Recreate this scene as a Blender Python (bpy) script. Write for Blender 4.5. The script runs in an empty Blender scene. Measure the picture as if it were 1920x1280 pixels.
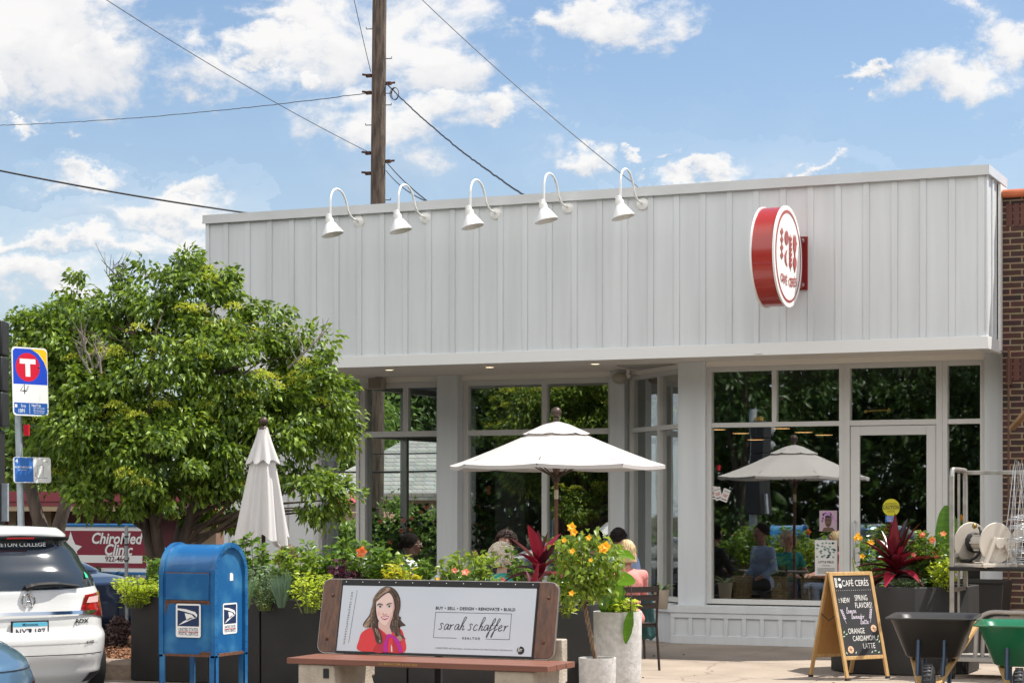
import bpy, math, random
import numpy as np
from mathutils import Vector, Matrix
SC = bpy.context.scene
COL = SC.collection
rad = math.radians
# ---------------------------------------------------------------- camera
# X runs along the street and the cafe front, Y away from the camera, Z up
FPX, HX, HY, EYE = 3900.0, 960.0, 947.0, 1.6
TH = math.atan(FPX / 8960.0)
CT, ST = math.cos(TH), math.sin(TH)
cam = bpy.data.cameras.new('camera'); camo = bpy.data.objects.new('camera', cam); COL.objects.link(camo)
camo.location = (0, 0, EYE); camo.rotation_euler = (rad(90), 0, TH)
cam.sensor_width = 36; cam.lens = 36 * FPX / 1920; cam.shift_y = (HY - 640) / 1920
cam.clip_start = 0.1; cam.clip_end = 3000
SC.camera = camo
def depth(px, Y): r = (px - HX) / FPX; return Y / (r * ST + CT)
def W(px, Y): r = (px - HX) / FPX; return depth(px, Y) * (r * CT - ST)      # x of a sight line on the plane Y
def Z(px, py, Y): return EYE + (HY - py) * depth(px, Y) / FPX
def at(px, py, Y): return Vector((W(px, Y), Y, Z(px, py, Y)))
def dp(px, py, d):
    r = (px - HX) / FPX
    return Vector((d * (r * CT - ST), d * (r * ST + CT), EYE + (HY - py) * d / FPX))
def gd(px, d, z=0):
    p = dp(px, 0, d); p.z = z; return p
# ---------------------------------------------------------------- world, sun
SUN_EL = rad(62); SUN_H = Vector((0.44, 0.30, 0)).normalized()
SC.view_settings.view_transform = 'Standard'; SC.view_settings.look = 'None'
SC.view_settings.exposure = 0.62; SC.view_settings.gamma = 1
sun = bpy.data.lights.new('sun', 'SUN'); sun.energy = 4.6; sun.angle = rad(0.5); sun.color = (1, 0.955, 0.88)
suno = bpy.data.objects.new('sun', sun); COL.objects.link(suno)
sd = Vector((SUN_H.x * math.cos(SUN_EL), SUN_H.y * math.cos(SUN_EL), math.sin(SUN_EL)))
suno.rotation_euler = sd.to_track_quat('Z', 'Y').to_euler(); suno.location = (0, 0, 30)
wd = bpy.data.worlds.new('World'); SC.world = wd; wd.use_nodes = True
def build_world():
    nt = wd.node_tree; N = nt.nodes; L = nt.links; N.clear()
    def new(t, **k):
        n = N.new(t)
        for a, b in k.items(): setattr(n, a, b)
        return n
    def m(op, a, b=None, c=None, clamp=False):
        n = new('ShaderNodeMath', operation=op); n.use_clamp = clamp
        for i, v in enumerate((a, b, c)):
            if v is None: continue
            if isinstance(v, (int, float)): n.inputs[i].default_value = v
            else: L.new(v, n.inputs[i])
        return n.outputs[0]
    out = new('ShaderNodeOutputWorld')
    sky = new('ShaderNodeTexSky', sky_type='NISHITA'); sky.sun_disc = False
    sky.sun_elevation = SUN_EL; sky.sun_rotation = math.atan2(sd.x, sd.y)
    sky.air_density = 1.0; sky.dust_density = 0.6; sky.ozone_density = 2.0; sky.altitude = 200
    tc = new('ShaderNodeTexCoord'); sep = new('ShaderNodeSeparateXYZ'); L.new(tc.outputs['Generated'], sep.inputs[0])
    X, Y_, Z_ = sep.outputs
    az = m('ARCTAN2', X, Y_); el = m('ARCSINE', Z_)
    cw = new('ShaderNodeCombineXYZ'); L.new(az, cw.inputs[0]); L.new(m('MULTIPLY', el, 1.4), cw.inputs[1])
    wn = new('ShaderNodeTexNoise'); wn.inputs['Scale'].default_value = 24; wn.inputs['Detail'].default_value = 7; wn.inputs['Roughness'].default_value = .62; L.new(cw.outputs[0], wn.inputs['Vector'])
    ws = new('ShaderNodeSeparateXYZ'); L.new(wn.outputs['Color'], ws.inputs[0])
    az_w = m('ADD', az, m('MULTIPLY', m('SUBTRACT', ws.outputs[0], .5), .085)); el_w = m('ADD', el, m('MULTIPLY', m('SUBTRACT', ws.outputs[1], .5), .075))
    comb = new('ShaderNodeCombineXYZ'); L.new(az, comb.inputs[0]); L.new(m('MULTIPLY', el, 1.5), comb.inputs[1])
    nz = new('ShaderNodeTexNoise'); nz.inputs['Scale'].default_value = 22; nz.inputs['Detail'].default_value = 10; nz.inputs['Roughness'].default_value = 0.63
    nz.inputs['Distortion'].default_value = 0.25
    L.new(comb.outputs[0], nz.inputs['Vector'])
    n2 = new('ShaderNodeTexNoise'); n2.inputs['Scale'].default_value = 9; n2.inputs['Detail'].default_value = 4
    L.new(comb.outputs[0], n2.inputs['Vector'])
    clouds = [(50,60,270,135),(200,90,80,60),(400,135,110,60),(480,68,55,32),(545,5,90,32),(690,80,205,130),(790,110,110,90),(560,150,45,22),
              (750,225,165,55),(915,215,40,28),(1060,50,60,30),(1160,45,120,48),(1105,277,62,30),(1290,336,85,20),(1520,328,38,10),
              (1885,55,75,52),(1800,140,85,48),(285,405,95,30),(350,372,58,26),(155,330,62,22),(1630,150,40,14),(1235,288,32,12),
              (60,240,40,16),(120,470,190,22),(60,540,150,30),(-150,120,200,120),(2100,100,120,60),(2300,300,150,60),(-300,400,160,50),(1700,-120,170,60),
              (-500,250,200,70),(400,-130,200,60)]
    tot = None; shade = None
    def azel(px, py):
        v = (dp(px, py, 100) - Vector((0, 0, EYE))).normalized(); return math.atan2(v.x, v.y), math.asin(v.z)
    for (px, py, rx, ry) in clouds:
        a0, e0 = azel(px, py); a1, _ = azel(px + rx, py); _, e1 = azel(px, py - ry)
        u = m('DIVIDE', m('SUBTRACT', az_w, a0), abs(a1 - a0)); v = m('DIVIDE', m('SUBTRACT', el_w, e0), abs(e1 - e0))
        r = m('SQRT', m('ADD', m('MULTIPLY', u, u), m('MULTIPLY', v, v)))
        k = m('SUBTRACT', 1.0, r)
        sh = m('ADD', v, 0)
        if tot is None: tot, shade = k, sh
        else:
            gt = m('GREATER_THAN', k, tot)
            shade = m('ADD', shade, m('MULTIPLY', gt, m('SUBTRACT', sh, shade)))
            tot = m('MAXIMUM', tot, k)
    tot = m('MAXIMUM', tot, -1.2)
    # scattered clouds all over the rest of the sky, behind the camera too
    dens = m('ADD', m('MULTIPLY', tot, 0.74), m('MULTIPLY', m('SUBTRACT', nz.outputs['Fac'], 0.5), 3.0))
    mr = new('ShaderNodeMapRange', interpolation_type='SMOOTHSTEP'); L.new(dens, mr.inputs[0])
    mr.inputs[1].default_value = -0.30; mr.inputs[2].default_value = 0.42
    cir = new('ShaderNodeMapRange', interpolation_type='SMOOTHSTEP'); L.new(m('ADD', n2.outputs['Fac'], m('MULTIPLY', el, -0.95)), cir.inputs[0])
    cir.inputs[1].default_value = 0.30; cir.inputs[2].default_value = 0.75; cir.inputs[4].default_value = 0.5
    def screen(a, c): return m('SUBTRACT', 1.0, m('MULTIPLY', m('SUBTRACT', 1.0, a), m('SUBTRACT', 1.0, c)))
    mask = screen(m('MULTIPLY', mr.outputs[0], 0.97), cir.outputs[0])
    hz = new('ShaderNodeMapRange', interpolation_type='SMOOTHSTEP'); L.new(el, hz.inputs[0]); hz.inputs[1].default_value = .22; hz.inputs[2].default_value = .06; hz.inputs[3].default_value = 0; hz.inputs[4].default_value = .38
    mask = screen(mask, hz.outputs[0])
    # a broad bank of bright cloud, added unseen to light the shaded front
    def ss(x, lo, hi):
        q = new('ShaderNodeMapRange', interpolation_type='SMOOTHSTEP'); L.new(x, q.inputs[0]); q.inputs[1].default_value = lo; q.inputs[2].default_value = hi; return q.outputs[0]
    fill_bank = m('MULTIPLY', ss(m('MULTIPLY', Y_, -1.0), 0.0, 0.45), ss(m('ADD', nz.outputs['Fac'], m('MULTIPLY', n2.outputs['Fac'], .6)), 0.50, 0.72))
    mask = screen(mask, fill_bank)
    # cloud tone: bright tops, soft grey bellies
    t = m('ADD', m('MULTIPLY', shade, 0.17), m('ADD', m('MULTIPLY', n2.outputs['Fac'], 0.45), m('MULTIPLY', nz.outputs['Fac'], 0.5)), clamp=False)
    ramp = new('ShaderNodeValToRGB'); L.new(t, ramp.inputs[0])
    ramp.color_ramp.elements[0].position = 0.12; ramp.color_ramp.elements[0].color = (0.47, 0.50, 0.56, 1)
    ramp.color_ramp.elements[1].position = 0.52; ramp.color_ramp.elements[1].color = (0.80, 0.79, 0.78, 1)
    b1 = new('ShaderNodeBackground'); L.new(sky.outputs[0], b1.inputs[0]); b1.inputs[1].default_value = 0.092
    b2 = new('ShaderNodeBackground'); L.new(ramp.outputs[0], b2.inputs[0]); L.new(m('ADD', 0.80, m('MULTIPLY', fill_bank, 0.66)), b2.inputs[1])
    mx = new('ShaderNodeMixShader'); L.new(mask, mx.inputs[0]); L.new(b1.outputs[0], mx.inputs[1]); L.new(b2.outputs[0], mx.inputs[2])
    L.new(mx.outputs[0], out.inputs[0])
build_world()
# ---------------------------------------------------------------- materials
MATS = {}
def mat(name, col, rough=0.6, metal=0.0, var=0.0, vscale=8, bump=0.0, bscale=60, col2=None, spec=0.5, coat=0.0, stretch=(1,1,1), trans=0.0, island=False, detail=5, sheen=0, emit=0, lo=.3, hi=.7):
    if name in MATS: return MATS[name]
    m = bpy.data.materials.new(name); m.use_nodes = True; MATS[name] = m
    nt = m.node_tree; N = nt.nodes; L = nt.links
    b = N['Principled BSDF']; b.inputs['Base Color'].default_value = (*col, 1)
    b.inputs['Roughness'].default_value = rough; b.inputs['Metallic'].default_value = metal
    b.inputs['Specular IOR Level'].default_value = spec; b.inputs['Coat Weight'].default_value = coat; b.inputs['Coat Roughness'].default_value = 0.08
    if emit: b.inputs['Emission Color'].default_value = (*col, 1); b.inputs['Emission Strength'].default_value = emit
    tc = N.new('ShaderNodeTexCoord'); mp = N.new('ShaderNodeMapping'); mp.inputs['Scale'].default_value = stretch
    L.new(tc.outputs['Object'], mp.inputs[0])
    colout = None
    if island:
        g = N.new('ShaderNodeNewGeometry'); rp = N.new('ShaderNodeValToRGB'); L.new(g.outputs['Random Per Island'], rp.inputs[0])
        c2 = col2 or tuple(c * 0.5 for c in col)
        rp.color_ramp.elements[0].color = (*c2, 1); rp.color_ramp.elements[1].color = (*col, 1); colout = rp.outputs[0]
        L.new(colout, b.inputs['Base Color'])
    elif var or col2:
        n = N.new('ShaderNodeTexNoise'); n.inputs['Scale'].default_value = vscale; n.inputs['Detail'].default_value = detail; L.new(mp.outputs[0], n.inputs['Vector'])
        rp = N.new('ShaderNodeValToRGB'); L.new(n.outputs['Fac'], rp.inputs[0])
        c2 = col2 or tuple(max(0, c * (1 - var)) for c in col)
        rp.color_ramp.elements[0].position = lo; rp.color_ramp.elements[1].position = hi
        rp.color_ramp.elements[0].color = (*c2, 1); rp.color_ramp.elements[1].color = (*col, 1); colout = rp.outputs[0]
        L.new(colout, b.inputs['Base Color'])
    if bump:
        n = N.new('ShaderNodeTexNoise'); n.inputs['Scale'].default_value = bscale; n.inputs['Detail'].default_value = 6; L.new(mp.outputs[0], n.inputs['Vector'])
        bp = N.new('ShaderNodeBump'); bp.inputs['Strength'].default_value = bump; bp.inputs['Distance'].default_value = 0.02
        L.new(n.outputs['Fac'], bp.inputs['Height']); L.new(bp.outputs[0], b.inputs['Normal'])
    if trans:
        t = N.new('ShaderNodeBsdfTranslucent'); mx = N.new('ShaderNodeMixShader'); mx.inputs[0].default_value = trans
        t.inputs[0].default_value = (*col, 1)
        if colout:
            hs = N.new('ShaderNodeHueSaturation'); hs.inputs['Value'].default_value = 1.6; hs.inputs['Hue'].default_value = 0.485 if col[1] > col[0] and col[1] > col[2] else 0.5
            L.new(colout, hs.inputs['Color']); L.new(hs.outputs[0], t.inputs[0])
        L.new(b.outputs[0], mx.inputs[1]); L.new(t.outputs[0], mx.inputs[2]); L.new(mx.outputs[0], N['Material Output'].inputs[0])
    return m
def brick_mat(name, c1, c2, mortar, sc=1.0, w=0.2, h=0.067, ms=0.012, axis='XZ', bump=0.4):
    m = bpy.data.materials.new(name); m.use_nodes = True; nt = m.node_tree; N = nt.nodes; L = nt.links; MATS[name] = m
    b = N['Principled BSDF']; b.inputs['Roughness'].default_value = 0.8
    tc = N.new('ShaderNodeTexCoord'); s = N.new('ShaderNodeSeparateXYZ'); c = N.new('ShaderNodeCombineXYZ'); L.new(tc.outputs['Object'], s.inputs[0])
    ad = N.new('ShaderNodeMath'); ad.operation = 'ADD'; L.new(s.outputs[0], ad.inputs[0]); L.new(s.outputs[1], ad.inputs[1])
    L.new(ad.outputs[0], c.inputs[0]); L.new(s.outputs[2], c.inputs[1])
    br = N.new('ShaderNodeTexBrick'); L.new(c.outputs[0], br.inputs['Vector'])
    br.inputs['Scale'].default_value = sc; br.inputs['Brick Width'].default_value = w; br.inputs['Row Height'].default_value = h; br.inputs['Mortar Size'].default_value = ms
    br.inputs['Color1'].default_value = (*c1, 1); br.inputs['Color2'].default_value = (*c2, 1); br.inputs['Mortar'].default_value = (*mortar, 1)
    nz = N.new('ShaderNodeTexNoise'); nz.inputs['Scale'].default_value = 14; nz.inputs['Detail'].default_value = 6; L.new(tc.outputs['Object'], nz.inputs['Vector'])
    mx = N.new('ShaderNodeMix'); mx.data_type = 'RGBA'; mx.blend_type = 'MULTIPLY'; mx.inputs[0].default_value = 0.7
    L.new(br.outputs['Color'], mx.inputs[6]); L.new(nz.outputs['Color'], mx.inputs[7]); 
    gm = N.new('ShaderNodeBrightContrast'); gm.inputs['Bright'].default_value = 0.0; L.new(mx.outputs[2], gm.inputs[0])
    L.new(gm.outputs[0], b.inputs['Base Color'])
    bp = N.new('ShaderNodeBump'); bp.inputs['Strength'].default_value = bump; bp.inputs['Distance'].default_value = 0.01; bp.invert = True
    L.new(br.outputs['Fac'], bp.inputs['Height']); L.new(bp.outputs[0], b.inputs['Normal'])
    return m
def glass_mat(name, tint=(0.75, 0.8, 0.78), refl=0.42, rough=0.012):
    m = bpy.data.materials.new(name); m.use_nodes = True; nt = m.node_tree; N = nt.nodes; L = nt.links; MATS[name] = m
    N.remove(N['Principled BSDF'])
    t = N.new('ShaderNodeBsdfTransparent'); t.inputs[0].default_value = (*tint, 1)
    g = N.new('ShaderNodeBsdfGlossy'); g.inputs['Roughness'].default_value = rough; g.inputs[0].default_value = (0.92, 0.95, 0.93, 1)
    geo = N.new('ShaderNodeNewGeometry'); dt = N.new('ShaderNodeVectorMath'); dt.operation = 'DOT_PRODUCT'; L.new(geo.outputs['Incoming'], dt.inputs[0]); L.new(geo.outputs['Normal'], dt.inputs[1])
    ab = N.new('ShaderNodeMath'); ab.operation = 'ABSOLUTE'; L.new(dt.outputs['Value'], ab.inputs[0]); om = N.new('ShaderNodeMath'); om.operation = 'SUBTRACT'; om.inputs[0].default_value = 1; L.new(ab.outputs[0], om.inputs[1])
    lw = N.new('ShaderNodeMath'); lw.operation = 'POWER'; lw.inputs[1].default_value = 5; L.new(om.outputs[0], lw.inputs[0])
    ad = N.new('ShaderNodeMath'); ad.operation = 'ADD'; ad.inputs[1].default_value = refl; ad.use_clamp = True; L.new(lw.outputs[0], ad.inputs[0])
    # very slight waviness of real plate glass
    nz = N.new('ShaderNodeTexNoise'); nz.inputs['Scale'].default_value = 0.8; tc = N.new('ShaderNodeTexCoord'); L.new(tc.outputs['Object'], nz.inputs['Vector'])
    bp = N.new('ShaderNodeBump'); bp.inputs['Strength'].default_value = 0.12; bp.inputs['Distance'].default_value = 0.02; L.new(nz.outputs['Fac'], bp.inputs['Height']); L.new(bp.outputs[0], g.inputs['Normal'])
    mx = N.new('ShaderNodeMixShader'); L.new(ad.outputs[0], mx.inputs[0]); L.new(t.outputs[0], mx.inputs[1]); L.new(g.outputs[0], mx.inputs[2]); L.new(mx.outputs[0], N['Material Output'].inputs[0])
    return m
# ---------------------------------------------------------------- mesh builder
class MB:
    def __init__(s): s.v = []; s.f = []; s.mi = []; s.cm = 0; s.M = None
    def add(s, vs, fs):
        o = len(s.v)
        if s.M is not None: vs = [s.M @ Vector(v) for v in vs]
        s.v += [tuple(v) for v in vs]; s.f += [tuple(o + i for i in f) for f in fs]; s.mi += [s.cm] * len(fs); return s
    def box(s, x0, y0, z0, x1, y1, z1):
        return s.add([(x0,y0,z0),(x1,y0,z0),(x1,y1,z0),(x0,y1,z0),(x0,y0,z1),(x1,y0,z1),(x1,y1,z1),(x0,y1,z1)],
            [(0,3,2,1),(4,5,6,7),(0,1,5,4),(1,2,6,5),(2,3,7,6),(3,0,4,7)])
    def cbox(s, c, d, R=None):
        h = [x / 2 for x in d]; R = R or Matrix.Identity(3); c = Vector(c)
        vs = [c + R @ Vector((a*h[0], b*h[1], e*h[2])) for e in (-1,1) for a, b in ((-1,-1),(1,-1),(1,1),(-1,1))]
        return s.add(vs, [(0,3,2,1),(4,5,6,7),(0,1,5,4),(1,2,6,5),(2,3,7,6),(3,0,4,7)])
    def bar(s, a, b, w, t, up=(0,0,1)):
        a = Vector(a); b = Vector(b); d = (b - a); L = d.length; d.normalize(); u = Vector(up)
        if abs(d.dot(u)) > .98: u = Vector((0, 1, 0))
        x = d.cross(u).normalized(); y = x.cross(d).normalized()
        R = Matrix((x, d, y)).transposed(); return s.cbox((a + b) / 2, (w, L, t), R)
    def prism(s, poly, z0, z1, M=None):       # poly in xy extruded in z
        n = len(poly); vs = [(p[0], p[1], z0) for p in poly] + [(p[0], p[1], z1) for p in poly]
        if M is not None: vs = [M @ Vector(v) for v in vs]
        return s.add(vs, [tuple(range(n))[::-1], tuple(range(n, 2*n))] + [(i, (i+1) % n, n + (i+1) % n, n + i) for i in range(n)])
    def loft(s, rings, cap=True, closed=True):
        n = len(rings[0]); vs = [p for r in rings for p in r]; fs = []
        for k in range(len(rings) - 1):
            for i in range(n if closed else n - 1):
                j = (i + 1) % n; fs.append((k*n+i, k*n+j, (k+1)*n+j, (k+1)*n+i))
        if cap: fs += [tuple(range(n))[::-1], tuple(range((len(rings)-1)*n, len(rings)*n))]
        return s.add(vs, fs)
    def tube(s, pts, r, n=8, cap=True):
        pts = [Vector(p) for p in pts]; rings = []; rs = r if isinstance(r, (list, tuple)) else [r] * len(pts)
        t0 = (pts[1] - pts[0]).normalized(); a = Vector((0,0,1)) if abs(t0.z) < .9 else Vector((1,0,0)); x = t0.cross(a).normalized()
        for i, p in enumerate(pts):
            t = (pts[min(i+1, len(pts)-1)] - pts[max(i-1, 0)]).normalized(); x = (x - t * x.dot(t)).normalized(); y = t.cross(x)
            rings.append([p + rs[i] * (x * math.cos(2*math.pi*k/n) + y * math.sin(2*math.pi*k/n)) for k in range(n)])
        return s.loft(rings, cap)
    def lathe(s, prof, n=24, c=(0,0,0), cap=True, R=None):
        R = R or Matrix.Identity(3)
        return s.loft([[Vector(c) + R @ Vector((r*math.cos(2*math.pi*k/n), r*math.sin(2*math.pi*k/n), z)) for k in range(n)] for r, z in prof], cap)
    def ball(s, c, r, n=12, m=8):
        rr = r if isinstance(r, (list, tuple)) else (r, r, r)
        rings = []
        for j in range(m + 1):
            a = math.pi * j / m; q = max(math.sin(a), 1e-3)
            rings.append([(c[0]+rr[0]*q*math.cos(2*math.pi*k/n), c[1]+rr[1]*q*math.sin(2*math.pi*k/n), c[2]-rr[2]*math.cos(a)) for k in range(n)])
        return s.loft(rings, True)
    def disc(s, c, rx, rz, n=24, y=0):         # flat ellipse in the xz plane facing -y
        return s.add([(c[0]+rx*math.cos(-2*math.pi*k/n), y, c[2]+rz*math.sin(-2*math.pi*k/n)) for k in range(n)], [tuple(range(n))[::-1]])
    def flat(s, pts, y=0):
        return s.add([(p[0], y, p[1]) for p in pts], [tuple(range(len(pts)))])
    def stroke(s, pts, w, y=0, smooth=True):   # ribbon in the xz plane
        P = [Vector((p[0], 0, p[1])) for p in pts]
        if smooth and len(P) > 2: P = crom(P, 5)
        L = []; R = []
        for i, p in enumerate(P):
            t = (P[min(i+1, len(P)-1)] - P[max(i-1, 0)]); t = t.normalized() if t.length else Vector((1,0,0)); n = Vector((-t.z, 0, t.x)) * w / 2
            L.append(p + n); R.append(p - n)
        vs = [(q.x, y, q.z) for q in L + R]; n = len(P)
        return s.add(vs, [(i, n+i, n+i+1, i+1) for i in range(n-1)])
    def text(s, t, x, z, size, y=0, align='CENTER', sx=1.0, shear=0.0, bold=0.0, space=1.0, rot=0.0):
        c = bpy.data.curves.new('txt', 'FONT'); c.body = t; c.size = size; c.align_x = align; c.align_y = 'CENTER'; c.shear = shear; c.offset = bold * size; c.space_character = space
        c.resolution_u = 3
        o = bpy.data.objects.new('txt', c); me = o.to_mesh()
        cr, sr = math.cos(rot), math.sin(rot)
        vs = [(x + v.co.x*sx*cr - v.co.y*sr, y, z + v.co.x*sx*sr + v.co.y*cr) for v in me.vertices]
        s.add(vs, [tuple(p.vertices) for p in me.polygons]); o.to_mesh_clear(); bpy.data.objects.remove(o); bpy.data.curves.remove(c); return s
    def build(s, name, mats, parent=None, smooth=None, bevel=0, loc=None, rot=None):
        me = bpy.data.meshes.new(name); me.from_pydata(s.v, [], s.f); 
        for m in (mats if isinstance(mats, (list, tuple)) else [mats]): me.materials.append(m)
        if any(s.mi): me.polygons.foreach_set('material_index', s.mi)
        me.update(); o = bpy.data.objects.new(name, me); COL.objects.link(o)
        if smooth is not None:
            try: me.shade_smooth()
            except Exception: pass
            if smooth < 180: me.set_sharp_from_angle(angle=rad(smooth))
        if bevel:
            b = o.modifiers.new('bevel', 'BEVEL'); b.width = bevel; b.segments = 2; b.limit_method = 'ANGLE'; b.angle_limit = rad(40)
            me.shade_smooth(); me.set_sharp_from_angle(angle=rad(50))
        if parent: o.parent = parent
        if loc is not None: o.location = loc
        if rot is not None: o.rotation_euler = rot
        return o
def crom(P, n=6):
    out = []
    for i in range(len(P) - 1):
        a = P[max(i-1,0)]; b = P[i]; c = P[i+1]; d = P[min(i+2, len(P)-1)]
        for k in range(n):
            t = k / n; out.append(0.5*((2*b) + (c-a)*t + (2*a-5*b+4*c-d)*t*t + (3*b-a-3*c+d)*t*t*t))
    out.append(P[-1]); return out
def tag(o, label, cat=None, group=None, kind=None):
    if label: o['label'] = label
    if cat: o['category'] = cat
    if group: o['group'] = group
    if kind: o['kind'] = kind
    return o
def thing(name, label, cat, loc=(0,0,0), rz=0, group=None):
    o = bpy.data.objects.new(name, None); COL.objects.link(o); o.location = loc; o.rotation_euler = (0,0,rz); o.empty_display_size = .1
    return tag(o, label, cat, group)
def copy_tree(o, parent=None):
    c = o.copy(); COL.objects.link(c)
    if parent: c.parent = parent
    for ch in [q for q in bpy.data.objects if q.parent == o]: copy_tree(ch, c)
    return c
def struct(o): o['kind'] = 'structure'; return o
def rc(n, s): return [(random.Random(s+i)) for i in range(n)]
# many leaves in one mesh
def leaves_np(C, D, Ln, Wd, rng, fold=0.25, curl=0.15):
    C = np.asarray(C, float); D = np.asarray(D, float); n = len(C)
    D = D / (np.linalg.norm(D, axis=1, keepdims=True) + 1e-9)
    R = rng.normal(size=(n, 3)); R[:, 2] += 0.9
    S = np.cross(D, R); S /= (np.linalg.norm(S, axis=1, keepdims=True) + 1e-9); U = np.cross(S, D)
    Ln = np.broadcast_to(Ln, (n,))[:, None]; Wd = np.broadcast_to(Wd, (n,))[:, None]
    b = C; l = C + D*Ln*.42 + S*Wd/2 + U*Wd*fold; r = C + D*Ln*.42 - S*Wd/2 + U*Wd*fold; m = C + D*Ln*.5; t = C + D*Ln - U*Ln*curl
    V = np.stack([b, l, m, r, t], 1).reshape(-1, 3); base = np.arange(n)[:, None] * 5
    F = np.concatenate([base + np.array([[0,2,1]]), base + np.array([[1,2,4]]), base + np.array([[0,3,2]]), base + np.array([[2,3,4]])], 0)
    return V, F
def np_mesh(name, V, F, m, parent=None, mi=None, smooth=False):
    me = bpy.data.meshes.new(name); k = F.shape[1]
    me.vertices.add(len(V)); me.vertices.foreach_set('co', np.asarray(V, np.float32).ravel())
    me.loops.add(F.size); me.loops.foreach_set('vertex_index', F.astype(np.int32).ravel())
    me.polygons.add(len(F)); me.polygons.foreach_set('loop_start', np.arange(0, F.size, k, dtype=np.int32)); me.polygons.foreach_set('loop_total', np.full(len(F), k, np.int32))
    for q in (m if isinstance(m, (list, tuple)) else [m]): me.materials.append(q)
    if mi is not None: me.polygons.foreach_set('material_index', np.asarray(mi, np.int32))
    me.update(calc_edges=True); 
    o = bpy.data.objects.new(name, me); COL.objects.link(o)
    if parent: o.parent = parent
    return o
# ---------------------------------------------------------------- shared materials
siding = mat('white_siding', (.655,.678,.69), .5, col2=(.56,.58,.59), vscale=2.0, detail=9, stretch=(2.6,2.6,.22), bump=.05, bscale=30)
trimw = mat('white_trim', (.72,.71,.69), .45, var=.05, vscale=3)
frame_m = mat('window_frame_paint', (.60,.59,.565), .4, var=.04, vscale=4)
soffit_m = mat('soffit_paint', (.78,.74,.68), .6)
black = mat('black_rubber', (.012,.012,.013), .55)
dmetal = mat('dark_metal', (.035,.033,.032), .45, metal=.6)
steel = mat('galvanised_steel', (.55,.56,.57), .38, metal=.85, var=.25, vscale=12)
white_pl = mat('white_plastic', (.75,.74,.70), .4, var=.08, vscale=6)
ink = mat('black_ink', (.02,.02,.02), .6)
white_ink = mat('white_ink', (.8,.8,.78), .6)
glass = glass_mat('window_glass')
glass_clear = glass_mat('clear_glass', (.85,.88,.86), .04)
wood_d = mat('dark_wood', (.17,.062,.022), .35, col2=(.06,.02,.008), vscale=5, stretch=(9,9,.6), bump=.1, bscale=14, coat=.3)
charcoal = mat('charcoal_fibre', (.026,.0245,.0235), .62, var=.35, vscale=3, bump=.08, bscale=90)
soil = mat('potting_soil', (.03,.018,.01), .95, var=.5, vscale=40, bump=.6, bscale=50)
# ---------------------------------------------------------------- ground
YW, YF, YR, YL = 23.1, 22.06, 24.3, 22.9       # main windows, fascia front, recess windows, low wall
KERB = 12.7
def plane(name, x0, y0, x1, y1, z, m, cuts=1):
    b = MB(); b.add([(x0,y0,z),(x1,y0,z),(x1,y1,z),(x0,y1,z)], [(0,1,2,3)]); return b.build(name, m)
earth = mat('earth', (.09,.085,.05), .95, var=.5, vscale=.8, bump=.3, bscale=4)
struct(plane('ground', -260, -160, 160, 340, -.17, earth))
asph = mat('asphalt', (.055,.055,.056), .85, var=.35, vscale=2.5, bump=.35, bscale=120)
struct(plane('road', -160, -2, 120, KERB, -.15, asph))
b = MB(); b.add([(-33,KERB,-.146),(-9.6,KERB,-.146),(-9.6,17.3,-.146),(-13.35,17.3,-.146),(-13.35,120,-.146),(-33,120,-.146)], [(0,1,2,3,4,5)]); struct(b.build('side_road', asph))
conc = mat('concrete_pavement', (.41,.335,.27), .85, col2=(.29,.235,.185), detail=12, vscale=1.1, bump=.12, bscale=70, lo=.35, hi=.65)
def weather_pavement(m):
    nt = m.node_tree; N = nt.nodes; L = nt.links; b = N['Principled BSDF']; src = b.inputs['Base Color'].links[0].from_socket; tc = N.new('ShaderNodeTexCoord')
    v = N.new('ShaderNodeTexVoronoi'); v.feature = 'DISTANCE_TO_EDGE'; v.inputs['Scale'].default_value = .55; nz = N.new('ShaderNodeTexNoise'); nz.inputs['Scale'].default_value = 3; nz.inputs['Detail'].default_value = 8
    L.new(tc.outputs['Object'], nz.inputs['Vector']); mx = N.new('ShaderNodeMix'); mx.data_type = 'RGBA'; mx.inputs[0].default_value = .25; L.new(tc.outputs['Object'], mx.inputs[6]); L.new(nz.outputs['Color'], mx.inputs[7]); L.new(mx.outputs[2], v.inputs['Vector'])
    r = N.new('ShaderNodeMapRange'); L.new(v.outputs['Distance'], r.inputs[0]); r.inputs[1].default_value = .0; r.inputs[2].default_value = .006; r.inputs[3].default_value = .45; r.inputs[4].default_value = 1
    g = N.new('ShaderNodeTexVoronoi'); g.inputs['Scale'].default_value = 3.1; L.new(tc.outputs['Object'], g.inputs['Vector']); r2 = N.new('ShaderNodeMapRange'); L.new(g.outputs['Distance'], r2.inputs[0]); r2.inputs[1].default_value = .055; r2.inputs[2].default_value = .075; r2.inputs[3].default_value = .6; r2.inputs[4].default_value = 1
    f = N.new('ShaderNodeTexNoise'); f.inputs['Scale'].default_value = 160; L.new(tc.outputs['Object'], f.inputs['Vector']); r3 = N.new('ShaderNodeMapRange'); L.new(f.outputs['Fac'], r3.inputs[0]); r3.inputs[1].default_value = .3; r3.inputs[2].default_value = .6; r3.inputs[3].default_value = .8; r3.inputs[4].default_value = 1
    p = N.new('ShaderNodeMath'); p.operation = 'MULTIPLY'; L.new(r.outputs[0], p.inputs[0]); L.new(r2.outputs[0], p.inputs[1]); q = N.new('ShaderNodeMath'); q.operation = 'MULTIPLY'; L.new(p.outputs[0], q.inputs[0]); L.new(r3.outputs[0], q.inputs[1])
    vm = N.new('ShaderNodeVectorMath'); vm.operation = 'SCALE'; L.new(src, vm.inputs[0]); L.new(q.outputs[0], vm.inputs['Scale']); L.new(vm.outputs[0], b.inputs['Base Color'])
weather_pavement(conc)
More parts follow.
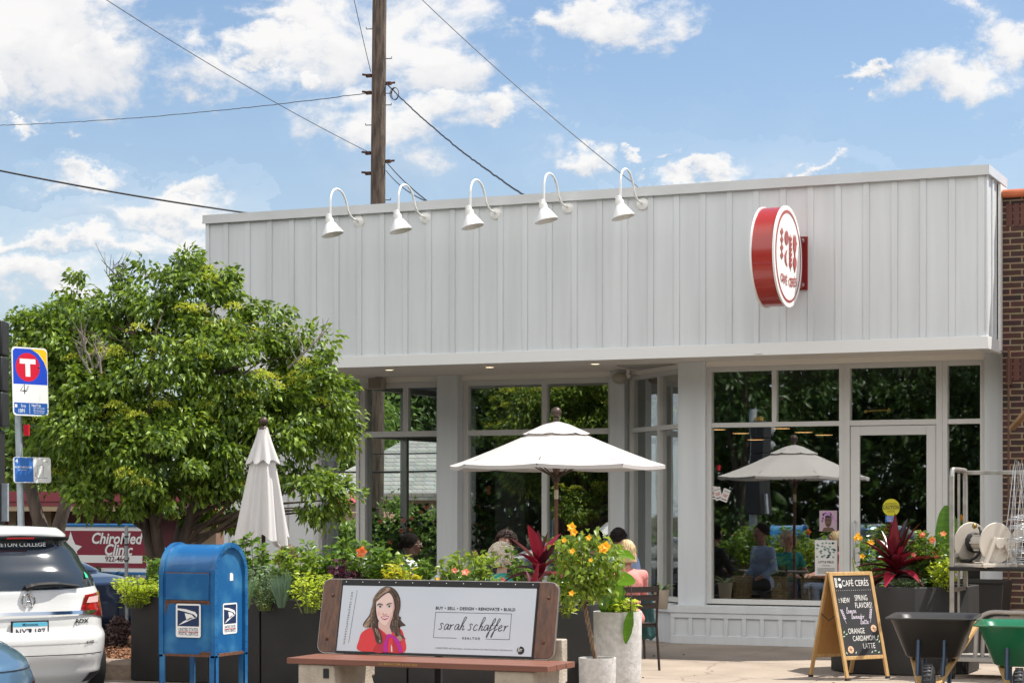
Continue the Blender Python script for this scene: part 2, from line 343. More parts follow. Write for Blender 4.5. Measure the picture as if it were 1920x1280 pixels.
def pavement():
    b = MB(); x0 = -17.2; x1 = 60; step = 1.52
    xs = [x0 + i * step for i in range(int((x1 - x0) / step) + 1)]; ys = [KERB + .16, 14.2, 15.7, 17.25, 18.8, 20.4, 22.0, 23.6, 25.2, 27]
    g = .006
    for i in range(len(xs) - 1):
        for j in range(len(ys) - 1):
            r = random.Random(i*31+j); dz = r.uniform(-.0015, .0015)
            lim = (-10.3, -9.7, -11.0)[j] if j < 3 else -13.3
            if xs[i+1] < lim + .1: continue
            b.box(max(xs[i], lim)+g, ys[j]+g, -.145, xs[i+1]-g, ys[j+1]-g, dz)
    return b.build('pavement', conc, bevel=.004)
struct(pavement())
b = MB(); b.box(-10.3, KERB, -.16, 60, KERB + .155, .004); struct(b.build('kerb', mat('kerb_concrete', (.42,.40,.36), .85, var=.3, vscale=3, bump=.2, bscale=60), bevel=.02))
b = MB(); b.box(-9.5, KERB + .16, -.14, 59.9, 26.9, -.1); struct(b.build('subgrade', asph))
struct(plane('grass_verge', -160, -14, 120, -2.4, -.1, mat('lawn', (.07,.12,.03), .95, var=.5, vscale=6, bump=.5, bscale=60)))
struct(plane('backyard', -13.3, 27, -1, 80, -.12, mat('lawn', (.07,.12,.03), .95)))
# ---------------------------------------------------------------- cafe building
XL = W(387, YF); XR = W(1848, YF)              # fascia ends
ZS, ZT = 3.25, 5.165
XC = W(1283, YW)                                # main window wall starts
XRC = W(672, YR)                                # recess glass corner
XE = W(1866, YW)
cafe = thing('cafe_building', 'single storey white cafe with board and batten fascia and big dark windows', 'building', ((XL+XR)/2, YF, 0))
def cpart(mb, name, m, **k):
    o = mb.build(name, m, **k); o.parent = cafe; o.matrix_parent_inverse = Matrix.Translation(-cafe.location); return o
bot = mat('trim_band', (.72,.72,.71), .45)
b = MB(); b.box(XL, YF, ZS + .01, XR, YF + .16, ZT - .03)
b.box(XR - .16, YF + .16, ZS + .01, XR, YW - .04, ZT - .03); b.box(XL, YF + .16, ZS + .01, XL + .16, 29, ZT - .03)
cpart(b, 'fascia', siding)
b = MB(); b.box(XR + .001, YF + .62, ZS + .02, XR + .0435, YW + .3, ZT - .1); cpart(b, 'return_trim', trimw)
b = MB(); n = int((XR - XL) / .3075)
for i in range(n + 1):
    x = XR - .045 - i * .3075
    if x < XL + .04: break
    b.box(x - .034, YF - .013, ZS + .13, x + .034, YF, ZT - .09)
b.box(XL, YF - .024, ZS + .13, XL + .05, YF, ZT - .09)
for i in range(3): b.box(XR, YF + .0 + i * .31, ZS + .13, XR + .02, YF + .068 + i * .31, ZT - .09)
cpart(b, 'batten', siding, bevel=.004); bpy.data.objects['batten']['kind'] = 'stuff'
b = MB(); b.box(XL - .03, YF - .045, ZT - .085, XR + .045, YF + .2, ZT + .012); b.box(XL - .03, YF - .05, ZT - .095, XR + .05, YF - .045, ZT - .07)
b.box(XR - .2, YF + .2, ZT - .085, XR + .045, YW - .02, ZT + .012); b.box(XL - .03, YF + .2, ZT - .085, XL + .2, 29, ZT + .012)
cpart(b, 'coping', mat('coping_metal', (.62,.63,.63), .4, metal=.1, var=.1, vscale=2))
b = MB(); b.box(XL - .02, YF - .04, ZS - .005, XR + .035, YF + .02, ZS + .13); b.box(XR - .02, YF + .02, ZS - .005, XR + .035, YW - .03, ZS + .13); 
b.box(XL - .02, YF + .02, ZS - .005, XL + .02, 29, ZS + .13); cpart(b, 'trim_band', bot, bevel=.004)
b = MB(); b.box(XL + .02, YF + .02, ZS + .02, XR - .02, YR + .5, ZS + .06); cpart(b, 'soffit', soffit_m)
b = MB(); b.box(XL + .16, YF + .3, ZT - .5, XR - .16, 31, ZT - .42); cpart(b, 'roof', mat('roof_membrane', (.5,.5,.5), .8))
def column(x0, y0, x1, y1, z0=0.0, z1=ZS + .02, m=siding):
    b = MB(); b.box(x0, y0, z0, x1, y1, z1); cpart(b, 'column', m, bevel=.006)
def wall_frame(A, B):                            # local frame on a facade line: x along, -y outwards
    A = Vector((*A, 0)); B = Vector((*B, 0)); d = (B - A).normalized(); nrm = Vector((d.y, -d.x, 0))
    M = Matrix((( d.x, -nrm.x, 0, A.x), (d.y, -nrm.y, 0, A.y), (0, 0, 1, 0), (0, 0, 0, 1))); return M, (B - A).length
def window(A, B, z0, z1, vs=(), hs=(), ups=(), fw=.055, dep=.11, name='window', gl=glass, skip_pane=None):
    """vs full height mullions, hs horizontal bars, ups (x, zlow) short upper mullions; x measured along A-B"""
    M, L = wall_frame(A, B); b = MB(); b.M = M
    b.box(0, 0, z0, fw, dep, z1); b.box(L - fw, 0, z0, L, dep, z1); b.box(fw, .004, z0, L - fw, dep, z0 + fw); b.box(fw, .004, z1 - fw, L - fw, dep, z1)
    for x in vs: b.box(x - fw/2, .002, z0 + fw, x + fw/2, dep - .01, z1 - fw)
    for h in hs: b.box(fw, .006, h - fw/2, L - fw, dep - .014, h + fw/2)
    for x, zl in ups: b.box(x - fw/2, .008, zl + fw/2, x + fw/2, dep - .012, z1 - fw)
    fr = cpart(b, name, frame_m, bevel=.003)
    p = MB(); p.M = M; p.add([(fw*.6, dep*.5, z0+.02), (L-fw*.6, dep*.5, z0+.02), (L-fw*.6, dep*.5, z1-.02), (fw*.6, dep*.5, z1-.02)], [(0,1,2,3)])
    po = p.build('pane', gl); po.parent = fr; return M, L, fr
# main window wall and door
xa, xb, xc_, xd, xe = W(1325, YW), W(1582, YW), W(1588, YW), W(1767, YW), W(1847, YW)
column(XC - .06, YW - .06, xa, YW + .16)
column(xe, YW - .05, XR + .044, YW + .16)
H1 = 2.53; HTOP = 3.205
wM, wL, wfr = window((xa, YW), (xb, YW), .46, HTOP, hs=(H1,), ups=((W(1451, YW) - xa, H1),))
window((xd, YW), (xe, YW), .12, HTOP, hs=(H1,))
M, L = wall_frame((xb, YW), (xd, YW)); b = MB(); b.M = M
b.box(0, -.006, .02, .07, .12, HTOP); b.box(L - .07, -.006, .02, L, .12, HTOP); b.box(.07, -.002, HTOP - .055, L - .07, .11, HTOP); b.box(.07, -.004, H1 - .03, L - .07, .11, H1 + .03)
tr = cpart(b, 'door_frame', frame_m, bevel=.003)
p = MB(); p.M = M; p.add([(.05,.05,H1),(L-.05,.05,H1),(L-.05,.05,HTOP-.03),(.05,.05,HTOP-.03)], [(0,1,2,3)]); po = p.build('pane', glass); po.parent = tr
b = MB(); b.M = M; s = .105
b.box(.075, .01, .03, .075 + s, .055, H1 - .035); b.box(L - .075 - s, .01, .03, L - .075, .055, H1 - .035); b.box(.075 + s, .012, H1 - .035 - s, L - .075 - s, .053, H1 - .035); b.box(.075 + s, .012, .03, L - .075 - s, .053, .28)
door = cpart(b, 'door', frame_m, bevel=.003)
p = MB(); p.M = M; p.add([(.1,.03,.2),(L-.1,.03,.2),(L-.1,.03,H1-.1),(.1,.03,H1-.1)], [(0,1,2,3)]); po = p.build('pane', glass); po.parent = door
b = MB(); b.M = M; b.tube([(.13,.01,.95),(.13,-.05,.97),(.13,-.05,1.4),(.13,.01,1.42)], .013); po = b.build('handle', steel, smooth=60); po.parent = door
b = MB(); b.M = M
for z in (1.18,): b.tube([(.125,.012,z),(.125,.002,z)], .016, 12)
po = b.build('lock', steel); po.parent = door
b = MB(); b.M = M; b.tube([(.24,.09,2.665),(.50,.09,2.675)], .014, 10); b.tube([(.22,.09,2.655),(.25,.09,2.667)], .026, 10); b.tube([(.49,.09,2.655),(.51,.09,2.69)], .026, 10)
po = b.build('door_closer', mat('brass', (.7,.45,.12), .25, metal=1), smooth=50); po.parent = door
# low wall under main window, wraps round the diagonal bay
lowL = [(W(1258, YL), YL), (xb, YL)]
b = MB(); b.box(lowL[0][0], YL, 0, xb - .01, YW + .12, .36); b.box(lowL[0][0] - .02, YL - .03, .36, xb - .005, YW + .03, .445)
n = 9
for i in range(n + 1):
    x = lowL[0][0] + .0 + i * (xb - .01 - lowL[0][0] - .05) / n; b.box(x, YL - .018, .1, x + .05, YL, .34)
b.box(lowL[0][0], YL - .022, .0, xb - .01, YL, .1); b.box(lowL[0][0], YL - .02, .3, xb - .01, YL, .36)
cpart(b, 'low_wall', siding, bevel=.004)
# diagonal bay
D0 = (W(1178, YR), YR); D1 = (W(1280, YW) , YW)
window(D0, D1, .46, HTOP, hs=(H1,), vs=(math.dist(D0, D1) * .56,))
o0 = (D0[0] - .18, D0[1] - .2)
b = MB(); poly = [o0, (lowL[0][0], YL), (lowL[0][0] + .05, YL + .1), (D1[0], D1[1] + .1), (D0[0], D0[1] + .1)]
b.prism(poly[::1], 0, .36); poly2 = [(o0[0] - .02, o0[1] - .03), (lowL[0][0] - .02, YL - .03), (lowL[0][0] + .03, YL + .05), (D1[0], D1[1] + .1), (D0[0], D0[1] + .1)]
b.prism(poly2, .36, .445)
cpart(b, 'low_wall', siding, bevel=.004)
# recess: window two, pier, glazed corner
x2a, x2b = W(868, YR), W(1150, YR)
column(x2b, YR - .12, D0[0] - .005, YR + .16)
M2, L2, _ = window((x2a, YR), (x2b, YR), .12, HTOP, hs=(H1,), vs=(W(1020, YR) - x2a,), fw=.07)
column(W(829, YR), YR - .16, x2a - .004, YR + .2)
x1a, x1b = XRC, W(829, YR) - .004
window((x1a + .02, YR), (x1b, YR), .12, HTOP, hs=(H1,), ups=((W(757, YR) - x1a, H1),), fw=.075, gl=glass_clear)
b = MB(); b.box(x1a - .03, YR - .02, 0, x1a + .015, YR + .13, HTOP + .03); cpart(b, 'corner_post', frame_m, bevel=.004)
window((x1a - .02, YR + 3.6), (x1a - .02, YR + .14), .12, HTOP, hs=(H1,), vs=(1.15, 2.3), fw=.075, gl=glass_clear)
b = MB(); b.box(x1a - .04, YR - .03, 0, x2b, YR + .11, .118); cpart(b, 'bottom_rail', frame_m); b = MB(); b.box(xb, YW - .02, 0, XE, YW + .11, .018); cpart(b, 'threshold', frame_m)
b = MB(); b.box(x1a - .04, YR - .01, HTOP + .001, D0[0], YR + .15, ZS + .03); b.box(XC, YW - .015, HTOP + .001, XE, YW + .13, ZS + .03)
b.M, _l = wall_frame(D0, D1); b.box(0, -.01, HTOP + .001, _l, .12, ZS + .03); cpart(b, 'header', soffit_m)
# interior shell
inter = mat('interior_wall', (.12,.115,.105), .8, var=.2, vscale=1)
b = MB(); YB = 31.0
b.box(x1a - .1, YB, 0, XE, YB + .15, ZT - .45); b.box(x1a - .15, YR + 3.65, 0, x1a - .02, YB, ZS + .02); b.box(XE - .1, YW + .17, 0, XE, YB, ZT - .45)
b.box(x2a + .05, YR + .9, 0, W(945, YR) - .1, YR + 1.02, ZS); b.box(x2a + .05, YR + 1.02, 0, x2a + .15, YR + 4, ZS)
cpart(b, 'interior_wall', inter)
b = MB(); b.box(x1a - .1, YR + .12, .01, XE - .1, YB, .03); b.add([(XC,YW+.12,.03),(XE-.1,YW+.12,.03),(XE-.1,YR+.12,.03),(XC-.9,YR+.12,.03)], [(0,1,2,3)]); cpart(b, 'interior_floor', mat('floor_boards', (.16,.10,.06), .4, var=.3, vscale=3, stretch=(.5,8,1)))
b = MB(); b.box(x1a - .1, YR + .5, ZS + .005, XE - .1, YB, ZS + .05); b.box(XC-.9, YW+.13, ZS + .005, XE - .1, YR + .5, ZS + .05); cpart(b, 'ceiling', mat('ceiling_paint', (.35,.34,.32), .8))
# downlights in the soffit
lampglow = mat('lamp_glow', (1,.78,.5), .5, emit=2.4)
def downlight(px, py, first=True, lab='', k=None):
    d = 1.65 * FPX / (HY - py); p = dp(px, py, d); 
    o = thing('soffit_downlight', lab, 'ceiling light', (p.x, p.y, ZS + .02), group='downlights in the white soffit')
    b = MB(); b.lathe([(.05,-.004),(.085,-.008),(.085,0),(.05,0)], 20, cap=False); b.build('trim_ring', trimw, o)
    b = MB(); b.lathe([(.05,-.004),(.001,-.006)], 20, cap=False); b.build('lamp', lampglow, o)
for px, py, lab in ((730,696,'small round downlight in the soffit above the glazed left corner'), (918,691,'small round downlight in the soffit left of the open umbrella top'), (1116,685,'small round downlight in the soffit above the sensor by the angled bay'),
                    (1425,666,'small round downlight in the soffit over the large front window'), (1650,660,'small round downlight in the soffit over the glass door')):
    downlight(px, py, lab=lab)
# interior pendant discs seen through the main window
for i, (px, py) in enumerate(((1344,805),(1389,812),(1466,803),(1507,810),(1545,815),(1417,824),(1665,814))):
    Y = 26.0 + (i % 3) * .9; p = at(px, py, Y)
    o = thing('pendant_lamp', ['low wide pendant lamp at the far left inside the main window', 'second pendant lamp from the left inside the main window', 'pendant lamp inside the window right above the reflected umbrella tip', 'pendant lamp inside just right of the reflected umbrella tip', 'pendant lamp inside nearest the door mullion', 'smallest lowest pendant lamp inside the main window', 'pendant lamp seen through the top of the door glass'][i], 'pendant lamp', tuple(p), group='lamps hanging inside the cafe')
    b = MB(); b.lathe([(.13,0),(.12,.012),(.02,.05),(.02,.06)], 20, cap=True); b.tube([(0,0,.06),(0,0,max(.12, ZS - p.z))], .004, 5); b.build('lamp_shade', mat('pendant_shade', (.3,.2,.1), .5), o, smooth=40)
    b = MB(); b.lathe([(.115,-.003),(.001,-.006)], 20, cap=False); b.build('lamp', mat('pendant_glow', (1,.55,.22), .5, emit=1.6), o)
# ---------------------------------------------------------------- brick building next door
YBK = YW - .33
bm = brick_mat('dark_red_brick', (.11,.042,.032), (.045,.024,.022), (.38,.28,.17), 1, .25, .068, .0085)
brick = thing('brick_building', 'dark red brick building with orange tile coping at the right edge', 'building', (XE + 4, YBK + .05, 0))
x0 = XR + .045
b = MB(); b.box(x0, YBK + .02, 0, XE + 9, 32, 4.93); o = b.build('wall', bm); o.parent = brick; o.matrix_parent_inverse = Matrix.Translation(-brick.location)
b = MB()
for i in range(24):
    x = x0 + .01 + i * .32
    b.tube([(x, YBK - .02, 4.965), (x + .3, YBK - .02, 4.965)], .045, 12); b.tube([(x + .27, YBK - .02, 4.965), (x + .32, YBK - .02, 4.965)], .053, 12)
b.box(x0, YBK - .03, 4.93, XE + 9, YBK + .25, 4.99); o = b.build('coping', mat('terracotta_tile', (.55,.14,.05), .5, var=.3, vscale=5), smooth=40); o.parent = brick; o.matrix_parent_inverse = Matrix.Translation(-brick.location)
b = MB()
for zz, st in ((4.62, 1), (2.95, 1)):
    for i in range(60): b.box(x0 + .04 + i * .078, YBK + .008, zz, x0 + .104 + i * .078, YBK + .03, zz + .24)
o = b.build('soldier_course', mat('brick_single', (.13,.048,.035), .8, island=True, col2=(.07,.027,.024))); o.parent = brick; o.matrix_parent_inverse = Matrix.Translation(-brick.location); o['kind'] = 'stuff'
b = MB(); xp = W(1891, YBK - .05); b.tube([(xp, YBK - .05, .1), (xp, YBK - .05, 3.3)], .012, 8); 
for z in (.5, 1.6, 2.9): b.box(xp - .03, YBK - .06, z, xp + .03, YBK + .02, z + .03)
tag(b.build('conduit', mat('rusty_pipe', (.12,.06,.04), .7, metal=.3)), 'thin rusty conduit running up the brick wall', 'conduit')
b = MB(); b.bar(at(1926, 770, YBK - .7), at(1897, 803, YBK - .2), .06, .04); b.bar(at(1926, 770, YBK - .7), at(1926, 740, YBK - .02), .04, .04)
tag(b.build('timber_bracket', mat('pale_timber', (.42,.26,.13), .6, var=.3, vscale=5)), 'pale timber strut jutting out from the brick wall', 'bracket')
# ---------------------------------------------------------------- gooseneck lamps
enam = mat('white_enamel', (.80,.79,.76), .3, coat=.3)
def gooseneck(x, z, lab):
    o = thing('gooseneck_lamp', lab, 'wall lamp', (x, YF, z), group='white gooseneck lamps on the fascia')
    b = MB(); b.lathe([(.07,0),(.07,.012),(.055,.02),(.02,.025)], 24, R=Matrix.Rotation(rad(90), 3, 'X')); b.build('wall_plate', enam, o, smooth=35)
    pts = [Vector(p) for p in [(0,-.01,0),(0,-.17,.02),(0,-.27,.08),(0,-.32,.18),(0,-.40,.27),(0,-.52,.31),(0,-.64,.28),(0,-.705,.19),(0,-.715,.09),(0,-.715,-.02)]]
    b = MB(); b.tube(crom(pts, 5), .013, 10); b.build('arm', enam, o, smooth=60)
    b = MB(); c = (0,-.715,-.12)
    b.lathe([(.02,.12),(.036,.115),(.036,.07),(.048,.065),(.048,.01),(.06,0),(.128,-.115),(.133,-.13),(.128,-.13),(.055,-.005),(.01,0)], 28, c, cap=True, R=Matrix.Rotation(rad(-14), 3, 'Y') )
    b.build('lamp_shade', enam, o, smooth=35)
for i, (px, py) in enumerate(((673,415),(798,408),(930,400),(1065,389),(1205,382))):
    gooseneck(W(px, YF), Z(px, py, YF), ['leftmost gooseneck lamp, just left of the wooden pole', 'second gooseneck lamp from the left, just right of the wooden pole', 'middle gooseneck lamp of the row of five', 'fourth gooseneck lamp from the left', 'rightmost gooseneck lamp, nearest the round red sign'][i])
# ---------------------------------------------------------------- round blade sign
red = mat('sign_red', (.36,.028,.02), .3, coat=.5); wht = mat('sign_white', (.82,.81,.79), .4)
sx = W(1478, YF - .68); sz = Z(1478, 481, YF - .68); R_ = .535
sign = thing('blade_sign', 'round red and white projecting sign with grain and fruit symbols', 'sign', (sx, YF - .68, sz))
RX = Matrix.Rotation(rad(90), 3, 'Y')
b = MB(); b.lathe([(R_-.03,-.245),(R_-.012,-.245),(R_-.012,-.02),(R_-.03,-.02)], 72, R=RX); b.build('drum', red, sign, smooth=40)
b = MB(); b.lathe([(R_,-.02),(R_,.0),(.001,.0)], 72, R=RX, cap=True); b.lathe([(.001,-.265),(R_,-.265),(R_,-.245)], 72, R=RX, cap=True); b.build('face', wht, sign, smooth=40)
b = MB(); b.lathe([(R_-.045,.001),(R_-.075,.005),(R_-.075,.002)], 72, R=RX, cap=False); b.build('ring', red, sign)
# symbols live on the +x face: local u runs towards +y (right in view), v up
b = MB(); b.M = Matrix(((0,-1,0,.004),(1,0,0,0),(0,0,1,0),(0,0,0,1)))   # (u,0,v) -> (x+, y=u, z=v)
SYN = []
def sym(pts):
    pts = [(p[0]*1.33 + .03, p[1]) for p in pts]; SYN.append(1); q0 = -.002 - .0001*len(SYN)
    b.add([(p[0], 0, p[1]) for p in pts] + [(p[0], q0, p[1]) for p in pts], [tuple(range(len(pts), 2*len(pts)))] + [(i, (i+1) % len(pts), len(pts)+(i+1) % len(pts), len(pts)+i) for i in range(len(pts))])
for k in range(4): cz = .235 - k*.083; sym([(-.26,cz),(-.215,cz-.045),(-.17,cz),(-.215,cz+.045)])
def ell(cx, cz, rx, rz, n=20): return [(cx + rx*math.cos(2*math.pi*i/n), cz + rz*math.sin(2*math.pi*i/n)) for i in range(n)]
sym(ell(-.08, .19, .055, .075)); 
sym([(-.055,.065),(-.10,.05),(-.135,0),(-.13,-.06),(-.09,-.10),(-.05,-.11),(-.085,-.06),(-.09,0),(-.075,.04)])
for k in range(6):
    z = .19 - k*.055
    sym([(.035,z-.03),(.07,z-.005),(.075,z+.035),(.04,z+.01)]); sym([(.03,z-.03),(-.005,z-.005),(-.01,z+.035),(.025,z+.01)])
sym([(.03,-.15),(.036,-.15),(.036,.24),(.03,.24)])
sym(ell(.155, .15, .045, .085)); sym([(.11,.2),(.13,.26),(.155,.23),(.18,.26),(.2,.2)]); sym([(.2,.19),(.225,.17),(.2,.15)])
sym(ell(.155, -.04, .048, .065)); sym([(.11,-.05),(.155,-.15),(.2,-.05)]); sym([(.145,.02),(.14,.075),(.17,.075),(.165,.02)])
b.build('symbols', red, sign)
b = MB(); b.M = Matrix(((0,-1,0,.004),(1,0,0,0),(0,0,1,0),(0,0,0,1)))
chars = 'CAFÉ CERÉS'
for i, ch in enumerate(chars):
    if ch == ' ': continue
    a = rad(-90 + (i - 4.5) * 5.6); r2 = .44; b.text(ch, r2*math.cos(a)*1.45 + .01, -.27 + (r2*math.sin(a) + .44)*.5, .125, y=-.002, bold=.02, sx=1.0, rot=(a + math.pi/2)*.45)
b.build('lettering', red, sign)
b = MB(); b.box(-.05, .40, -.28, -.012, .67, .28); b.box(-.11, .655, -.29, .03, .675, .29); b.build('bracket', mat('bracket_red', (.22,.012,.012), .4), sign, bevel=.003)
b = MB()
for z in (-.24, .24): b.tube([(-.012,.60,z),(.004,.60,z)], .022, 10)
b.build('bolt', steel, sign)
# soffit speaker, sensor
def onwall(px, py, Y): return at(px, py, Y)
p = at(703, 719, YR - .18); o = thing('outdoor_speaker', 'boxy beige speaker hung under the soffit at the left glass corner', 'speaker', tuple(p))
spk = mat('beige_plastic', (.36,.32,.26), .5)
b = MB(); b.prism([(-.11,0),(.11,0),(.08,.16),(-.08,.16)], -.075, .075); b.build('cabinet', spk, o, bevel=.012)
b = MB(); b.box(-.09, -.006, -.058, .09, -.001, .058); b.build('grille', mat('grille_cloth', (.22,.19,.15), .8), o)
b = MB(); b.box(-.02, .05, .075, .02, .09, .14); b.box(-.09, .04, .12, .09, .1, .13); b.build('bracket', spk, o)
p = at(1161, 708, YR - .3); o = thing('outdoor_speaker', 'rounded grey speaker under the soffit beside the angled bay', 'speaker', tuple(p))
b = MB(); b.ball((0,.03,0), (.1,.11,.075), 18, 10); b.build('cabinet', spk, o, smooth=80)
b = MB(); b.tube([(.05,.04,0),(.1,.04,.02),(.1,.04,.1)], .022, 10); b.ball((.1,.04,.02), .035, 12, 8); b.build('bracket', trimw, o, smooth=60)
# white panelled screen at the left end of the canopy
scr = thing('panelled_enclosure', 'white panelled timber enclosure wall behind the tree and the closed umbrella', 'enclosure', (W(597, 24.2), 24.2, 0))
b = MB(); 
A_, B_, C_ = (W(420, 24.9), 24.9), (W(597, 24.2), 24.2), (W(634, 25.6), 25.6)
for P, Q in ((A_, B_), (B_, C_)):
    M, L = wall_frame(P, Q); b.M = M; b.box(0, .02, 0, L, .07, 2.42)
    n = max(1, round(L / .75))
    for i in range(n + 1): x = i * (L - .1) / n; b.box(x, -.005, 0, x + .1, .02, 2.42)
    for z in (0, 2.2): b.box(0, 0, z, L, .022, z + .18)
    b.box(-.02, -.03, 2.42, L + .02, .1, 2.47)
b.M = None; o = b.build('panels', trimw, bevel=.004); o.parent = scr; o.matrix_parent_inverse = Matrix.Translation(-scr.location)
# ---------------------------------------------------------------- trees
def leafm(name, c1, c2, tr=.35, rough=.42): return mat(name, c1, rough, island=True, col2=c2, trans=tr)
L_main = leafm('lilac_leaf', (.235,.35,.028), (.024,.066,.008), .30, .50)
L_yel = leafm('lilac_blossom', (.62,.62,.07), (.36,.42,.04), .35, .6)
L_back = leafm('background_leaf', (.20,.31,.06), (.08,.16,.03), .38)
L_dark = leafm('dark_leaf', (.06,.11,.02), (.02,.05,.01), .3)
bark = mat('bark', (.13,.095,.07), .9, col2=(.05,.035,.025), vscale=9, stretch=(1,1,.25), bump=.7, bscale=30)
twig = mat('grey_twig', (.26,.22,.19), .85, var=.4, vscale=9)
def crown_points(lobes, n, rng, shell=.55):
    vol = np.array([l[3]*l[4]*l[5] for l in lobes]) ** .72; k = rng.choice(len(lobes), n, p=vol/vol.sum()); out = []
    L = np.array(lobes)[k]; d = rng.normal(size=(n, 3)); d /= np.linalg.norm(d, axis=1, keepdims=True)
    r = (shell + (1 - shell) * rng.random(n)) ; P = L[:, :3] + d * L[:, 3:6] * r[:, None]; return P, d, L
def tree(name, label, cat, base, lobes, seed, nclump, nleaf, lsize, lm, trunk_r=.08, flowers=None, nfl=0, group=None, crad=.17, branches=60, stems=3, droop=.5, trunkm=None, fork=.9):
    rng = np.random.default_rng(seed); rnd = random.Random(seed)
    t = thing(name, label, cat, tuple(base), group=group); base = Vector(base)
    lob = [(l[0]-base.x, l[1]-base.y, l[2]-base.z, l[3], l[4], l[5]) for l in lobes]
    P, d, L = crown_points(lob, nclump, rng)
    # discard clumps deep inside other lobes less often seen
    n = nclump * nleaf; idx = np.repeat(np.arange(nclump), nleaf)
    off = rng.normal(size=(n, 3)); off /= np.linalg.norm(off, axis=1, keepdims=True); off *= (rng.random((n, 1)) ** .45) * crad * (0.6 + .8 * rng.random((nclump, 1)))[idx]
    off[:, 2] *= .7; C = P[idx] + off
    D = off / crad * .8 + d[idx] * .5 + rng.normal(size=(n, 3)) * .35; D[:, 2] -= droop
    V, F = leaves_np(C, D, lsize * (.65 + .6 * rng.random(n)), lsize * .5 * (.7 + .5 * rng.random(n)), rng)
    np_mesh('crown', V, F, lm, t)
    b = MB(); ctr = Vector(np.mean(P, axis=0).tolist()); tops = []
    for s in range(stems):
        a = 2*math.pi*s/stems + rnd.random(); q = Vector((math.cos(a)*.35*fork, math.sin(a)*.35*fork, 0)); hh = ctr.z
        pts = [Vector((math.cos(a)*trunk_r*.6, math.sin(a)*trunk_r*.6, -.1)), Vector((q.x*.25, q.y*.25, hh*.25)), Vector((q.x*.9, q.y*.9, hh*.5)), Vector((q.x*1.6, q.y*1.6, hh*.8)), ctr + q*1.5 + Vector((0,0,hh*.25))]
        pts = [p + Vector((rnd.uniform(-.04,.04), rnd.uniform(-.04,.04), 0)) for p in pts]; cp = crom(pts, 5)
        rr = [trunk_r * (1 - .8 * i / (len(cp)-1)) for i in range(len(cp))]; b.tube(cp, rr, 9); tops += [(p, r) for p, r in zip(cp[5:], rr[5:])]
    b.build('trunk', trunkm or bark, t, smooth=60)
    b = MB()
    for k in range(branches):
        tp = Vector(P[rnd.randrange(nclump)].tolist()); s, r0 = min(tops, key=lambda q: (q[0]-tp).length * (1.0 + rnd.random()*.5) + max(0, q[0].z - tp.z + .2) * 1.5)
        m_ = s.lerp(tp, .5) + Vector((rnd.uniform(-.1,.1), rnd.uniform(-.1,.1), .06 * (tp - s).length)); rb = min(r0*.5, .035)
        b.tube([s, m_, tp], [rb, rb*.55, rb*.15], 5, cap=False)
    o = b.build('branches', trunkm or bark, t, smooth=60); 
    if flowers:
        # panicles sit on the outer, upward clumps
        Pn = P + d * 0.02; sc = d[:, 2] * .9 + rng.random(nclump) * .9; near = -(P @ np.array([ -ST, CT, 0])) ; order = np.argsort(-(sc + near * .25))[:nfl*2]; seeds_ = rng.choice(order, nfl//7, replace=False); order = np.unique(np.concatenate([order[np.argsort(np.linalg.norm(P[order] - P[s_], axis=1))[:rng.integers(3, 10)]] for s_ in seeds_]))
        # cluster them in patches
        m1 = 110; idx = np.repeat(order, m1); n = len(idx)
        h = rng.random((n, 1)) ** .7; rad_ = .17 * (1 - h * .75) * (.4 + .6*rng.random((n, 1))); a = rng.random((n, 1)) * 6.283
        C = P[idx] + d[idx] * crad * .75 + np.hstack([np.cos(a) * rad_, np.sin(a) * rad_, h * .085 + .02])
        D = np.hstack([np.cos(a), np.sin(a), .9 * np.ones((n, 1))]) + rng.normal(size=(n, 3)) * .5
        V, F = leaves_np(C, D, .021 + .014 * rng.random(n), .011 + .006 * rng.random(n), rng); np_mesh('blossom', V, F, flowers, t)
    return t
def lobe(px, py, rx, ry, d, dd=0, ry_=None):
    p = dp(px, py, d + dd); s = FPX / (d + dd); r = rx / s
    return (p.x, p.y, p.z, r * .93, min(r, 1.25 if d < 30 else 9) * (ry_ or .85), ry / s * .95)
d0 = 22.0
main = [lobe(318,548,98,95,d0), lobe(425,592,75,88,d0), lobe(300,700,190,150,d0), lobe(430,700,100,110,d0,-.3), lobe(565,665,50,60,d0), lobe(585,750,85,85,d0), lobe(520,800,90,80,d0,-.2), lobe(140,690,105,110,d0),
        lobe(72,655,58,62,d0), lobe(45,720,45,60,d0), lobe(60,620,40,40,d0), lobe(130,830,80,90,d0,-.2), lobe(190,800,110,120,d0,-.5), lobe(300,860,150,110,d0,-.5), lobe(430,850,100,100,d0,-.3), lobe(595,930,62,46,d0,-.5), lobe(560,895,50,40,d0,-.3), lobe(205,925,100,50,d0,-.5), lobe(400,950,70,35,d0,.2), lobe(500,610,35,40,d0),
        lobe(165,520,30,18,d0), lobe(630,800,35,60,d0,.2), lobe(215,590,60,60,d0), lobe(140,580,45,50,d0)]
mt = tree('lilac_tree', 'broad leafy tree with yellow green blossom clusters growing in front of the canopy end', 'tree', gd(315, d0, -.02), main, 7, 560, 84, .084, L_main, trunk_r=.095, flowers=L_yel, nfl=250, branches=170, stems=4, droop=.75, crad=.17, fork=.75)
b = MB(); rnd = random.Random(3); bl = mt.location
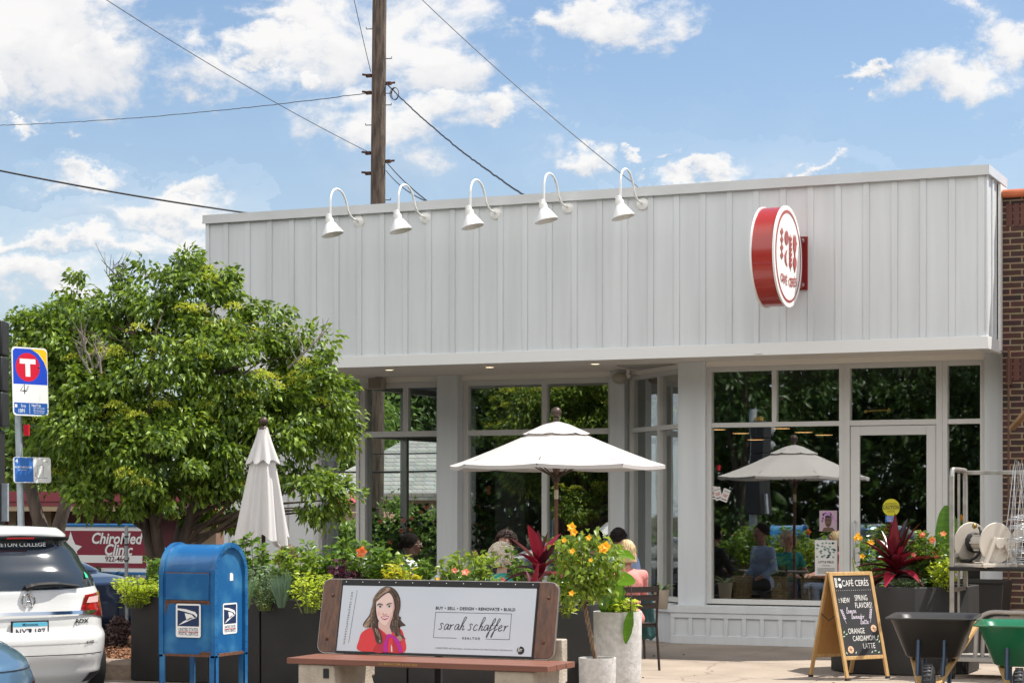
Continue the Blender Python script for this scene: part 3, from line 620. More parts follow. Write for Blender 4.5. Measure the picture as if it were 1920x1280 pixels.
for (x0, y0, x1, y1, dd) in ((235,540,212,490,.0),(235,540,190,487,0),(230,560,195,505,0),(175,690,150,640,-.9),(170,700,140,640,-.95),(190,700,175,640,-1.0),(180,690,205,650,-.9),(160,660,150,620,-.95),(540,690,620,610,-.3)):
    p = dp(x0, y0 , d0 + dd) - bl; q = dp(x1, y1, d0 + dd) - bl; b.tube([p, p.lerp(q, .5) + Vector((rnd.uniform(-.03,.03),0,0)), q], [.012,.009,.003], 5)
    for k in range(7):
        s = p.lerp(q, .2 + .75*k/7); e = s + Vector((rnd.uniform(-.16,.16), rnd.uniform(-.1,.1), rnd.uniform(.08,.26))); b.tube([s, e], [.005,.002], 4)
b.build('bare_twigs', twig, mt)
# far background trees (unit crowns re-used)
def far_tree(px, d, top, width, lm, label, seed, group='trees behind the buildings', low=None, ls=.3, nc=150, nl=42, name='broadleaf_tree'):
    s = FPX / d; w = width / s / 2; base = gd(px, d, -.1); zt = EYE + (HY - top) / s; zl = low if low is not None else zt * .28; h = (zt - zl) / 2
    rnd = random.Random(seed); lobes = []
    for i in range(9):
        a = rnd.random()*6.283; r = rnd.uniform(.25,.6) * w; k = rnd.uniform(.38,.55)
        lobes.append((base.x + math.cos(a)*r, base.y + math.sin(a)*r*.8, zl + h + rnd.uniform(-.55,.5)*h, w*k, w*k, h*k*1.1))
    lobes.append((base.x, base.y, zl + h, w*.6, w*.6, h*.7)); lobes.append((base.x, base.y, zt - h*.45, w*.4, w*.4, h*.45))
    return tree(name, label, 'tree', base, lobes, seed, nc, nl, ls, lm, trunk_r=.16, branches=40, stems=2, droop=.35, crad=.28*w if w < 2.5 else .75, group=group)
far_tree(95, 34, 532, 230, L_back, 'lighter small leaved tree rising behind the blossom tree on its left', 21, ls=.13, nc=200, nl=60, low=2.2)
far_tree(60, 60, 690, 330, L_back, 'bushy green tree behind the traffic signal and maroon clinic', 22, low=.5, ls=.26)
far_tree(330, 75, 700, 420, L_dark, 'dark tree far behind the blossom tree', 23, low=.5, ls=.35)
far_tree(640, 62, 640, 260, L_back, 'tall sunlit tree seen between enclosure and glazed corner', 24, low=1, ls=.24, nc=200)
far_tree(760, 72, 560, 420, L_dark, 'large tree seen through the glazed corner above the shingle roof', 25, low=2, ls=.3, nc=220)
far_tree(950, 80, 620, 420, L_dark, 'dark tree behind the cafe dining room', 26, low=1, ls=.35)
def shrub(name, label, px, d, wpx, top, lm, seed, ls=.1, nc=60, nl=50, group=None, z0=0, dist=None, cat='shrub'):
    s = FPX / d; base = gd(px, d, z0); w = wpx / s / 2; zt = EYE + (HY - top) / s; h = (zt - z0) / 2
    rnd = random.Random(seed); lobes = [(base.x + rnd.uniform(-.6,.6)*w, base.y + rnd.uniform(-.4,.4)*w, z0 + h*rnd.uniform(.7,1.25), w*rnd.uniform(.4,.6), w*.5, h*rnd.uniform(.55,.75)) for _ in range(6)]
    rng = np.random.default_rng(seed); t = thing(name, label, cat, tuple(base), group=group)
    P, dd, L = crown_points(lobes, nc, rng); n = nc*nl; idx = np.repeat(np.arange(nc), nl); off = rng.normal(size=(n,3)) * w * .12; C = P[idx] + off - np.array(base); D = dd[idx]*.5 + rng.normal(size=(n,3))*.6; D[:,2] += .2
    V, F = leaves_np(C, D, ls*(.6+.6*rng.random(n)), ls*.5, rng); np_mesh('foliage', V, F, lm, t)
    b = MB()
    for k in range(10):
        q = Vector((P[k*3] - np.array(base)).tolist()); b.tube([(0,0,-.05), (q.x*.4,q.y*.4,q.z*.5), q], [.02,.012,.005], 5)
    b.build('stems', bark, t); return t
shrub('garden_shrub', 'sunny climbing shrub between the white enclosure and the glazed corner', 655, 36, 110, 950, L_back, 31, nc=110, ls=.11)
shrub('garden_shrub', 'pale green shrub behind the lower glass of the glazed corner', 780, 38, 150, 915, L_back, 32, nc=120, ls=.11)
shrub('garden_shrub', 'dark shrub under the maroon clinic sign', 170, 36, 170, 1070, L_dark, 33, nc=70, ls=.1)
shrub('garden_shrub', 'shrub left of the blue clinic sign post', 60, 40, 120, 1020, L_back, 34, nc=60, ls=.1)
# ---------------------------------------------------------------- shingle roofed house
shin = brick_mat('asphalt_shingle', (.50,.51,.48), (.36,.37,.35), (.16,.16,.16), 1, .30, .10, .008, bump=.2)
hx0, hd = W(556, 45), 45
hz0 = Z(680, 922, 45); hz1 = Z(740, 835, 49)
house = thing('shingle_house', 'low pale house with grey shingle roof seen beside and through the glazed corner', 'house', (hx0 + 4, 47, 0))
b = MB(); b.box(-3.2, -1.5, 0, 8, 6, hz0 - .02); b.build('wall', mat('cream_siding', (.50,.46,.38), .7, var=.1), house)
b = MB(); b.add([(-3.9,-2,hz0-.05),(9,-2,hz0-.05),(9,2.2,hz1+.25),(-2.9,2.2,hz1+.25)],[(0,1,2,3)]); b.add([(-3.9,-2,hz0-.05),(-2.9,2.2,hz1+.25),(-3.9,6.5,hz0-.05)],[(0,1,2)]); b.add([(9,6.5,hz0-.05),(9,2.2,hz1+.25),(-2.9,2.2,hz1+.25),(-3.9,6.5,hz0-.05)],[(0,1,2,3)][::-1])
b.box(-3.9,-2.03,hz0-.2,9,-1.98,hz0-.04); b.build('roof', shin, house)
b = MB(); b.lathe([(.12,0),(.12,.35),(.17,.36),(.17,.42),(.02,.46)], 12, (1.0,.2,hz0+.75)); b.build('roof_vent', dmetal, house)
# ---------------------------------------------------------------- maroon clinic
mar = mat('maroon_paint', (.13,.018,.025), .55, var=.25, vscale=2); mar2 = mat('maroon_metal', (.22,.028,.04), .45, stretch=(1,1,8), var=.15)
cy = 46; cl = thing('clinic_building', 'low maroon clinic with flat overhanging roof behind the blue framed sign', 'building', (W(200, cy), cy, 0))
def clp(b, n, m, par=None): o = b.build(n, m); o.parent = par or cl; o.matrix_parent_inverse = Matrix.Translation(-cl.location) if not par else Matrix.Identity(4); return o
za, zb = Z(200, 920, cy), Z(200, 948, cy)
b = MB(); b.box(W(-260, cy), cy + 1.6, 0, W(450, cy), cy + 9, zb); clp(b, 'wall', mar)
b = MB(); b.box(W(-280, cy), cy, zb, W(430, cy), cy + 9, za); b.box(W(-280, cy), cy - .05, zb + .12, W(430, cy), cy, zb + .2); clp(b, 'roof_band', mar2)
b = MB(); b.box(W(-280, cy), cy + .02, zb - .14, W(430, cy), cy + 1.6, zb - .005); clp(b, 'soffit', mat('tan_paint', (.33,.24,.15), .6))
for px in (22, 88, 345, 400):
    b = MB(); b.box(W(px, cy+1.55), cy + 1.4, 0, W(px + 14, cy+1.55), cy + 1.55, zb - .14); clp(b, 'pilaster', bpy.data.materials['tan_paint'])
for (pa, pb, ya, yb) in ((60,102,975,1040),(350,420,985,1050)):
    Y = cy + 1.5; f = MB(); f.box(W(pa, Y), Y, Z(pa, yb, Y), W(pb, Y), Y + .08, Z(pa, ya, Y)); fo = clp(f, 'window', bpy.data.materials['tan_paint'])
    f = MB(); f.box(W(pa, Y) + .1, Y - .01, Z(pa, yb, Y) + .1, W(pb, Y) - .1, Y - .002, Z(pa, ya, Y) - .1); po = f.build('pane', mat('dark_glass', (.03,.04,.05), .1)); po.parent = fo; po.matrix_parent_inverse = fo.matrix_parent_inverse
b = MB(); Y = cy + 1.45; b.prism([(-.32,0),(.32,0),(.18,-.16),(.05,-.3),(-.12,-.14)], -.03, .03, Matrix.Translation((W(78, Y), Y, Z(78, 965, Y))) @ Matrix.Rotation(rad(90), 4, 'X')); clp(b, 'carved_ornament', bpy.data.materials['tan_paint'])
# red roofed neighbour
nb = thing('red_roof_house', 'pinkish stucco building with a red metal awning behind the closed umbrella', 'house', (W(480, 40), 40, 0))
b = MB(); b.box(W(405, 41) - nb.location.x, 1, 0, W(630, 41) - nb.location.x, 5, Z(480, 960, 41)); b.build('wall', mat('peach_stucco', (.55,.33,.24), .8, var=.12), nb)
b = MB(); xa_, xb_ = W(395, 40) - nb.location.x, W(640, 40) - nb.location.x
b.add([(xa_,0,Z(480,955,40)),(xb_,0,Z(480,955,40)),(xb_-.4,2.2,Z(480,925,42.2)),(xa_+.5,2.2,Z(480,925,42.2))],[(0,1,2,3)]); b.box(xa_,-.05,Z(480,962,40),xb_,0,Z(480,955,40)); b.build('roof', mat('red_roof', (.42,.075,.075), .5), nb)
b = MB(); b.box(W(430,40) - nb.location.x, .2, Z(480,1012,40), W(545,40)-nb.location.x, .9, Z(480,1003,40)); b.build('awning', bpy.data.materials['red_roof'], nb)
# ---------------------------------------------------------------- clinic sign
sy = 30.0; sx0, sx1 = W(108, sy), W(279, sy); sz0, sz1 = Z(190, 1071, sy), Z(190, 987, sy); scx = (sx0+sx1)/2; w = (sx1-sx0)/2
blue = mat('blue_paint', (.02,.17,.42), .4, var=.2, vscale=4)
cs = thing('clinic_sign', 'maroon clinic sign with white script lettering in a blue and white frame', 'sign', (scx, sy, 0))
h = (sz1 - sz0)
b = MB(); b.box(-w-.05,0,sz0-.05,w+.05,.22,sz0); b.box(-w-.05,0,sz1,w+.05,.22,sz1+.05); b.box(-w-.05,0,sz0,-w,.22,sz1); b.box(w,0,sz0,w+.05,.22,sz1); b.box(-.75,.06,0,-.6,.18,sz0-.05); b.box(w-.1,.06,0,w+.02,.18,sz0-.05)
b.prism([(w+.05,0),(w+.28,0),(w+.28,.9*h),(w+.2,1.06*h),(w+.05,1.1*h)], 0, .2, Matrix.Translation((0,.22,sz0-.4)) @ Matrix.Rotation(rad(90),4,'X')); b.build('frame', blue, cs, bevel=.01)
b = MB(); b.box(-w,.03,sz0,w,.2,sz1); b.build('border', wht, cs)
b = MB(); b.box(-w+.07,.018,sz0+.07,w-.07,.03,sz1-.07); b.build('panel', mat('maroon_sign', (.23,.015,.035), .45), cs)
b = MB(); b.box(-w+.36*w,.012,sz0+.15,w-.14,.018,sz0+.15+h*.17); b.build('number_panel', wht, cs)
b = MB(); b.text('ChiroMed', w*.28, sz0+h*.73, h*.34, y=.01, bold=.025, shear=.25, sx=.95); b.text('Clinic', w*.32, sz0+h*.48, h*.34, y=.01, bold=.025, shear=.25, sx=.95)
X0 = -w*.72; 
b.flat([(X0-.08,sz0+.1),(X0+.1,sz0+.1),(X0+.16,sz0+h*.28),(X0+.13,sz0+h*.45),(X0+.24,sz0+h*.56),(X0+.1,sz0+h*.6),(X0+.05,sz0+h*.72),(X0,sz0+h*.9),(X0-.04,sz0+h*.72),(X0-.14,sz0+h*.6),(X0-.1,sz0+h*.4),(X0-.12,sz0+h*.25)], y=.012)
b.build('lettering', wht, cs)
b = MB(); b.text('922-4649', w*.31, sz0+.15+h*.085, h*.16, y=.008, bold=.02, sx=1.05); b.build('phone_number', mat('maroon_ink', (.10,.01,.02), .5), cs)
p = gd(237, 26, -.1); po = thing('steel_post', 'thin galvanised sign post standing in front of the maroon clinic sign', 'post', tuple(p)); b = MB(); b.tube([(0,0,0),(0,0,Z(237,985,p.y)+.1)], .024, 10); b.build('pole', steel, po, smooth=60)
b = MB(); [b.tube([(0,0,z),(0,0,z+.02)], .028, 10) for z in (1.0,1.2,1.3)]; b.build('clamp', dmetal, po)
# ---------------------------------------------------------------- utility pole and wires
PD = 39.0; pw = mat('weathered_pole', (.17,.125,.095), .95, col2=(.07,.05,.04), vscale=7, stretch=(3,3,.35), bump=1.0, bscale=22, lo=.38, hi=.62)
pb = gd(703, PD, 0); pt_ = dp(712, -60, PD); pt_.z = 12.2
up = thing('utility_pole', 'tall weathered wooden utility pole rising behind the cafe roof', 'utility pole', tuple(pb))
b = MB(); n = 26; rings = []
lean = Vector((pt_.x - pb.x, pt_.y - pb.y, 0)); rnd = random.Random(5); ph = [rnd.uniform(.94, 1.06) for _ in range(20)]
for j in range(n + 1):
    z = 12.2 * j / n; r = .155 - .028 * j / n; c = lean * (j / n)
    rings.append([(c.x + r*ph[k]*rnd.uniform(.97,1.03)*math.cos(2*math.pi*k/20), c.y + r*ph[k]*math.sin(2*math.pi*k/20), z) for k in range(20)])
b.loft(rings); b.build('pole', pw, up, smooth=50)
def onpole(py, side):  # point on the pole at photo height py
    z = EYE + (HY - py) * PD / FPX; c = pb + lean * (z / 12.2); return Vector((c.x + side*.15*CT, c.y + side*.15*ST, z))
b = MB()
for py, sd_ in ((55,-1),(110,1),(175,1),(197,1),(235,-1),(375,1),(325,-1)):
    a = onpole(py, sd_) - pb; e = a + Vector((sd_*.09*CT, sd_*.09*ST, 0)); b.tube([a - Vector((sd_*.05,0,0)), e, e + Vector((0,0,.035))], .009, 6)
b.build('step_pegs', dmetal, up)
b = MB(); 
for py, sd_ in ((142,-1),(157,1),(174,-1),(287,-1),(303,1),(325,-1)):
    a = onpole(py, sd_) - pb; b.cbox(a + Vector((sd_*.04,0,0)), (.10,.06,.06)); b.tube([a, a + Vector((sd_*.16*CT, sd_*.16*ST, .02))], .02, 8)
b.build('insulator_hardware', mat('rusty_iron', (.10,.045,.03), .8, metal=.4), up)
wire_m = mat('cable_black', (.02,.02,.022), .6); wire_g = mat('cable_grey', (.10,.10,.11), .6)
def cable(a, c, r, sag, label, m=wire_g, wav=0, n=40):
    a = Vector(a); c = Vector(c); pts = []; rnd = random.Random(1)
    for i in range(n + 1):
        t = i / n; p = a.lerp(c, t); p.z -= sag * 4 * t * (1 - t)
        if wav: p += Vector((rnd.uniform(-1,1), rnd.uniform(-1,1), rnd.uniform(-1,1))) * wav
        pts.append(p - a)
    b = MB(); b.tube(pts, r, 6); o = b.build('overhead_cable', m, loc=a, smooth=80); return tag(o, label, 'cable', 'overhead wires at the utility pole')
P_ = onpole
cable(P_(287,-1), dp(60, -92, 30), .0065, .12, 'thin wire climbing from the pole to the upper left corner of the sky')
cable(P_(174,-1), dp(-260, 236, 52), .008, .22, 'twisted wire running nearly level from the pole to the left edge', wav=.006, n=120)
cable(P_(135,-1), dp(655, -40, 38), .007, .02, 'short steep wire rising just left of the pole top')
cable(dp(-240, 268, 24), Vector((XL + 1.1, YF + 1.2, ZT)), .012, .08, 'thick black cable ending at the left end of the cafe roof', wire_m)
cable(P_(157,1), Vector((W(982, 24), 24, Z(982, 366, 24))), .012, .10, 'wavy black service cable from the pole down to the roof between the lamps', wire_m, wav=.006, n=70)
cable(dp(700, -90, 30), Vector((W(1198, 24.5), 24.5, Z(1198, 352, 24.5))), .006, .1, 'straight thin wire crossing the sky right of the pole')
cable(P_(303,1), Vector((W(805, 24), 24, Z(805, 380, 24))), .009, .04, 'upper one of two short wires from the pole to the roof edge', wire_m)
cable(P_(320,1), Vector((W(803, 24.1), 24.1, Z(803, 379, 24.1))), .008, .07, 'lower one of two short wires from the pole to the roof edge', wire_m)
cable(at(600, 850, 33), at(900, 846, 33), .012, .02, 'upper thin cable crossing in front of the shingle roof', wire_m)
cable(at(600, 884, 33), at(900, 880, 33), .02, .02, 'lower thick cable crossing in front of the shingle roof', wire_m)
b = MB(); c = P_(157,1).lerp(Vector((W(982,24),24,Z(982,366,24))), .08); c.z -= .07
for k in range(3): b.tube([Vector((.09*math.cos(t*.42+k)*(1-.1*k), .02*k, .11*math.sin(t*.42+k))) for t in range(16)], .006, 5)
tag(b.build('cable_loop', wire_m, loc=c), 'small coil of spare black cable hanging on the service wire', 'cable')
# ---------------------------------------------------------------- street side behind the camera, seen mirrored in the windows
rng = np.random.default_rng(77); n = 130000; C = np.stack([rng.uniform(-85, 25, n), rng.uniform(-36, -23, n), 14.5 * rng.random(n) ** .9 * (1 + .12*np.sin(np.arange(n)))], 1); C[:,2] *= .82 + .18*np.sin(C[:,0]*.55) ; D = rng.normal(size=(n,3)); D[:,2] -= .3
V, F = leaves_np(C, D, .55*(.6+.6*rng.random(n)), .34, rng); tag(np_mesh('woodland', V, F, L_dark), 'dark leafy woodland mass behind the trees across the road', 'woodland', kind='stuff')
for i, (x, y, h, w_) in enumerate(((-36,-17,11,12),(-27,-20,12,12),(-19,-15,10.5,10),(-12,-18,12,11),(-5,-14,10,9),(3,-19,12,12),(-46,-12,11,12),(12,-16,11,12),(-15,-26,14,13),(-31,-29,15,14))):
    rnd = random.Random(i + 50); lobes = [(x + rnd.uniform(-.3,.3)*w_, y + rnd.uniform(-.3,.3)*w_*.7, h*rnd.uniform(.35,.8), w_*.27, w_*.27, h*.2) for _ in range(8)] + [(x,y,h*.25,w_*.35,w_*.3,h*.2),(x,y,h*.55,w_*.4,w_*.35,h*.35)]
    tree('street_tree', ['large street tree across the road, first from the left', 'tall leafy street tree across the road behind the kerb', 'rounded street tree opposite the glazed corner', 'street tree across the road opposite the open umbrella', 'smaller street tree across the road opposite the main window', 'wide street tree across the road opposite the glass door', 'outermost street tree on the far left across the road', 'outermost street tree on the far right across the road', 'tallest tree in the second row across the road', 'very tall tree at the back of the far side of the road'][i], 'tree', (x, y, -.1), lobes, i + 50, 150, 100, .24, L_dark, trunk_r=.2, branches=24, stems=2, droop=.3, crad=1.1, group='trees across the road')
# ---------------------------------------------------------------- planters and plants
PY, PZ = 16.05, .77
def planter(name, label, poly, h, group=None, seams=()):
    cx = sum(p[0] for p in poly)/len(poly); cy_ = sum(p[1] for p in poly)/len(poly); t = thing(name, label, 'planter', (cx, cy_, 0), group=group)
    P = [(p[0]-cx, p[1]-cy_) for p in poly]; th = .045
    def off(P, k): c = Vector((0,0)); return [((p[0])*(1-k/max(.2,abs(p[0]) if abs(p[0])>.2 else .4)), p[1]*(1-k/max(.2,abs(p[1])))) for p in P]
    I = off(P, th); n = len(P); b = MB()
    vs = [(p[0],p[1],.01) for p in P] + [(p[0],p[1],h) for p in P] + [(p[0],p[1],h) for p in I] + [(p[0],p[1],h-.09) for p in I]
    fs = [(i,(i+1)%n,n+(i+1)%n,n+i) for i in range(n)] + [(n+i,n+(i+1)%n,2*n+(i+1)%n,2*n+i) for i in range(n)] + [(2*n+i,2*n+(i+1)%n,3*n+(i+1)%n,3*n+i) for i in range(n)]
    b.add(vs, fs); b.build('shell', charcoal, t, bevel=.008)
    b = MB(); b.add([(p[0],p[1],h-.05) for p in I], [tuple(range(n))]); b.build('soil', soil, t); return t
def rect_planter(pa, pb, label, Y=PY, dep=.62, h=PZ):
    x0, x1 = W(pa, Y), W(pb, Y); return planter('planter_box', label, [(x0,Y),(x1,Y),(x1,Y+dep),(x0,Y+dep)], h, 'dark planter boxes along the patio')
rect_planter(245, 486, 'dark rectangular planter box behind the blue mailbox')
rect_planter(489, 762, 'dark rectangular planter box between the mailbox and the bench portrait')
x0, x1, x2 = W(765, PY), W(1044, PY), W(1044, PY) + .20
planter('planter_box', 'dark chamfered planter box behind the right half of the bench', [(x0,PY),(x1,PY),(x2,PY+.24),(x2,PY+.6),(x1,PY+.8),(x0,PY+.8)], PZ, 'dark planter boxes along the patio')
RY = 19.4; x0, x1 = W(1598, RY), W(1715, RY)
planter('planter_box', 'dark chamfered planter box holding the red cordyline beside the chalkboard', [(x0,RY),(x1,RY),(x1+.42,RY+.42),(x1+.42,RY+.95),(x1+.05,RY+1.2),(x0,RY+1.2),(x0-.3,RY+.8),(x0-.3,RY+.35)], .83, 'dark planter boxes along the patio')
def blade(b, base, d, L, w, bend, fold=.18, n=7, tip=.7, side=None):
    base = Vector(base); d = Vector(d).normalized(); s = side or (d.cross(Vector((0,0,1))).normalized() if abs(d.z) < .97 else Vector((1,0,0))); vs = []; p = base.copy(); dd = d.copy(); up = s.cross(dd)
    for i in range(n + 1):
        t = i / n; ww = w * (math.sin(math.pi * min(1, (t*.93+.07)) ** tip) ** .8) if i < n else .001; up = s.cross(dd).normalized()
        vs += [p + s*ww/2 + up*ww*fold, p, p - s*ww/2 + up*ww*fold]
        p = p + dd * L / n; dd = (dd + Vector((0,0,-bend/n))).normalized()
    b.add(vs, [f for i in range(n) for f in ((3*i,3*i+1,3*i+4,3*i+3),(3*i+1,3*i+2,3*i+5,3*i+4))])
L_a = leafm('hibiscus_leaf', (.16,.27,.03), (.045,.11,.012), .35, .35); L_b = leafm('bright_leaf', (.27,.36,.04), (.10,.19,.02), .4, .4); L_y = leafm('croton_leaf', (.62,.52,.03), (.20,.27,.02), .35, .35)
L_p = leafm('coleus_leaf', (.10,.018,.045), (.035,.008,.02), .2, .4); L_g = leafm('grey_green_leaf', (.20,.30,.14), (.10,.18,.08), .3, .5); L_lime = leafm('lime_leaf', (.52,.60,.05), (.24,.36,.03), .4, .4)
L_red = mat('cordyline_red', (.15,.010,.018), .30, island=True, col2=(.025,.005,.009), trans=.15); L_pink = mat('cordyline_pink', (.36,.022,.045), .32, island=True, col2=(.06,.008,.014), trans=.15)
F_or = mat('orange_petal', (.80,.22,.05), .5, trans=.35, island=True, col2=(.7,.28,.1)); F_ye = mat('yellow_petal', (.9,.60,.02), .5, trans=.35, island=True, col2=(.82,.42,.01)); F_co = mat('coral_petal', (.80,.22,.16), .5, trans=.35, island=True, col2=(.75,.34,.2))
stemm = mat('green_stem', (.10,.13,.03), .6)
def flower(b, c, nrm, r, n=6):
    for q in range(2): flower1(b, Vector(c) + Vector((0,-.002*q,0)), Vector(nrm) + Vector((.35*q, 0, .3*q)), r*(1 - .35*q), 5)
def flower1(b, c, nrm, r, n=6):
    nrm = Vector(nrm).normalized(); u = nrm.orthogonal().normalized(); v = nrm.cross(u)
    for k in range(n):
        a = 2*math.pi*k/n; d = (u*math.cos(a) + v*math.sin(a) + nrm*.35); blade(b, Vector(c), d, r, r*1.2, .35, fold=.08, n=4, tip=.38, side=d.cross(nrm).normalized())
def bush(name, label, x, y, z0, h, w, lm, ls, n, seed, cat='plant', fl=None, up=.5, ratio=.5, stems=9, dep=None, group=None, lw=None):
    rng = np.random.default_rng(seed); rnd = random.Random(seed); t = thing(name, label, cat, (x,y,z0), group=group); dep = dep or w
    b = MB(); C = []; D = []; tips = []
    for s in range(stems):
        a = rnd.random()*6.283; r = rnd.random()**.5; tip = Vector((math.cos(a)*r*w/2, math.sin(a)*r*dep/2, h*rnd.uniform(.55,1.06)*(1 - .2*r))); base = Vector((tip.x*.35, tip.y*.35, -.04)); m_ = base.lerp(tip,.5) + Vector((rnd.uniform(-.03,.03), rnd.uniform(-.03,.03), .04))
        pts = crom([base, m_, tip], 5); b.tube(pts, [.006*(1-.6*i/len(pts)) for i in range(len(pts))], 5); tips.append(tip)
        k = max(3, n // stems)
        for j in range(k):
            u = rnd.uniform(.18, 1); q = pts[min(len(pts)-1, int(u*len(pts)))]; aa = rnd.random()*6.283; rr = rnd.random() * w * .07
            C.append((q.x + math.cos(aa)*rr, q.y + math.sin(aa)*rr, q.z + rnd.uniform(-.02,.02))); D.append((math.cos(aa), math.sin(aa), rnd.uniform(-.5,.9)*up*1.4 + .1))
    n_ = len(C); V, F = leaves_np(C, D, ls*(.6+.55*rng.random(n_)), (lw or ls*ratio)*(.7+.5*rng.random(n_)), rng, curl=.2)
    np_mesh('foliage', V, F, lm, t); b.build('stems', stemm, t)
    if fl:
        for (fm, cnt, fr) in fl:
            b = MB()
            for k in range(cnt):
                q = rnd.choice(tips) if rnd.random() < .7 else Vector(C[rnd.randrange(len(C))]); q = q + Vector((rnd.uniform(-.03,.03), rnd.uniform(-.06,.01), rnd.uniform(.0,.04))); nn = Vector((rnd.uniform(-.6,.6), -1, rnd.uniform(.1,.9))); flower(b, q, nn, fr*rnd.uniform(.8,1.15)); 
            b.build('blossoms', fm, t)
    return t
def pp(px, d): p = gd(px, d); return p.x, p.y
def pbush(px, d, top, wpx, z0, name, label, lm, ls, n, seed, **k):
    x, y = pp(px, d); s = FPX/d; return bush(name, label, x, y, z0, (EYE + (HY-top)/s - z0)*1.12, wpx/s, lm, ls, n, seed, **k)
D1_ = 18.6; sz0_ = PZ - .06
pbush(250, 18.9, 1086, 95, sz0_, 'juniper', 'yellow green feathery juniper spilling over the left planter end', L_lime, .05, 1500, 1, ratio=.28, stems=26, up=.3, cat='shrub')
pbush(287, 19.1, 1040, 40, sz0_, 'hibiscus_plant', 'slim green shrub half hidden behind the left side of the mailbox', L_a, .085, 160, 2)
pbush(475, 19, 1005, 78, sz0_, 'hibiscus_plant', 'tall leafy shrub just right of the blue mailbox top', L_a, .095, 420, 3, stems=12)
pbush(500, 18.4, 1062, 90, sz0_, 'flowering_herb', 'low pale green herb below the hem of the closed umbrella', L_g, .05, 700, 4, ratio=.3, stems=20)
pbush(560, 18.6, 1028, 90, sz0_, 'hibiscus_plant', 'bright green shrub below the face of the brown haired person', L_b, .085, 520, 5, stems=14)
pbush(612, 18.9, 1012, 105, sz0_, 'hibiscus_plant', 'dense green shrub in front of the white enclosure corner', L_a, .09, 600, 6, stems=16, fl=((F_or,1,.02),))
pbush(578, 18.0, 1075, 80, sz0_, 'low_herb', 'low yellow green herb at the planter rim left of the bench', L_lime, .06, 420, 7, ratio=.35, stems=18)
pbush(655, 18.3, 1050, 62, sz0_, 'coleus', 'purple leaved coleus left of the orange hibiscus bloom', L_p, .08, 300, 8, ratio=.6, stems=12)
pbush(706, 18.5, 1018, 88, sz0_, 'hibiscus_plant', 'green hibiscus with one big orange bloom above the bench sign', L_a, .095, 430, 9, stems=13)
x, y = pp(679, 18.0); b = MB(); z = EYE + (HY-1035)/(FPX/18.0)
for k in range(3): flower(b, (0,0,0), (.1+.2*k,-1,.25-.2*k), .062-.012*k, 6)
for q in bpy.data.objects:
    if q.get('label','').startswith('green hibiscus with one'): o = b.build('bloom', F_or, q); o.location = Vector((x,y,z)) - q.location
pbush(756, 18.2, 1062, 70, sz0_, 'croton', 'yellow and green croton above the top edge of the bench portrait', L_y, .095, 260, 10, ratio=.42, stems=12)
pbush(735, 18.9, 1040, 60, sz0_, 'hibiscus_plant', 'green shrub in front of the person in white', L_b, .085, 260, 11)
pbush(812, 18.2, 1078, 70, sz0_, 'low_herb', 'sparse low herb with small orange flowers below the laptop', L_g, .05, 260, 12, ratio=.25, stems=16, fl=((F_ye,5,.02),))
pbush(785, 18.7, 1052, 70, sz0_, 'hibiscus_plant', 'low green shrub directly below the raised hands of the person in white', L_a, .08, 300, 51, stems=14)
pbush(838, 18.9, 1048, 60, sz0_, 'hibiscus_plant', 'small green shrub in front of the laptop table', L_b, .075, 260, 52, stems=12)
pbush(650, 18.8, 1022, 66, sz0_, 'hibiscus_plant', 'green shrub behind the purple coleus', L_a, .085, 340, 54, stems=14)
pbush(535, 19.0, 1040, 70, sz0_, 'hibiscus_plant', 'green shrub in front of the closed umbrella pole', L_a, .085, 360, 55, stems=14)
pbush(888, 18.5, 1030, 88, sz0_, 'rose_bush', 'green rose bush with coral buds left of the curly haired woman', L_b, .08, 520, 13, stems=15, fl=((F_co,3,.034),))
pbush(860, 18.1, 1060, 44, sz0_, 'rose_bush', 'small rose bush with salmon bloom right of the laptop', L_a, .075, 130, 14, fl=((F_co,2,.042),))
pbush(930, 18.2, 1086, 60, sz0_, 'low_herb', 'low fine green herb in front of the teal shirt', L_b, .055, 360, 15, ratio=.3, stems=18, fl=((F_co,1,.03),))
pbush(980, 19.0, 1030, 70, sz0_, 'hibiscus_plant', 'dark green shrub between the curly haired woman and the red cordyline', L_a, .08, 300, 16)
pbush(1078, 18.6, 1008, 100, sz0_, 'marigold_bush', 'tall green bush with yellow blooms behind the red cordyline', L_a, .085, 520, 17, stems=14, fl=((F_ye,9,.034),))
pbush(1062, 17.2, 1100, 46, sz0_, 'low_herb', 'pale spiky herb at the corner of the chamfered planter', L_lime, .08, 220, 18, ratio=.16, stems=14)
pbush(1048, 18.0, 1082, 50, sz0_, 'hibiscus_plant', 'low green foliage under the red cordyline', L_a, .07, 200, 19)
def grass(px, d, top, wpx, z0, label, m, seed, n=170):
    x, y = pp(px, d); s = FPX/d; h = EYE + (HY-top)/s - z0; rnd = random.Random(seed); t = thing('ornamental_grass', label, 'grass tuft', (x,y,z0)); b = MB()
    for k in range(n):
        a = rnd.random()*6.283; sp = rnd.random()*wpx/s/2/h; blade(b, (math.cos(a)*.03, math.sin(a)*.03, 0), (math.cos(a)*sp, math.sin(a)*sp, 1), h*rnd.uniform(.7,1.05), .006, .5*rnd.random(), n=4)
    b.build('blades', m, t)
grass(528, 18.1, 1070, 56, sz0_, 'blue green tufted grass in the planter left of the bench', mat('blue_grass', (.16,.25,.16), .6, island=True, col2=(.08,.14,.08), trans=.2), 1)
grass(460, 17.9, 1080, 46, sz0_, 'small pale grass tuft next to the mailbox', L_g, 2, 90)
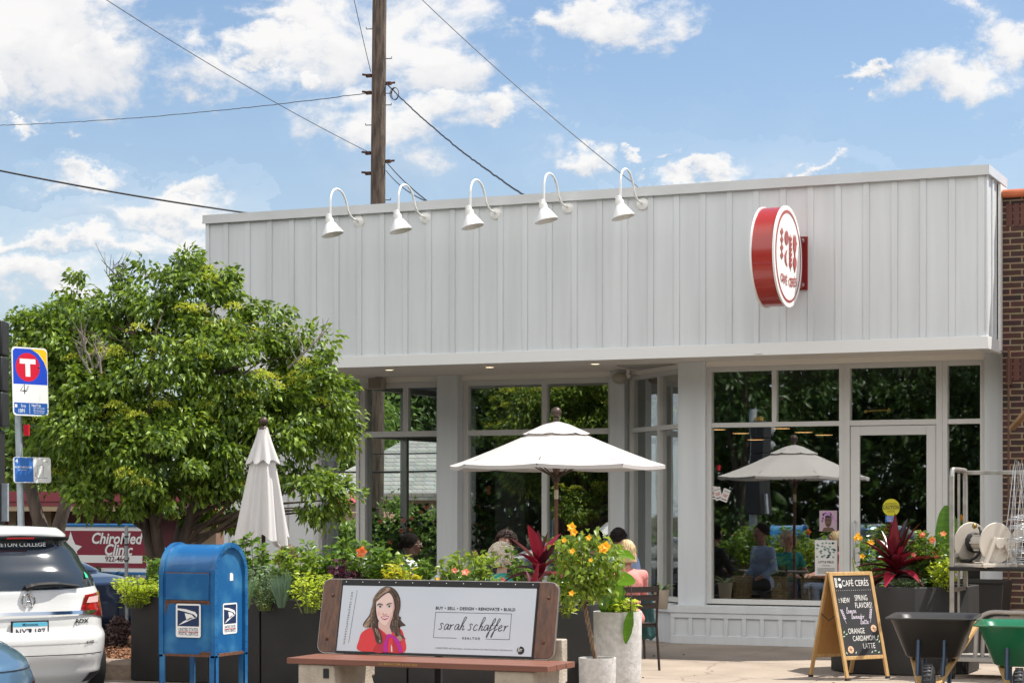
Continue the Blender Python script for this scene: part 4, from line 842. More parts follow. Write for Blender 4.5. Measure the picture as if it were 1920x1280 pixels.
def cordyline(name, label, x, y, z0, L, n, seed, m, m2, up=1.0, wd=.085, stem=.12):
    rnd = random.Random(seed); t = thing(name, label, 'plant', (x,y,z0)); b = MB(); b2 = MB()
    for k in range(n):
        f = k / n; a = k * 2.4 + rnd.uniform(-.2,.2); el = rad(86 - 82*f + rnd.uniform(-14,10)); q = b2 if (rnd.random() < .35) else b
        blade(q, (0,0,stem + .15*(1-f)), (math.cos(a)*math.cos(el), math.sin(a)*math.cos(el), math.sin(el)*up), L*rnd.uniform(.62,1.08)*(1 - .1*f), wd*rnd.uniform(.75,1.25), .9*f + .15 + rnd.uniform(0,.35), fold=.22, n=9, tip=.8)
    b.build('leaves', m, t, smooth=180); b2.build('bright_leaves', m2, t, smooth=180); b = MB(); b.tube([(0,0,-.05),(0,0,stem+.18)], .018, 8); b.build('stem', bark, t); return t
x, y = pp(1012, 18.0); cordyline('cordyline_plant', 'tall dark red cordyline at the right end of the bench sign', x, y, sz0_+.18, .42, 15, 4, L_red, L_pink, wd=.10, stem=.06)
x, y = pp(1000, 17.05); cordyline('cordyline_plant', 'low pink and maroon cordyline leaves just above the bench backrest', x, y, sz0_, .26, 10, 9, L_red, L_pink, wd=.07, stem=.02)
x, y = pp(1680, 19.9); cordyline('cordyline_plant', 'big crimson cordyline in the planter beside the glass door', x, y, .80, .50, 44, 6, L_red, L_pink, wd=.095, stem=.1)
pbush(1742, 20.0, 1000, 95, .78, 'hibiscus_plant', 'bright green bush with orange blooms right of the crimson cordyline', L_a, .075, 900, 21, stems=24, fl=((F_or,8,.036),(F_co,5,.03)))
pbush(1768, 19.7, 1050, 50, .78, 'croton', 'yellow flecked shrub beside the steel cart post', L_lime, .06, 420, 22, stems=16)
pbush(1705, 19.7, 1085, 70, .78, 'fern', 'low green fern at the rim of the door planter', L_g, .05, 420, 23, ratio=.3, stems=18)
pbush(1632, 20.3, 1010, 60, .78, 'marigold_bush', 'dark foliage with orange marigolds left of the crimson cordyline', L_a, .07, 200, 24, fl=((F_ye,6,.038),))
x, y = pp(1608, 19.8); t = thing('fern_frond', 'narrow upright green frond left of the crimson cordyline', 'plant', (x,y,.78)); b = MB()
for k in range(24):
    for sgn in (-1,1): blade(b, (-.002*k, 0, .012*k+.02), (sgn*CT, sgn*ST, .5), .055*(1 - k/30), .02, .3, n=3)
b.build('leaflets', L_lime, t); b = MB(); b.tube([(0,0,-.03),(-.05,0,.32)], .004, 5); b.build('stem', stemm, t)
# banana leaves
def banana(b, base, d, L, w, bend, roll=(1,0,0), n=14, tear=.06, seed=0):
    rnd = random.Random(seed); p = Vector(base); dd = Vector(d).normalized(); s0 = Vector(roll).normalized(); rows = []
    for i in range(n + 1):
        t = i / n; s = (s0 - dd * s0.dot(dd)).normalized(); up = s.cross(dd).normalized(); ww = w/2 * (math.sin(math.pi * (t*.94+.04)) ** .55); j = 1 - tear*rnd.random()*2
        rows.append([p + s*ww*j + up*ww*.25 - dd*0.02, p + s*ww*.5 + up*ww*.18, p, p - s*ww*.5 + up*ww*.18, p - s*ww*(1 - tear*rnd.random()*2) + up*ww*.25]); p = p + dd*L/n; dd = (dd + Vector((0,0,-bend/n))).normalized()
    vs = [q for r in rows for q in r]; b.add(vs, [(5*i+k, 5*i+k+1, 5*i+5+k+1, 5*i+5+k) for i in range(n) for k in range(4)])
ban = mat('banana_leaf', (.10,.24,.015), .3, col2=(.06,.16,.012), vscale=3, stretch=(1,1,14), trans=.4)
x, y = pp(1770, 20.2); t = thing('banana_plant', 'single upright bright green banana leaf behind the cart post', 'plant', (x,y,.78)); b = MB(); banana(b, (0,0,.32), (.05,0,1), .50, .26, .05, (CT*.9, ST+.3, 0), tear=.03); b.build('leaf', ban, t, smooth=180); b = MB(); b.tube([(0,0,0),(.01,0,.36)], .012, 8); b.build('stem', stemm, t)
# ---------------------------------------------------------------- pots
potm = mat('pale_concrete_pot', (.60,.58,.55), .85, var=.18, vscale=22, bump=.25, bscale=60, lo=.4, hi=.6)
def pot(px, d, ztop, r, label, name='round_pot', m=potm, prof=None, cat='pot', z0=0):
    x, y = pp(px, d); t = thing(name, label, cat, (x,y,z0)); b = MB(); h = ztop - z0
    pr = prof or [(.45,0),(.72,.015),(.86,.06),(.93,.16),(.96,.3),(1,.96),(1,1),(.90,1),(.89,.9)]
    b.lathe([(r*a, h*c) for a, c in pr], 40, cap=False); b.build('shell', m, t, smooth=50)
    b = MB(); b.lathe([(r*.9, h*.93),(.001, h*.945)], 24, cap=False); b.build('soil', soil, t); return t
pot(1158, 17.3, .72, .202, 'tall round pale concrete pot with banana leaves', prof=[(.35,0),(.6,.01),(.8,.05),(.92,.13),(.97,.25),(1,.97),(1,1),(.91,1),(.90,.93)])
pot(1120, 16.8, .372, .152, 'small round pale pot holding the braided trunk tree')
# small tree with braided trunk
x, y = pp(1117, 16.8); bt = thing('braided_hibiscus', 'small braided trunk tree with yellow flowers growing from the small pale pot', 'plant', (x,y,.35)); b = MB()
for k in range(3):
    pts = [Vector((.012*math.cos(t*1.15 + k*2.09) - .012*t*.55, .012*math.sin(t*1.15 + k*2.09), .03*t)) for t in range(16)]; b.tube(crom(pts, 2), .0095, 7)
top = Vector((-.10,0,.45)); rnd = random.Random(8); ends = []
for k in range(9):
    a = k*.7; e = top + Vector((math.cos(a)*rnd.uniform(.1,.28), math.sin(a)*rnd.uniform(.1,.25), rnd.uniform(.15,.6))); b.tube([top, top.lerp(e,.5) + Vector((0,0,.03)), e], [.008,.005,.002], 5); ends.append(e)
b.build('trunk', mat('pale_bark', (.24,.16,.10), .85, var=.4, vscale=20, bump=.4, bscale=40), bt, smooth=60)
rng = np.random.default_rng(5); C = []; D = []
for px, py, r, n in ((1085,1060,36,110),(1120,1050,46,190),(1060,1030,28,70),(1100,1095,42,140),(1130,1100,30,80),(1150,1065,22,44),(1075,1112,28,50),(1048,1095,22,44),(1085,1015,22,44),(1108,1002,14,24),(1132,1025,16,26)):
    c = dp(px, py, 16.8) - Vector((x,y,.35)); s = FPX/16.8; q = rng.normal(size=(n,3)); q /= np.linalg.norm(q,axis=1,keepdims=True); q *= rng.random((n,1))**.4 * r/s; C.append(q + np.array(c)); dd = q*6 + rng.normal(size=(n,3))*.5; dd[:,2] -= .9; D.append(dd)
C = np.concatenate(C); D = np.concatenate(D); V, F = leaves_np(C, D, .075*(.6+.5*rng.random(len(C))), .042, rng, curl=.25); np_mesh('foliage', V, F, L_b, bt)
b = MB()
for px, py, r in ((1072,988,.045),(1076,998,.04),(1132,1028,.055),(1136,1024,.05),(1073,1033,.03),(1058,1013,.028),(1072,1112,.03),(1104,1008,.03),(1108,1050,.022)): flower(b, dp(px, py, 16.6) - Vector((x,y,.35)), (.2,-1,.4), r, 6)
b.build('blossoms', F_ye, bt)
x, y = pp(1150, 17.3); t = thing('banana_plant', 'broad banana leaves and purple stalks rising from the tall round pot', 'plant', (x,y,.67)); b = MB(); o_ = Vector((x,y,.67))
banana(b, dp(1136,1150,17.25)-o_, (.28,-.10,.9), .36, .25, .55, (CT,ST,.1), tear=.12, seed=1); banana(b, dp(1147,1040,17.25)-o_, (.9,.38,.12), .20, .16, .7, (.35,-.8,.5), tear=.1, seed=2); banana(b, dp(1130,1140,17.15)-o_, (-.05,0,1), .28, .15, .1, (.6,.8,0), seed=3)
banana(b, dp(1182,1145,17.05)-o_, (-.12,-.05,-1), .27, .085, 0, (CT,ST,0), seed=4); banana(b, dp(1150,1095,17.05)-o_, (.5,0,.3), .2, .16, .9, (.3,-.5,.7), seed=5)
b.build('leaves', ban, t, smooth=180)
b = MB()
for e, e2 in (((1143,1125),0),((1160,1062),0),((1130,1145),0)): b.tube([(0,0,0), (dp(*e,17.25)-o_)*.6 + Vector((0,0,.02)), dp(*e,17.25)-o_], .008, 6)
b.tube(crom([Vector((.02,0,0)), dp(1178,1100,17.2)-o_, dp(1172,1085,17.15)-o_, dp(1183,1100,17.05)-o_, dp(1182,1148,17.05)-o_], 5), .005, 6); b.build('stalks', mat('purple_stalk', (.07,.04,.04), .4), t)
pbush(1172, 17.25, 1122, 62, .67, 'coleus', 'lime green coleus at the right rim of the tall round pot', L_lime, .075, 150, 31, ratio=.5, stems=12, up=.2)
# ledge plant
t0 = pot(1240, 23.25, Z(1240, 1096, 23.3*1.0), .09, 'small cream pot on the ledge of the angled bay', m=mat('cream_pot', (.50,.42,.32), .7), prof=[(.7,0),(.75,.02),(1,.98),(1,1),(.9,1),(.88,.9)], z0=.445)
x, y = t0.location.x, t0.location.y; t = thing('spider_plant', 'arching striped spider plant in the cream pot on the bay ledge', 'plant', (x,y,Z(1240,1100,23.3))); b = MB(); rnd = random.Random(2)
for k in range(26): a = rnd.random()*6.28; blade(b, (0,0,-.02), (math.cos(a), math.sin(a), rnd.uniform(.6,1.8)), rnd.uniform(.16,.27), .022, 1.5, n=7)
b.build('leaves', leafm('spider_leaf', (.42,.50,.28), (.12,.2,.05), .3), t)
# indoor baskets and plants behind the main window
for px, lab, s_, Yb in ((1466,'round woven basket planter inside the main window, middle of the sill',.125,23.75),(1520,'pale woven basket planter inside the main window near the door',.11,23.7),(1392,'shadowy brown pot inside the main window on the left',.11,23.8)):
    x = W(px, Yb); t = thing('basket_planter', lab, 'basket', (x,Yb,.5)); b = MB(); R_b = s_
    for j in range(9):
        b.lathe([(R_b*(.9+.02*j)+.004, .03*j),(R_b*(.9+.02*j)+.01, .03*j+.012),(R_b*(.9+.02*j)+.004,.03*j+.026)], 24, cap=False)
    for j in range(18): a = j*math.pi/9; b.tube([(R_b*.91*math.cos(a), R_b*.91*math.sin(a), 0),(R_b*1.08*math.cos(a), R_b*1.08*math.sin(a), .27)], .006, 5)
    b.build('weave', mat('wicker', (.42,.28,.13), .8, var=.4, vscale=30), t); b = MB(); b.lathe([(R_b*.9,.24),(.001,.24)], 20, cap=False); b.build('soil', soil, t)
    bush('indoor_plant', 'leafy plant in the ' + lab.replace('inside the main window','behind the glass'), x, Yb, .74, .42, .4, L_main, .13, 60, int(px), stems=7)
b = MB(); b.box(W(1330, YW+.2), YW+.3, .44, xb-.05, YW+.9, .495); tag(b.build('window_shelf', mat('pale_timber', (.42,.26,.13), .6)), 'long timber shelf inside the main window carrying baskets', 'shelf')
# ---------------------------------------------------------------- umbrellas
cloth = mat('canvas_white', (.54,.51,.49), .85, var=.07, vscale=2.2, bump=.12, bscale=240, trans=.10)
bronze = mat('bronze_paint', (.07,.045,.035), .45, metal=.4)
def open_umbrella(px, pya, pye, wpx, Y, label):
    d = depth(px, Y); s = FPX/d; x = W(px, Y); R = wpx/s/2; za = Z(px, pya, Y); ze = Z(px, pye, Y); t = thing('patio_umbrella', label, 'umbrella', (x,Y,0)); n = 8
    def ring(r, z, sag=0, k=6, a0=0.22):
        out = []
        for i in range(n):
            A = Vector((math.cos(a0+2*math.pi*i/n), math.sin(a0+2*math.pi*i/n), 0))*r; B_ = Vector((math.cos(a0+2*math.pi*(i+1)/n), math.sin(a0+2*math.pi*(i+1)/n), 0))*r
            for j in range(k): u = j/k; p = A.lerp(B_, u); p.z = z - sag*4*u*(1-u); out.append(p)
        return out
    b = MB(); H = za - ze; rings = []
    for f in (.27,.45,.6,.75,.88,1.0): rings.append(ring(R*f, ze + H*(1-f)**1.12*.96, .012*f + (.0 if f < 1 else .006)))
    rings.append([p - Vector((0,0,.035)) for p in rings[-1]]); b.loft(rings, cap=False); b.build('canopy', cloth, t, smooth=25)
    b = MB(); b.loft([ring(.02, za - .015), ring(R*.12, ze + H*.9), ring(R*.31, ze + H*.70, .012)], cap=False); b.build('vent_cap', cloth, t, smooth=25)
    b = MB(); b.tube([(0,0,.02),(0,0,za)], .02, 14); b.build('pole', mat('brown_pole', (.16,.075,.045), .4, metal=.2), t, smooth=60)
    b = MB(); b.ball((0,0,za+.075), .052, 16, 10); b.lathe([(.03,za-.01),(.03,za+.02),(.015,za+.03)], 14); b.build('finial', bronze, t, smooth=60)
    for i in range(n):
        a = .22 + 2*math.pi*i/n; b = MB(); b.tube([(0,0,za-.06),(R*.5*math.cos(a),R*.5*math.sin(a), ze+H*.44-.02),(R*math.cos(a), R*math.sin(a), ze-.012)], .008, 6); b.tube([(.02*math.cos(a),.02*math.sin(a), ze-.12),(R*.5*math.cos(a),R*.5*math.sin(a), ze+H*.44-.03)], .007, 6); b.build('rib', bronze, t)
    b = MB(); b.lathe([(.035,ze-.16),(.035,ze-.09)], 14); b.build('hub', bronze, t)
    b = MB(); b.tube([(0,0,ze-.33),(0,0,ze-.24)], .0215, 14); b.build('care_label', mat('paper_label', (.6,.55,.42), .7), t)
    b = MB(); b.lathe([(.26,0),(.26,.03),(.22,.06),(.03,.07),(.03,.25)], 24); b.build('base', dmetal, t, smooth=40); return t
open_umbrella(1043, 787, 872, 411, 18.9, 'open white octagonal patio umbrella in front of the recessed windows')
def closed_umbrella(px, d, pya, pyb, label):
    x, y = pp(px, d); s = FPX/d; za = EYE + (HY-pya)/s; zb = EYE + (HY-pyb)/s; t = thing('patio_umbrella', label, 'umbrella', (x,y,0)); k = 96; rings = []; H = za - zb
    def prof(a, f, sk=0.0):
        fold = math.cos(8*a + .6) * .5 + .25*math.cos(16*a+1.3+f*2) + .25*math.cos(3*a+1)
        base = .045 + .20*f**.9; return base * (1 + (.20 + .10*f) * fold)
    for j in range(26):
        f = j/25; hem = (lambda a: .05*math.cos(4*a+1.0) + .03*math.cos(8*a+.6))
        rings.append([Vector((prof(2*math.pi*i/k, f)*math.cos(2*math.pi*i/k), prof(2*math.pi*i/k, f)*.8*math.sin(2*math.pi*i/k), za - H*f - (f**6)*hem(2*math.pi*i/k))) for i in range(k)])
    b = MB(); b.loft(rings, cap=False); b.build('canopy', cloth, t, smooth=180)
    b = MB(); rings = []
    for j in range(9):
        f = j/8; rings.append([Vector(((.04+.115*f)*(1+.16*f*math.cos(8*2*math.pi*i/k+.6)+.06*math.cos(5*2*math.pi*i/k))*math.cos(2*math.pi*i/k), (.04+.115*f)*(1+.12*f*math.cos(8*2*math.pi*i/k+.6))*.85*math.sin(2*math.pi*i/k), za + .012 - .34*f - .02*f*math.cos(16*math.pi*i/k))) for i in range(k)])
    b.loft(rings, cap=False); b.build('vent_cap', cloth, t, smooth=180)
    b = MB(); b.tube([(0,0,.02),(0,0,za+.01)], .02, 12); b.build('pole', bronze, t, smooth=60)
    b = MB(); b.ball((0,0,za+.07), .045, 14, 9); b.lathe([(.045,za-.01),(.04,za+.015),(.02,za+.03)], 14); b.build('finial', bronze, t, smooth=60)
    b = MB(); b.lathe([(.26,0),(.26,.03),(.22,.06),(.03,.07),(.03,.25)], 24); b.build('base', dmetal, t, smooth=40)
    b = MB(); b.cbox((0.03,-.03,zb-.16), (.07,.06,.09)); b.build('crank', bronze, t, bevel=.008); return t
cloth = mat('canvas_bright', (.68,.65,.63), .85, var=.07, vscale=2.2, bump=.12, bscale=240, trans=.10)
closed_umbrella(494, 20.2, 803, 1014, 'closed white patio umbrella hanging in folds beside the tree')
# ---------------------------------------------------------------- blue mailbox
mb_blue = mat('mailbox_blue', (.055,.235,.42), .38, col2=(.009,.105,.285), vscale=4, detail=9, coat=.35, lo=.48, hi=.78)
rustm = mat('rust', (.17,.07,.035), .8, var=.5, vscale=30)
MX0, MX1, MY0, MY1 = W(300, 14.3), W(402, 14.3), 14.3, 14.3 + .56
mw, md = MX1 - MX0, .50
mbx = thing('mailbox', 'weathered blue street mailbox with rounded top and eagle labels', 'mailbox', ((MX0+MX1)/2, 14.3, 0))
def arch(hw, z0, zt, n=18):   # profile in (y,z)
    r = hw; return [(-hw, z0)] + [(-r*math.cos(math.pi*i/n), zt - r + r*math.sin(math.pi*i/n)) for i in range(n+1)] + [(hw, z0)]
hw = md/2; ZT_ = 1.295; Zb_ = .40
b = MB(); prof = arch(hw-.012, Zb_, ZT_-.012); b.loft([[(x, p[0]+hw, p[1]) for p in prof] for x in (-mw/2+.015, mw/2-.015)]); b.build('body', mb_blue, mbx, smooth=35)
for sgn in (-1, 1):
    b = MB(); outer = arch(hw+.006, Zb_ - .02, ZT_+.004); inner = arch(hw-.035, Zb_ - .02, ZT_-.036); x0, x1 = sorted((sgn*(mw/2-.03), sgn*(mw/2+.008)))
    n = len(outer)
    vs = [(x0,p[0]+hw,p[1]) for p in outer] + [(x1,p[0]+hw,p[1]) for p in outer] + [(x0,p[0]+hw,p[1]) for p in inner] + [(x1,p[0]+hw,p[1]) for p in inner]
    fs = []
    for i in range(n-1): fs += [(i,i+1,n+i+1,n+i),(n+i,n+i+1,3*n+i+1,3*n+i),(i,2*n+i,2*n+i+1,i+1),(2*n+i,3*n+i,3*n+i+1,2*n+i+1)]
    b.add(vs, fs); b.build('rim', mb_blue, mbx, smooth=40)
    for yy in (0.0, md - .05):
        b = MB(); xx0, xx1 = sorted((sgn*(mw/2-.045), sgn*(mw/2+.008))); b.box(xx0, yy-.006, .08, xx1, yy+.012, Zb_); b.box(sorted((sgn*(mw/2+.008), sgn*(mw/2-.002)))[0], yy-.006, .08, sorted((sgn*(mw/2+.008), sgn*(mw/2-.002)))[1], yy+.055, Zb_); lg = b.build('leg', mb_blue, mbx, bevel=.003)
        b = MB(); b.box(xx0-.002, yy-.009, 0, xx1+.002, yy+.056, .08); b.build('foot', rustm, lg)
b = MB(); rv = random.Random(2)
for z in [Zb_+.03+.062*i for i in range(10)]:
    for yy in (.018, md-.018): b.ball((mw/2+.009, yy, z), .006, 6, 4)
    for xx in (-mw/2+.03, mw/2-.04): b.ball((xx, -.008+.0, z), .005, 6, 4)
for i in range(13): a = math.pi*i/12; b.ball((mw/2+.009, hw - (hw-.018)*math.cos(a), ZT_-hw+(hw-.018)*math.sin(a)), .006, 6, 4)
for i in range(6): b.ball((-mw/2+.06+i*.075, .018, ZT_-.2), .0045, 6, 4)
b.build('rivets', mb_blue, mbx); bpy.data.objects['rivets']['kind'] = 'stuff'
b = MB(); b.box(-mw/2+.05,.003,.84,mw/2-.055,.013,1.055); b.build('door', mb_blue, mbx, bevel=.004)
b = MB(); b.box(-mw/2+.045,.005,1.052,mw/2-.05,.012,1.062); b.box(-mw/2+.045,.006,.822,mw/2-.05,.012,.836); 
b.flat([(-mw/2+.045,.822),(-mw/2+.045,.70),(-mw/2+.06,.76),(-mw/2+.075,.808),(mw/2-.12,.812),(mw/2-.05,.80),(mw/2-.05,.822)][::-1], y=.0098)
b.build('rust_streaks', rustm, mbx)
b = MB(); b.box(-mw/2+.02,-.0,Zb_-.014,mw/2-.02,.012,Zb_+.004); b.M = Matrix.Translation((0,0,0)); b.box(mw/2-.006,.06,Zb_-.012,mw/2+.004,md-.06,Zb_+.012)
b.flat([(mw/2-.16,Zb_),(mw/2-.12,Zb_+.03),(mw/2-.06,Zb_+.022),(mw/2-.03,Zb_+.05),(mw/2-.03,Zb_)][::-1], y=.0095); b.build('rusty_hem', rustm, mbx)
b = MB(); b.tube([(.08,hw,0),(.08,hw,Zb_)], .035, 10); b.build('centre_post', black, mbx)
navy = mat('navy_print', (.012,.03,.09), .5); redp = mat('red_print', (.5,.04,.03), .5)
def eagle(par, M, w, h):
    b = MB(); b.M = M; r = .1
    def rr(x0,z0,x1,z1,r,y):
        pts = []
        for cx,cz,a0 in ((x1-r,z0+r,-90),(x1-r,z1-r,0),(x0+r,z1-r,90),(x0+r,z0+r,180)):
            for k in range(5): a = rad(a0+22.5*k); pts.append((cx+r*math.cos(a), cz+r*math.sin(a)))
        b.flat(pts, y)
    rr(-w/2, -h/2, w/2, h/2, .018, 0); a = b.build('label_plate', wht, par)
    b = MB(); b.M = M; b.flat([(-w*.43,-h*.17),(w*.43,-h*.17),(w*.43,h*.45),(-w*.43,h*.45)], -.0008); b.text('UNITED STATES', 0, -h*.27, h*.125, -.0008, bold=.012, sx=w/(h*1.15)); b.text('POSTAL SERVICE', 0, -h*.40, h*.125, -.0008, bold=.012, sx=w/(h*1.2)); b.build('print', navy, a)
    b = MB(); b.M = M
    b.flat([(-w*.43,h*.36),(-w*.1,h*.34),(w*.28,h*.26),(w*.36,h*.18),(w*.34,h*.10),(w*.22,h*.19),(-w*.1,h*.26),(-w*.43,h*.31)], -.0016)
    b.flat([(-w*.14,h*.22),(w*.14,h*.18),(w*.24,h*.10),(-w*.06,-h*.0)], -.0016); b.flat([(w*.10,h*.09),(w*.33,h*.09),(w*.14,h*.04),(-w*.12,-h*.06),(-w*.40,-h*.15),(-w*.2,-h*.03)], -.0016)
    b.build('eagle_emblem', wht, a)
    b = MB(); b.M = M; b.flat([(-w*.4,-h*.345),(w*.4,-h*.345),(w*.4,-h*.325),(-w*.4,-h*.325)], -.0009); b.build('red_line', redp, a)
eagle(mbx, Matrix.Translation((.012, -.0005, .675)), .235, .27)
eagle(mbx, Matrix.Translation((mw/2-.0125, hw+.01, .685)) @ Matrix.Rotation(rad(90), 4, 'Z'), .22, .25)
b = MB(); b.M = Matrix.Translation((mw/2-.0135, hw+.03, 1.02)) @ Matrix.Rotation(rad(90), 4, 'Z'); b.flat([(-.02,-.03),(.03,-.03),(.03,.02),(.01,.035),(-.02,.03)]); b.build('sticker', wht, mbx)
# ---------------------------------------------------------------- advertising bench
BY = 14.0; bx0, bx1 = W(594, BY), W(1036, BY); bw = bx1 - bx0; bcx = (bx0+bx1)/2; zb_, zt_ = .482, 1.035
bench = thing('advertising_bench', 'wooden bus bench with a realtor advertisement on its backrest', 'bench', (bcx, BY, 0))
tilt = Matrix.Translation((0,0,zb_)) @ Matrix.Rotation(-math.atan(.12/.55), 4, 'X'); hb = .565
def rrp(x0,z0,x1,z1,r):
    pts = []
    for cx,cz,a0 in ((x1-r,z0+r,-90),(x1-r,z1-r,0),(x0+r,z1-r,90),(x0+r,z0+r,180)):
        for k in range(6): a = rad(a0+18*k); pts.append((cx+r*math.cos(a), cz+r*math.sin(a)))
    return pts
XZ = Matrix.Rotation(rad(90), 4, 'X')      # prism z -> -y
b = MB(); b.M = tilt; b.prism(rrp(-bw/2, 0, bw/2, hb, .06), 0, .035, Matrix.Translation((0,.035,0)) @ XZ); bk = b.build('backrest', wood_d, bench, bevel=.003)
b = MB(); b.M = tilt; n_ = rrp(-bw/2-.006, -.006, bw/2+.006, hb+.006, .065)
b.prism(n_, .008, .027, Matrix.Translation((0,.035,0)) @ XZ); b.build('edge_band', mat('aluminium_edge', (.35,.34,.33), .35, metal=.8), bench)
px0, px1 = -bw/2+.175, bw/2-.165
b = MB(); b.M = tilt; b.box(px0-.012,-.008,-.005,px1+.012,-.0005,hb-.003); b.build('sign_frame', black, bench)
vinyl = mat('vinyl_banner', (.66,.70,.74), .35, col2=(.60,.65,.70), vscale=1.4, bump=.10, bscale=5)
b = MB(); b.M = tilt; NX, NZ = 60, 16; vs = []
for j in range(NZ+1):
    for i in range(NX+1): u = i/NX; v = j/NZ; vs.append((px0+(px1-px0)*u, -.010, .012+(hb-.06)*v))
b.add(vs, [(j*(NX+1)+i, j*(NX+1)+i+1, (j+1)*(NX+1)+i+1, (j+1)*(NX+1)+i) for j in range(NZ) for i in range(NX)]); ban_ = b.build('banner', vinyl, bench)
b = MB(); b.M = tilt; b.box(px0-.01,-.016,hb-.045,px1+.01,-.0085,hb-.004); strip = b.build('top_strip', black, bench)
b = MB(); b.M = tilt
for i in range(12): b.ball((px0+.03+i*(px1-px0-.06)/11, -.017, hb-.022), .0055, 8, 5)
b.build('studs', mat('bright_stud', (.8,.8,.8), .2, metal=1), strip)
for xx, zz in ((-bw/2+.075,.10),(-bw/2+.09,.44),(bw/2-.085,.12),(bw/2-.07,.45)):
    b = MB(); b.M = tilt; b.ball((xx,-.003,zz), .013, 10, 6); b.build('bolt', rustm, bench)
pw_ = px1 - px0; ph_ = hb - .06; Yp = -.0108
def PT(u, v): return (px0 + pw_*u, .012 + ph_*v)     # u across, v up, both 0..1
def ad(b, uv, y=0): b.flat([PT(*p) for p in uv], Yp - y)
def spl(pts, n=5):
    P = [Vector((p[0], p[1], 0)) for p in pts]; P = [P[-1]] + P + P[:2]; out = []
    for i in range(1, len(P)-2):
        a, b_, c, d = P[i-1], P[i], P[i+1], P[i+2]
        for k in range(n): t = k/n; q = .5*((2*b_)+(c-a)*t+(2*a-5*b_+4*c-d)*t*t+(3*b_-a-3*c+d)*t**3); out.append((q.x, q.y))
    return out
# portrait: (x, y) in zoomed photo pixels -> banner uv  (banner spans x 5..1115, y 130..1180 left part)
def Q(x, y): tt = (y-130)/1040; xl = 10 - 120*tt; return ((x - xl) / 2985, 1 - (y-130)/1048 + (x/2985)*.03)
def qs(pts, s=True): p = [Q(*a) for a in pts]; return spl(p) if s else p
def lay(name, pts, col, y, smooth=True, rough=.4): 
    b = MB(); b.M = tilt
    for p in pts: ad(b, qs(p, smooth), y)
    return b.build(name, mat('print_'+name, col, rough), ban_)
lay('hair_back', [[(520,420),(560,230),(700,145),(830,190),(905,320),(910,470),(880,600),(930,700),(985,760),(900,790),(920,900),(980,970),(900,990),(760,860),(560,850),(450,800),(340,800),(320,740),(420,600),(450,500)]], (.055,.03,.025), .0004)
lay('hair_light', [[(440,600),(470,480),(500,500),(500,600),(440,720),(380,800),(330,770)],[(480,350),(560,230),(690,150),(760,190),(690,260),(560,350),(490,400)]], (.42,.29,.19), .0008)
lay('jacket', [[(235,1165),(250,1000),(300,880),(430,800),(560,760),(640,860),(740,930),(800,780),(900,810),(950,900),(965,1175),(600,1180)]], (.72,.035,.04), .0012)
lay('jacket_shade', [[(470,1178),(540,1020),(560,800),(640,900),(690,960),(640,1180)],[(800,1180),(780,960),(850,860),(900,1010),(890,1180)]], (.50,.014,.03), .0014)
lay('neck', [[(575,700),(560,790),(650,870),(735,930),(760,800),(740,700)]], (.72,.47,.40), .0018)
lay('face', [[(530,480),(545,360),(620,270),(740,235),(800,310),(825,450),(800,560),(770,680),(700,750),(640,750),(570,690),(540,600)]], (.85,.62,.54), .0022)
lay('face_shadow', [[(800,330),(825,450),(800,560),(770,680),(700,750),(730,680),(780,560),(795,440)],[(635,560),(625,600),(660,612),(700,600),(690,575),(660,590)]], (.68,.40,.34), .0026)
lay('hair_front', [[(700,145),(800,180),(880,290),(915,400),(905,500),(880,600),(920,640),(880,720),(900,870),(960,950),(900,960),(800,880),(740,800),(760,700),(800,600),(820,470),(800,340),(740,250),(650,290),(560,370),(500,400),(500,330),(580,220)],
        [(450,500),(525,440),(530,560),(560,700),(560,800),(600,900),(620,1020),(580,1060),(520,1030),(500,950),(470,830),(430,740)]], (.065,.035,.03), .003)
lay('hair_strand', [[(500,330),(600,210),(720,160),(760,195),(640,270),(540,350)],[(500,800),(560,850),(600,960),(580,1040),(555,950),(510,870)],[(840,950),(900,920),(930,990),(860,1010)]], (.40,.27,.18), .0034)
rs = random.Random(11)
for nm, colr, cnt in (('strand_dark',(.03,.015,.012),26),('strand_mid',(.16,.085,.05),24),('strand_pale',(.50,.36,.24),16)):
    b = MB(); b.M = tilt
    for k in range(cnt):
        left = rs.random() < (.5 if nm != 'strand_pale' else .8)
        if left: P0 = [(680+rs.uniform(-40,40),165+rs.uniform(0,30)),(520+rs.uniform(-30,20),360+rs.uniform(-40,60)),(490+rs.uniform(-45,30),600+rs.uniform(-40,40)),(440+rs.uniform(-90,60),790+rs.uniform(-60,40))] if nm == 'strand_pale' or rs.random() < .5 else [(500+rs.uniform(-30,20),520),(500+rs.uniform(-40,50),700),(540+rs.uniform(-50,40),850),(570+rs.uniform(-40,40),1000)]
        else: P0 = [(770+rs.uniform(-30,30),190),(865+rs.uniform(-30,30),360),(850+rs.uniform(-35,35),600),(830+rs.uniform(-50,60),750),(870+rs.uniform(-70,60),900+rs.uniform(-30,40))]
        b.stroke([(lambda q: PT(q[0], q[1]))(Q(*p)) for p in P0], .0022, Yp - .0046)
    b.build(nm, mat('print_'+nm, colr, .4), ban_)
lay('blush', [[(548,560),(575,548),(600,575),(590,610),(560,600)],[(745,575),(775,560),(790,585),(765,620),(745,605)]], (.84,.50,.44), .0030)
lay('eyes', [[(560,470),(590,445),(630,460),(600,485)],[(700,462),(735,440),(772,460),(740,482)]], (.7,.66,.64), .0038)
lay('irises', [[(578,468),(592,448),(612,462),(598,484)],[(722,462),(738,444),(756,460),(740,480)],[(548,455),(590,438),(632,450),(632,444),(590,430),(548,446)],[(698,452),(735,432),(774,446),(774,440),(735,424),(698,444)]], (.035,.02,.02), .0042)
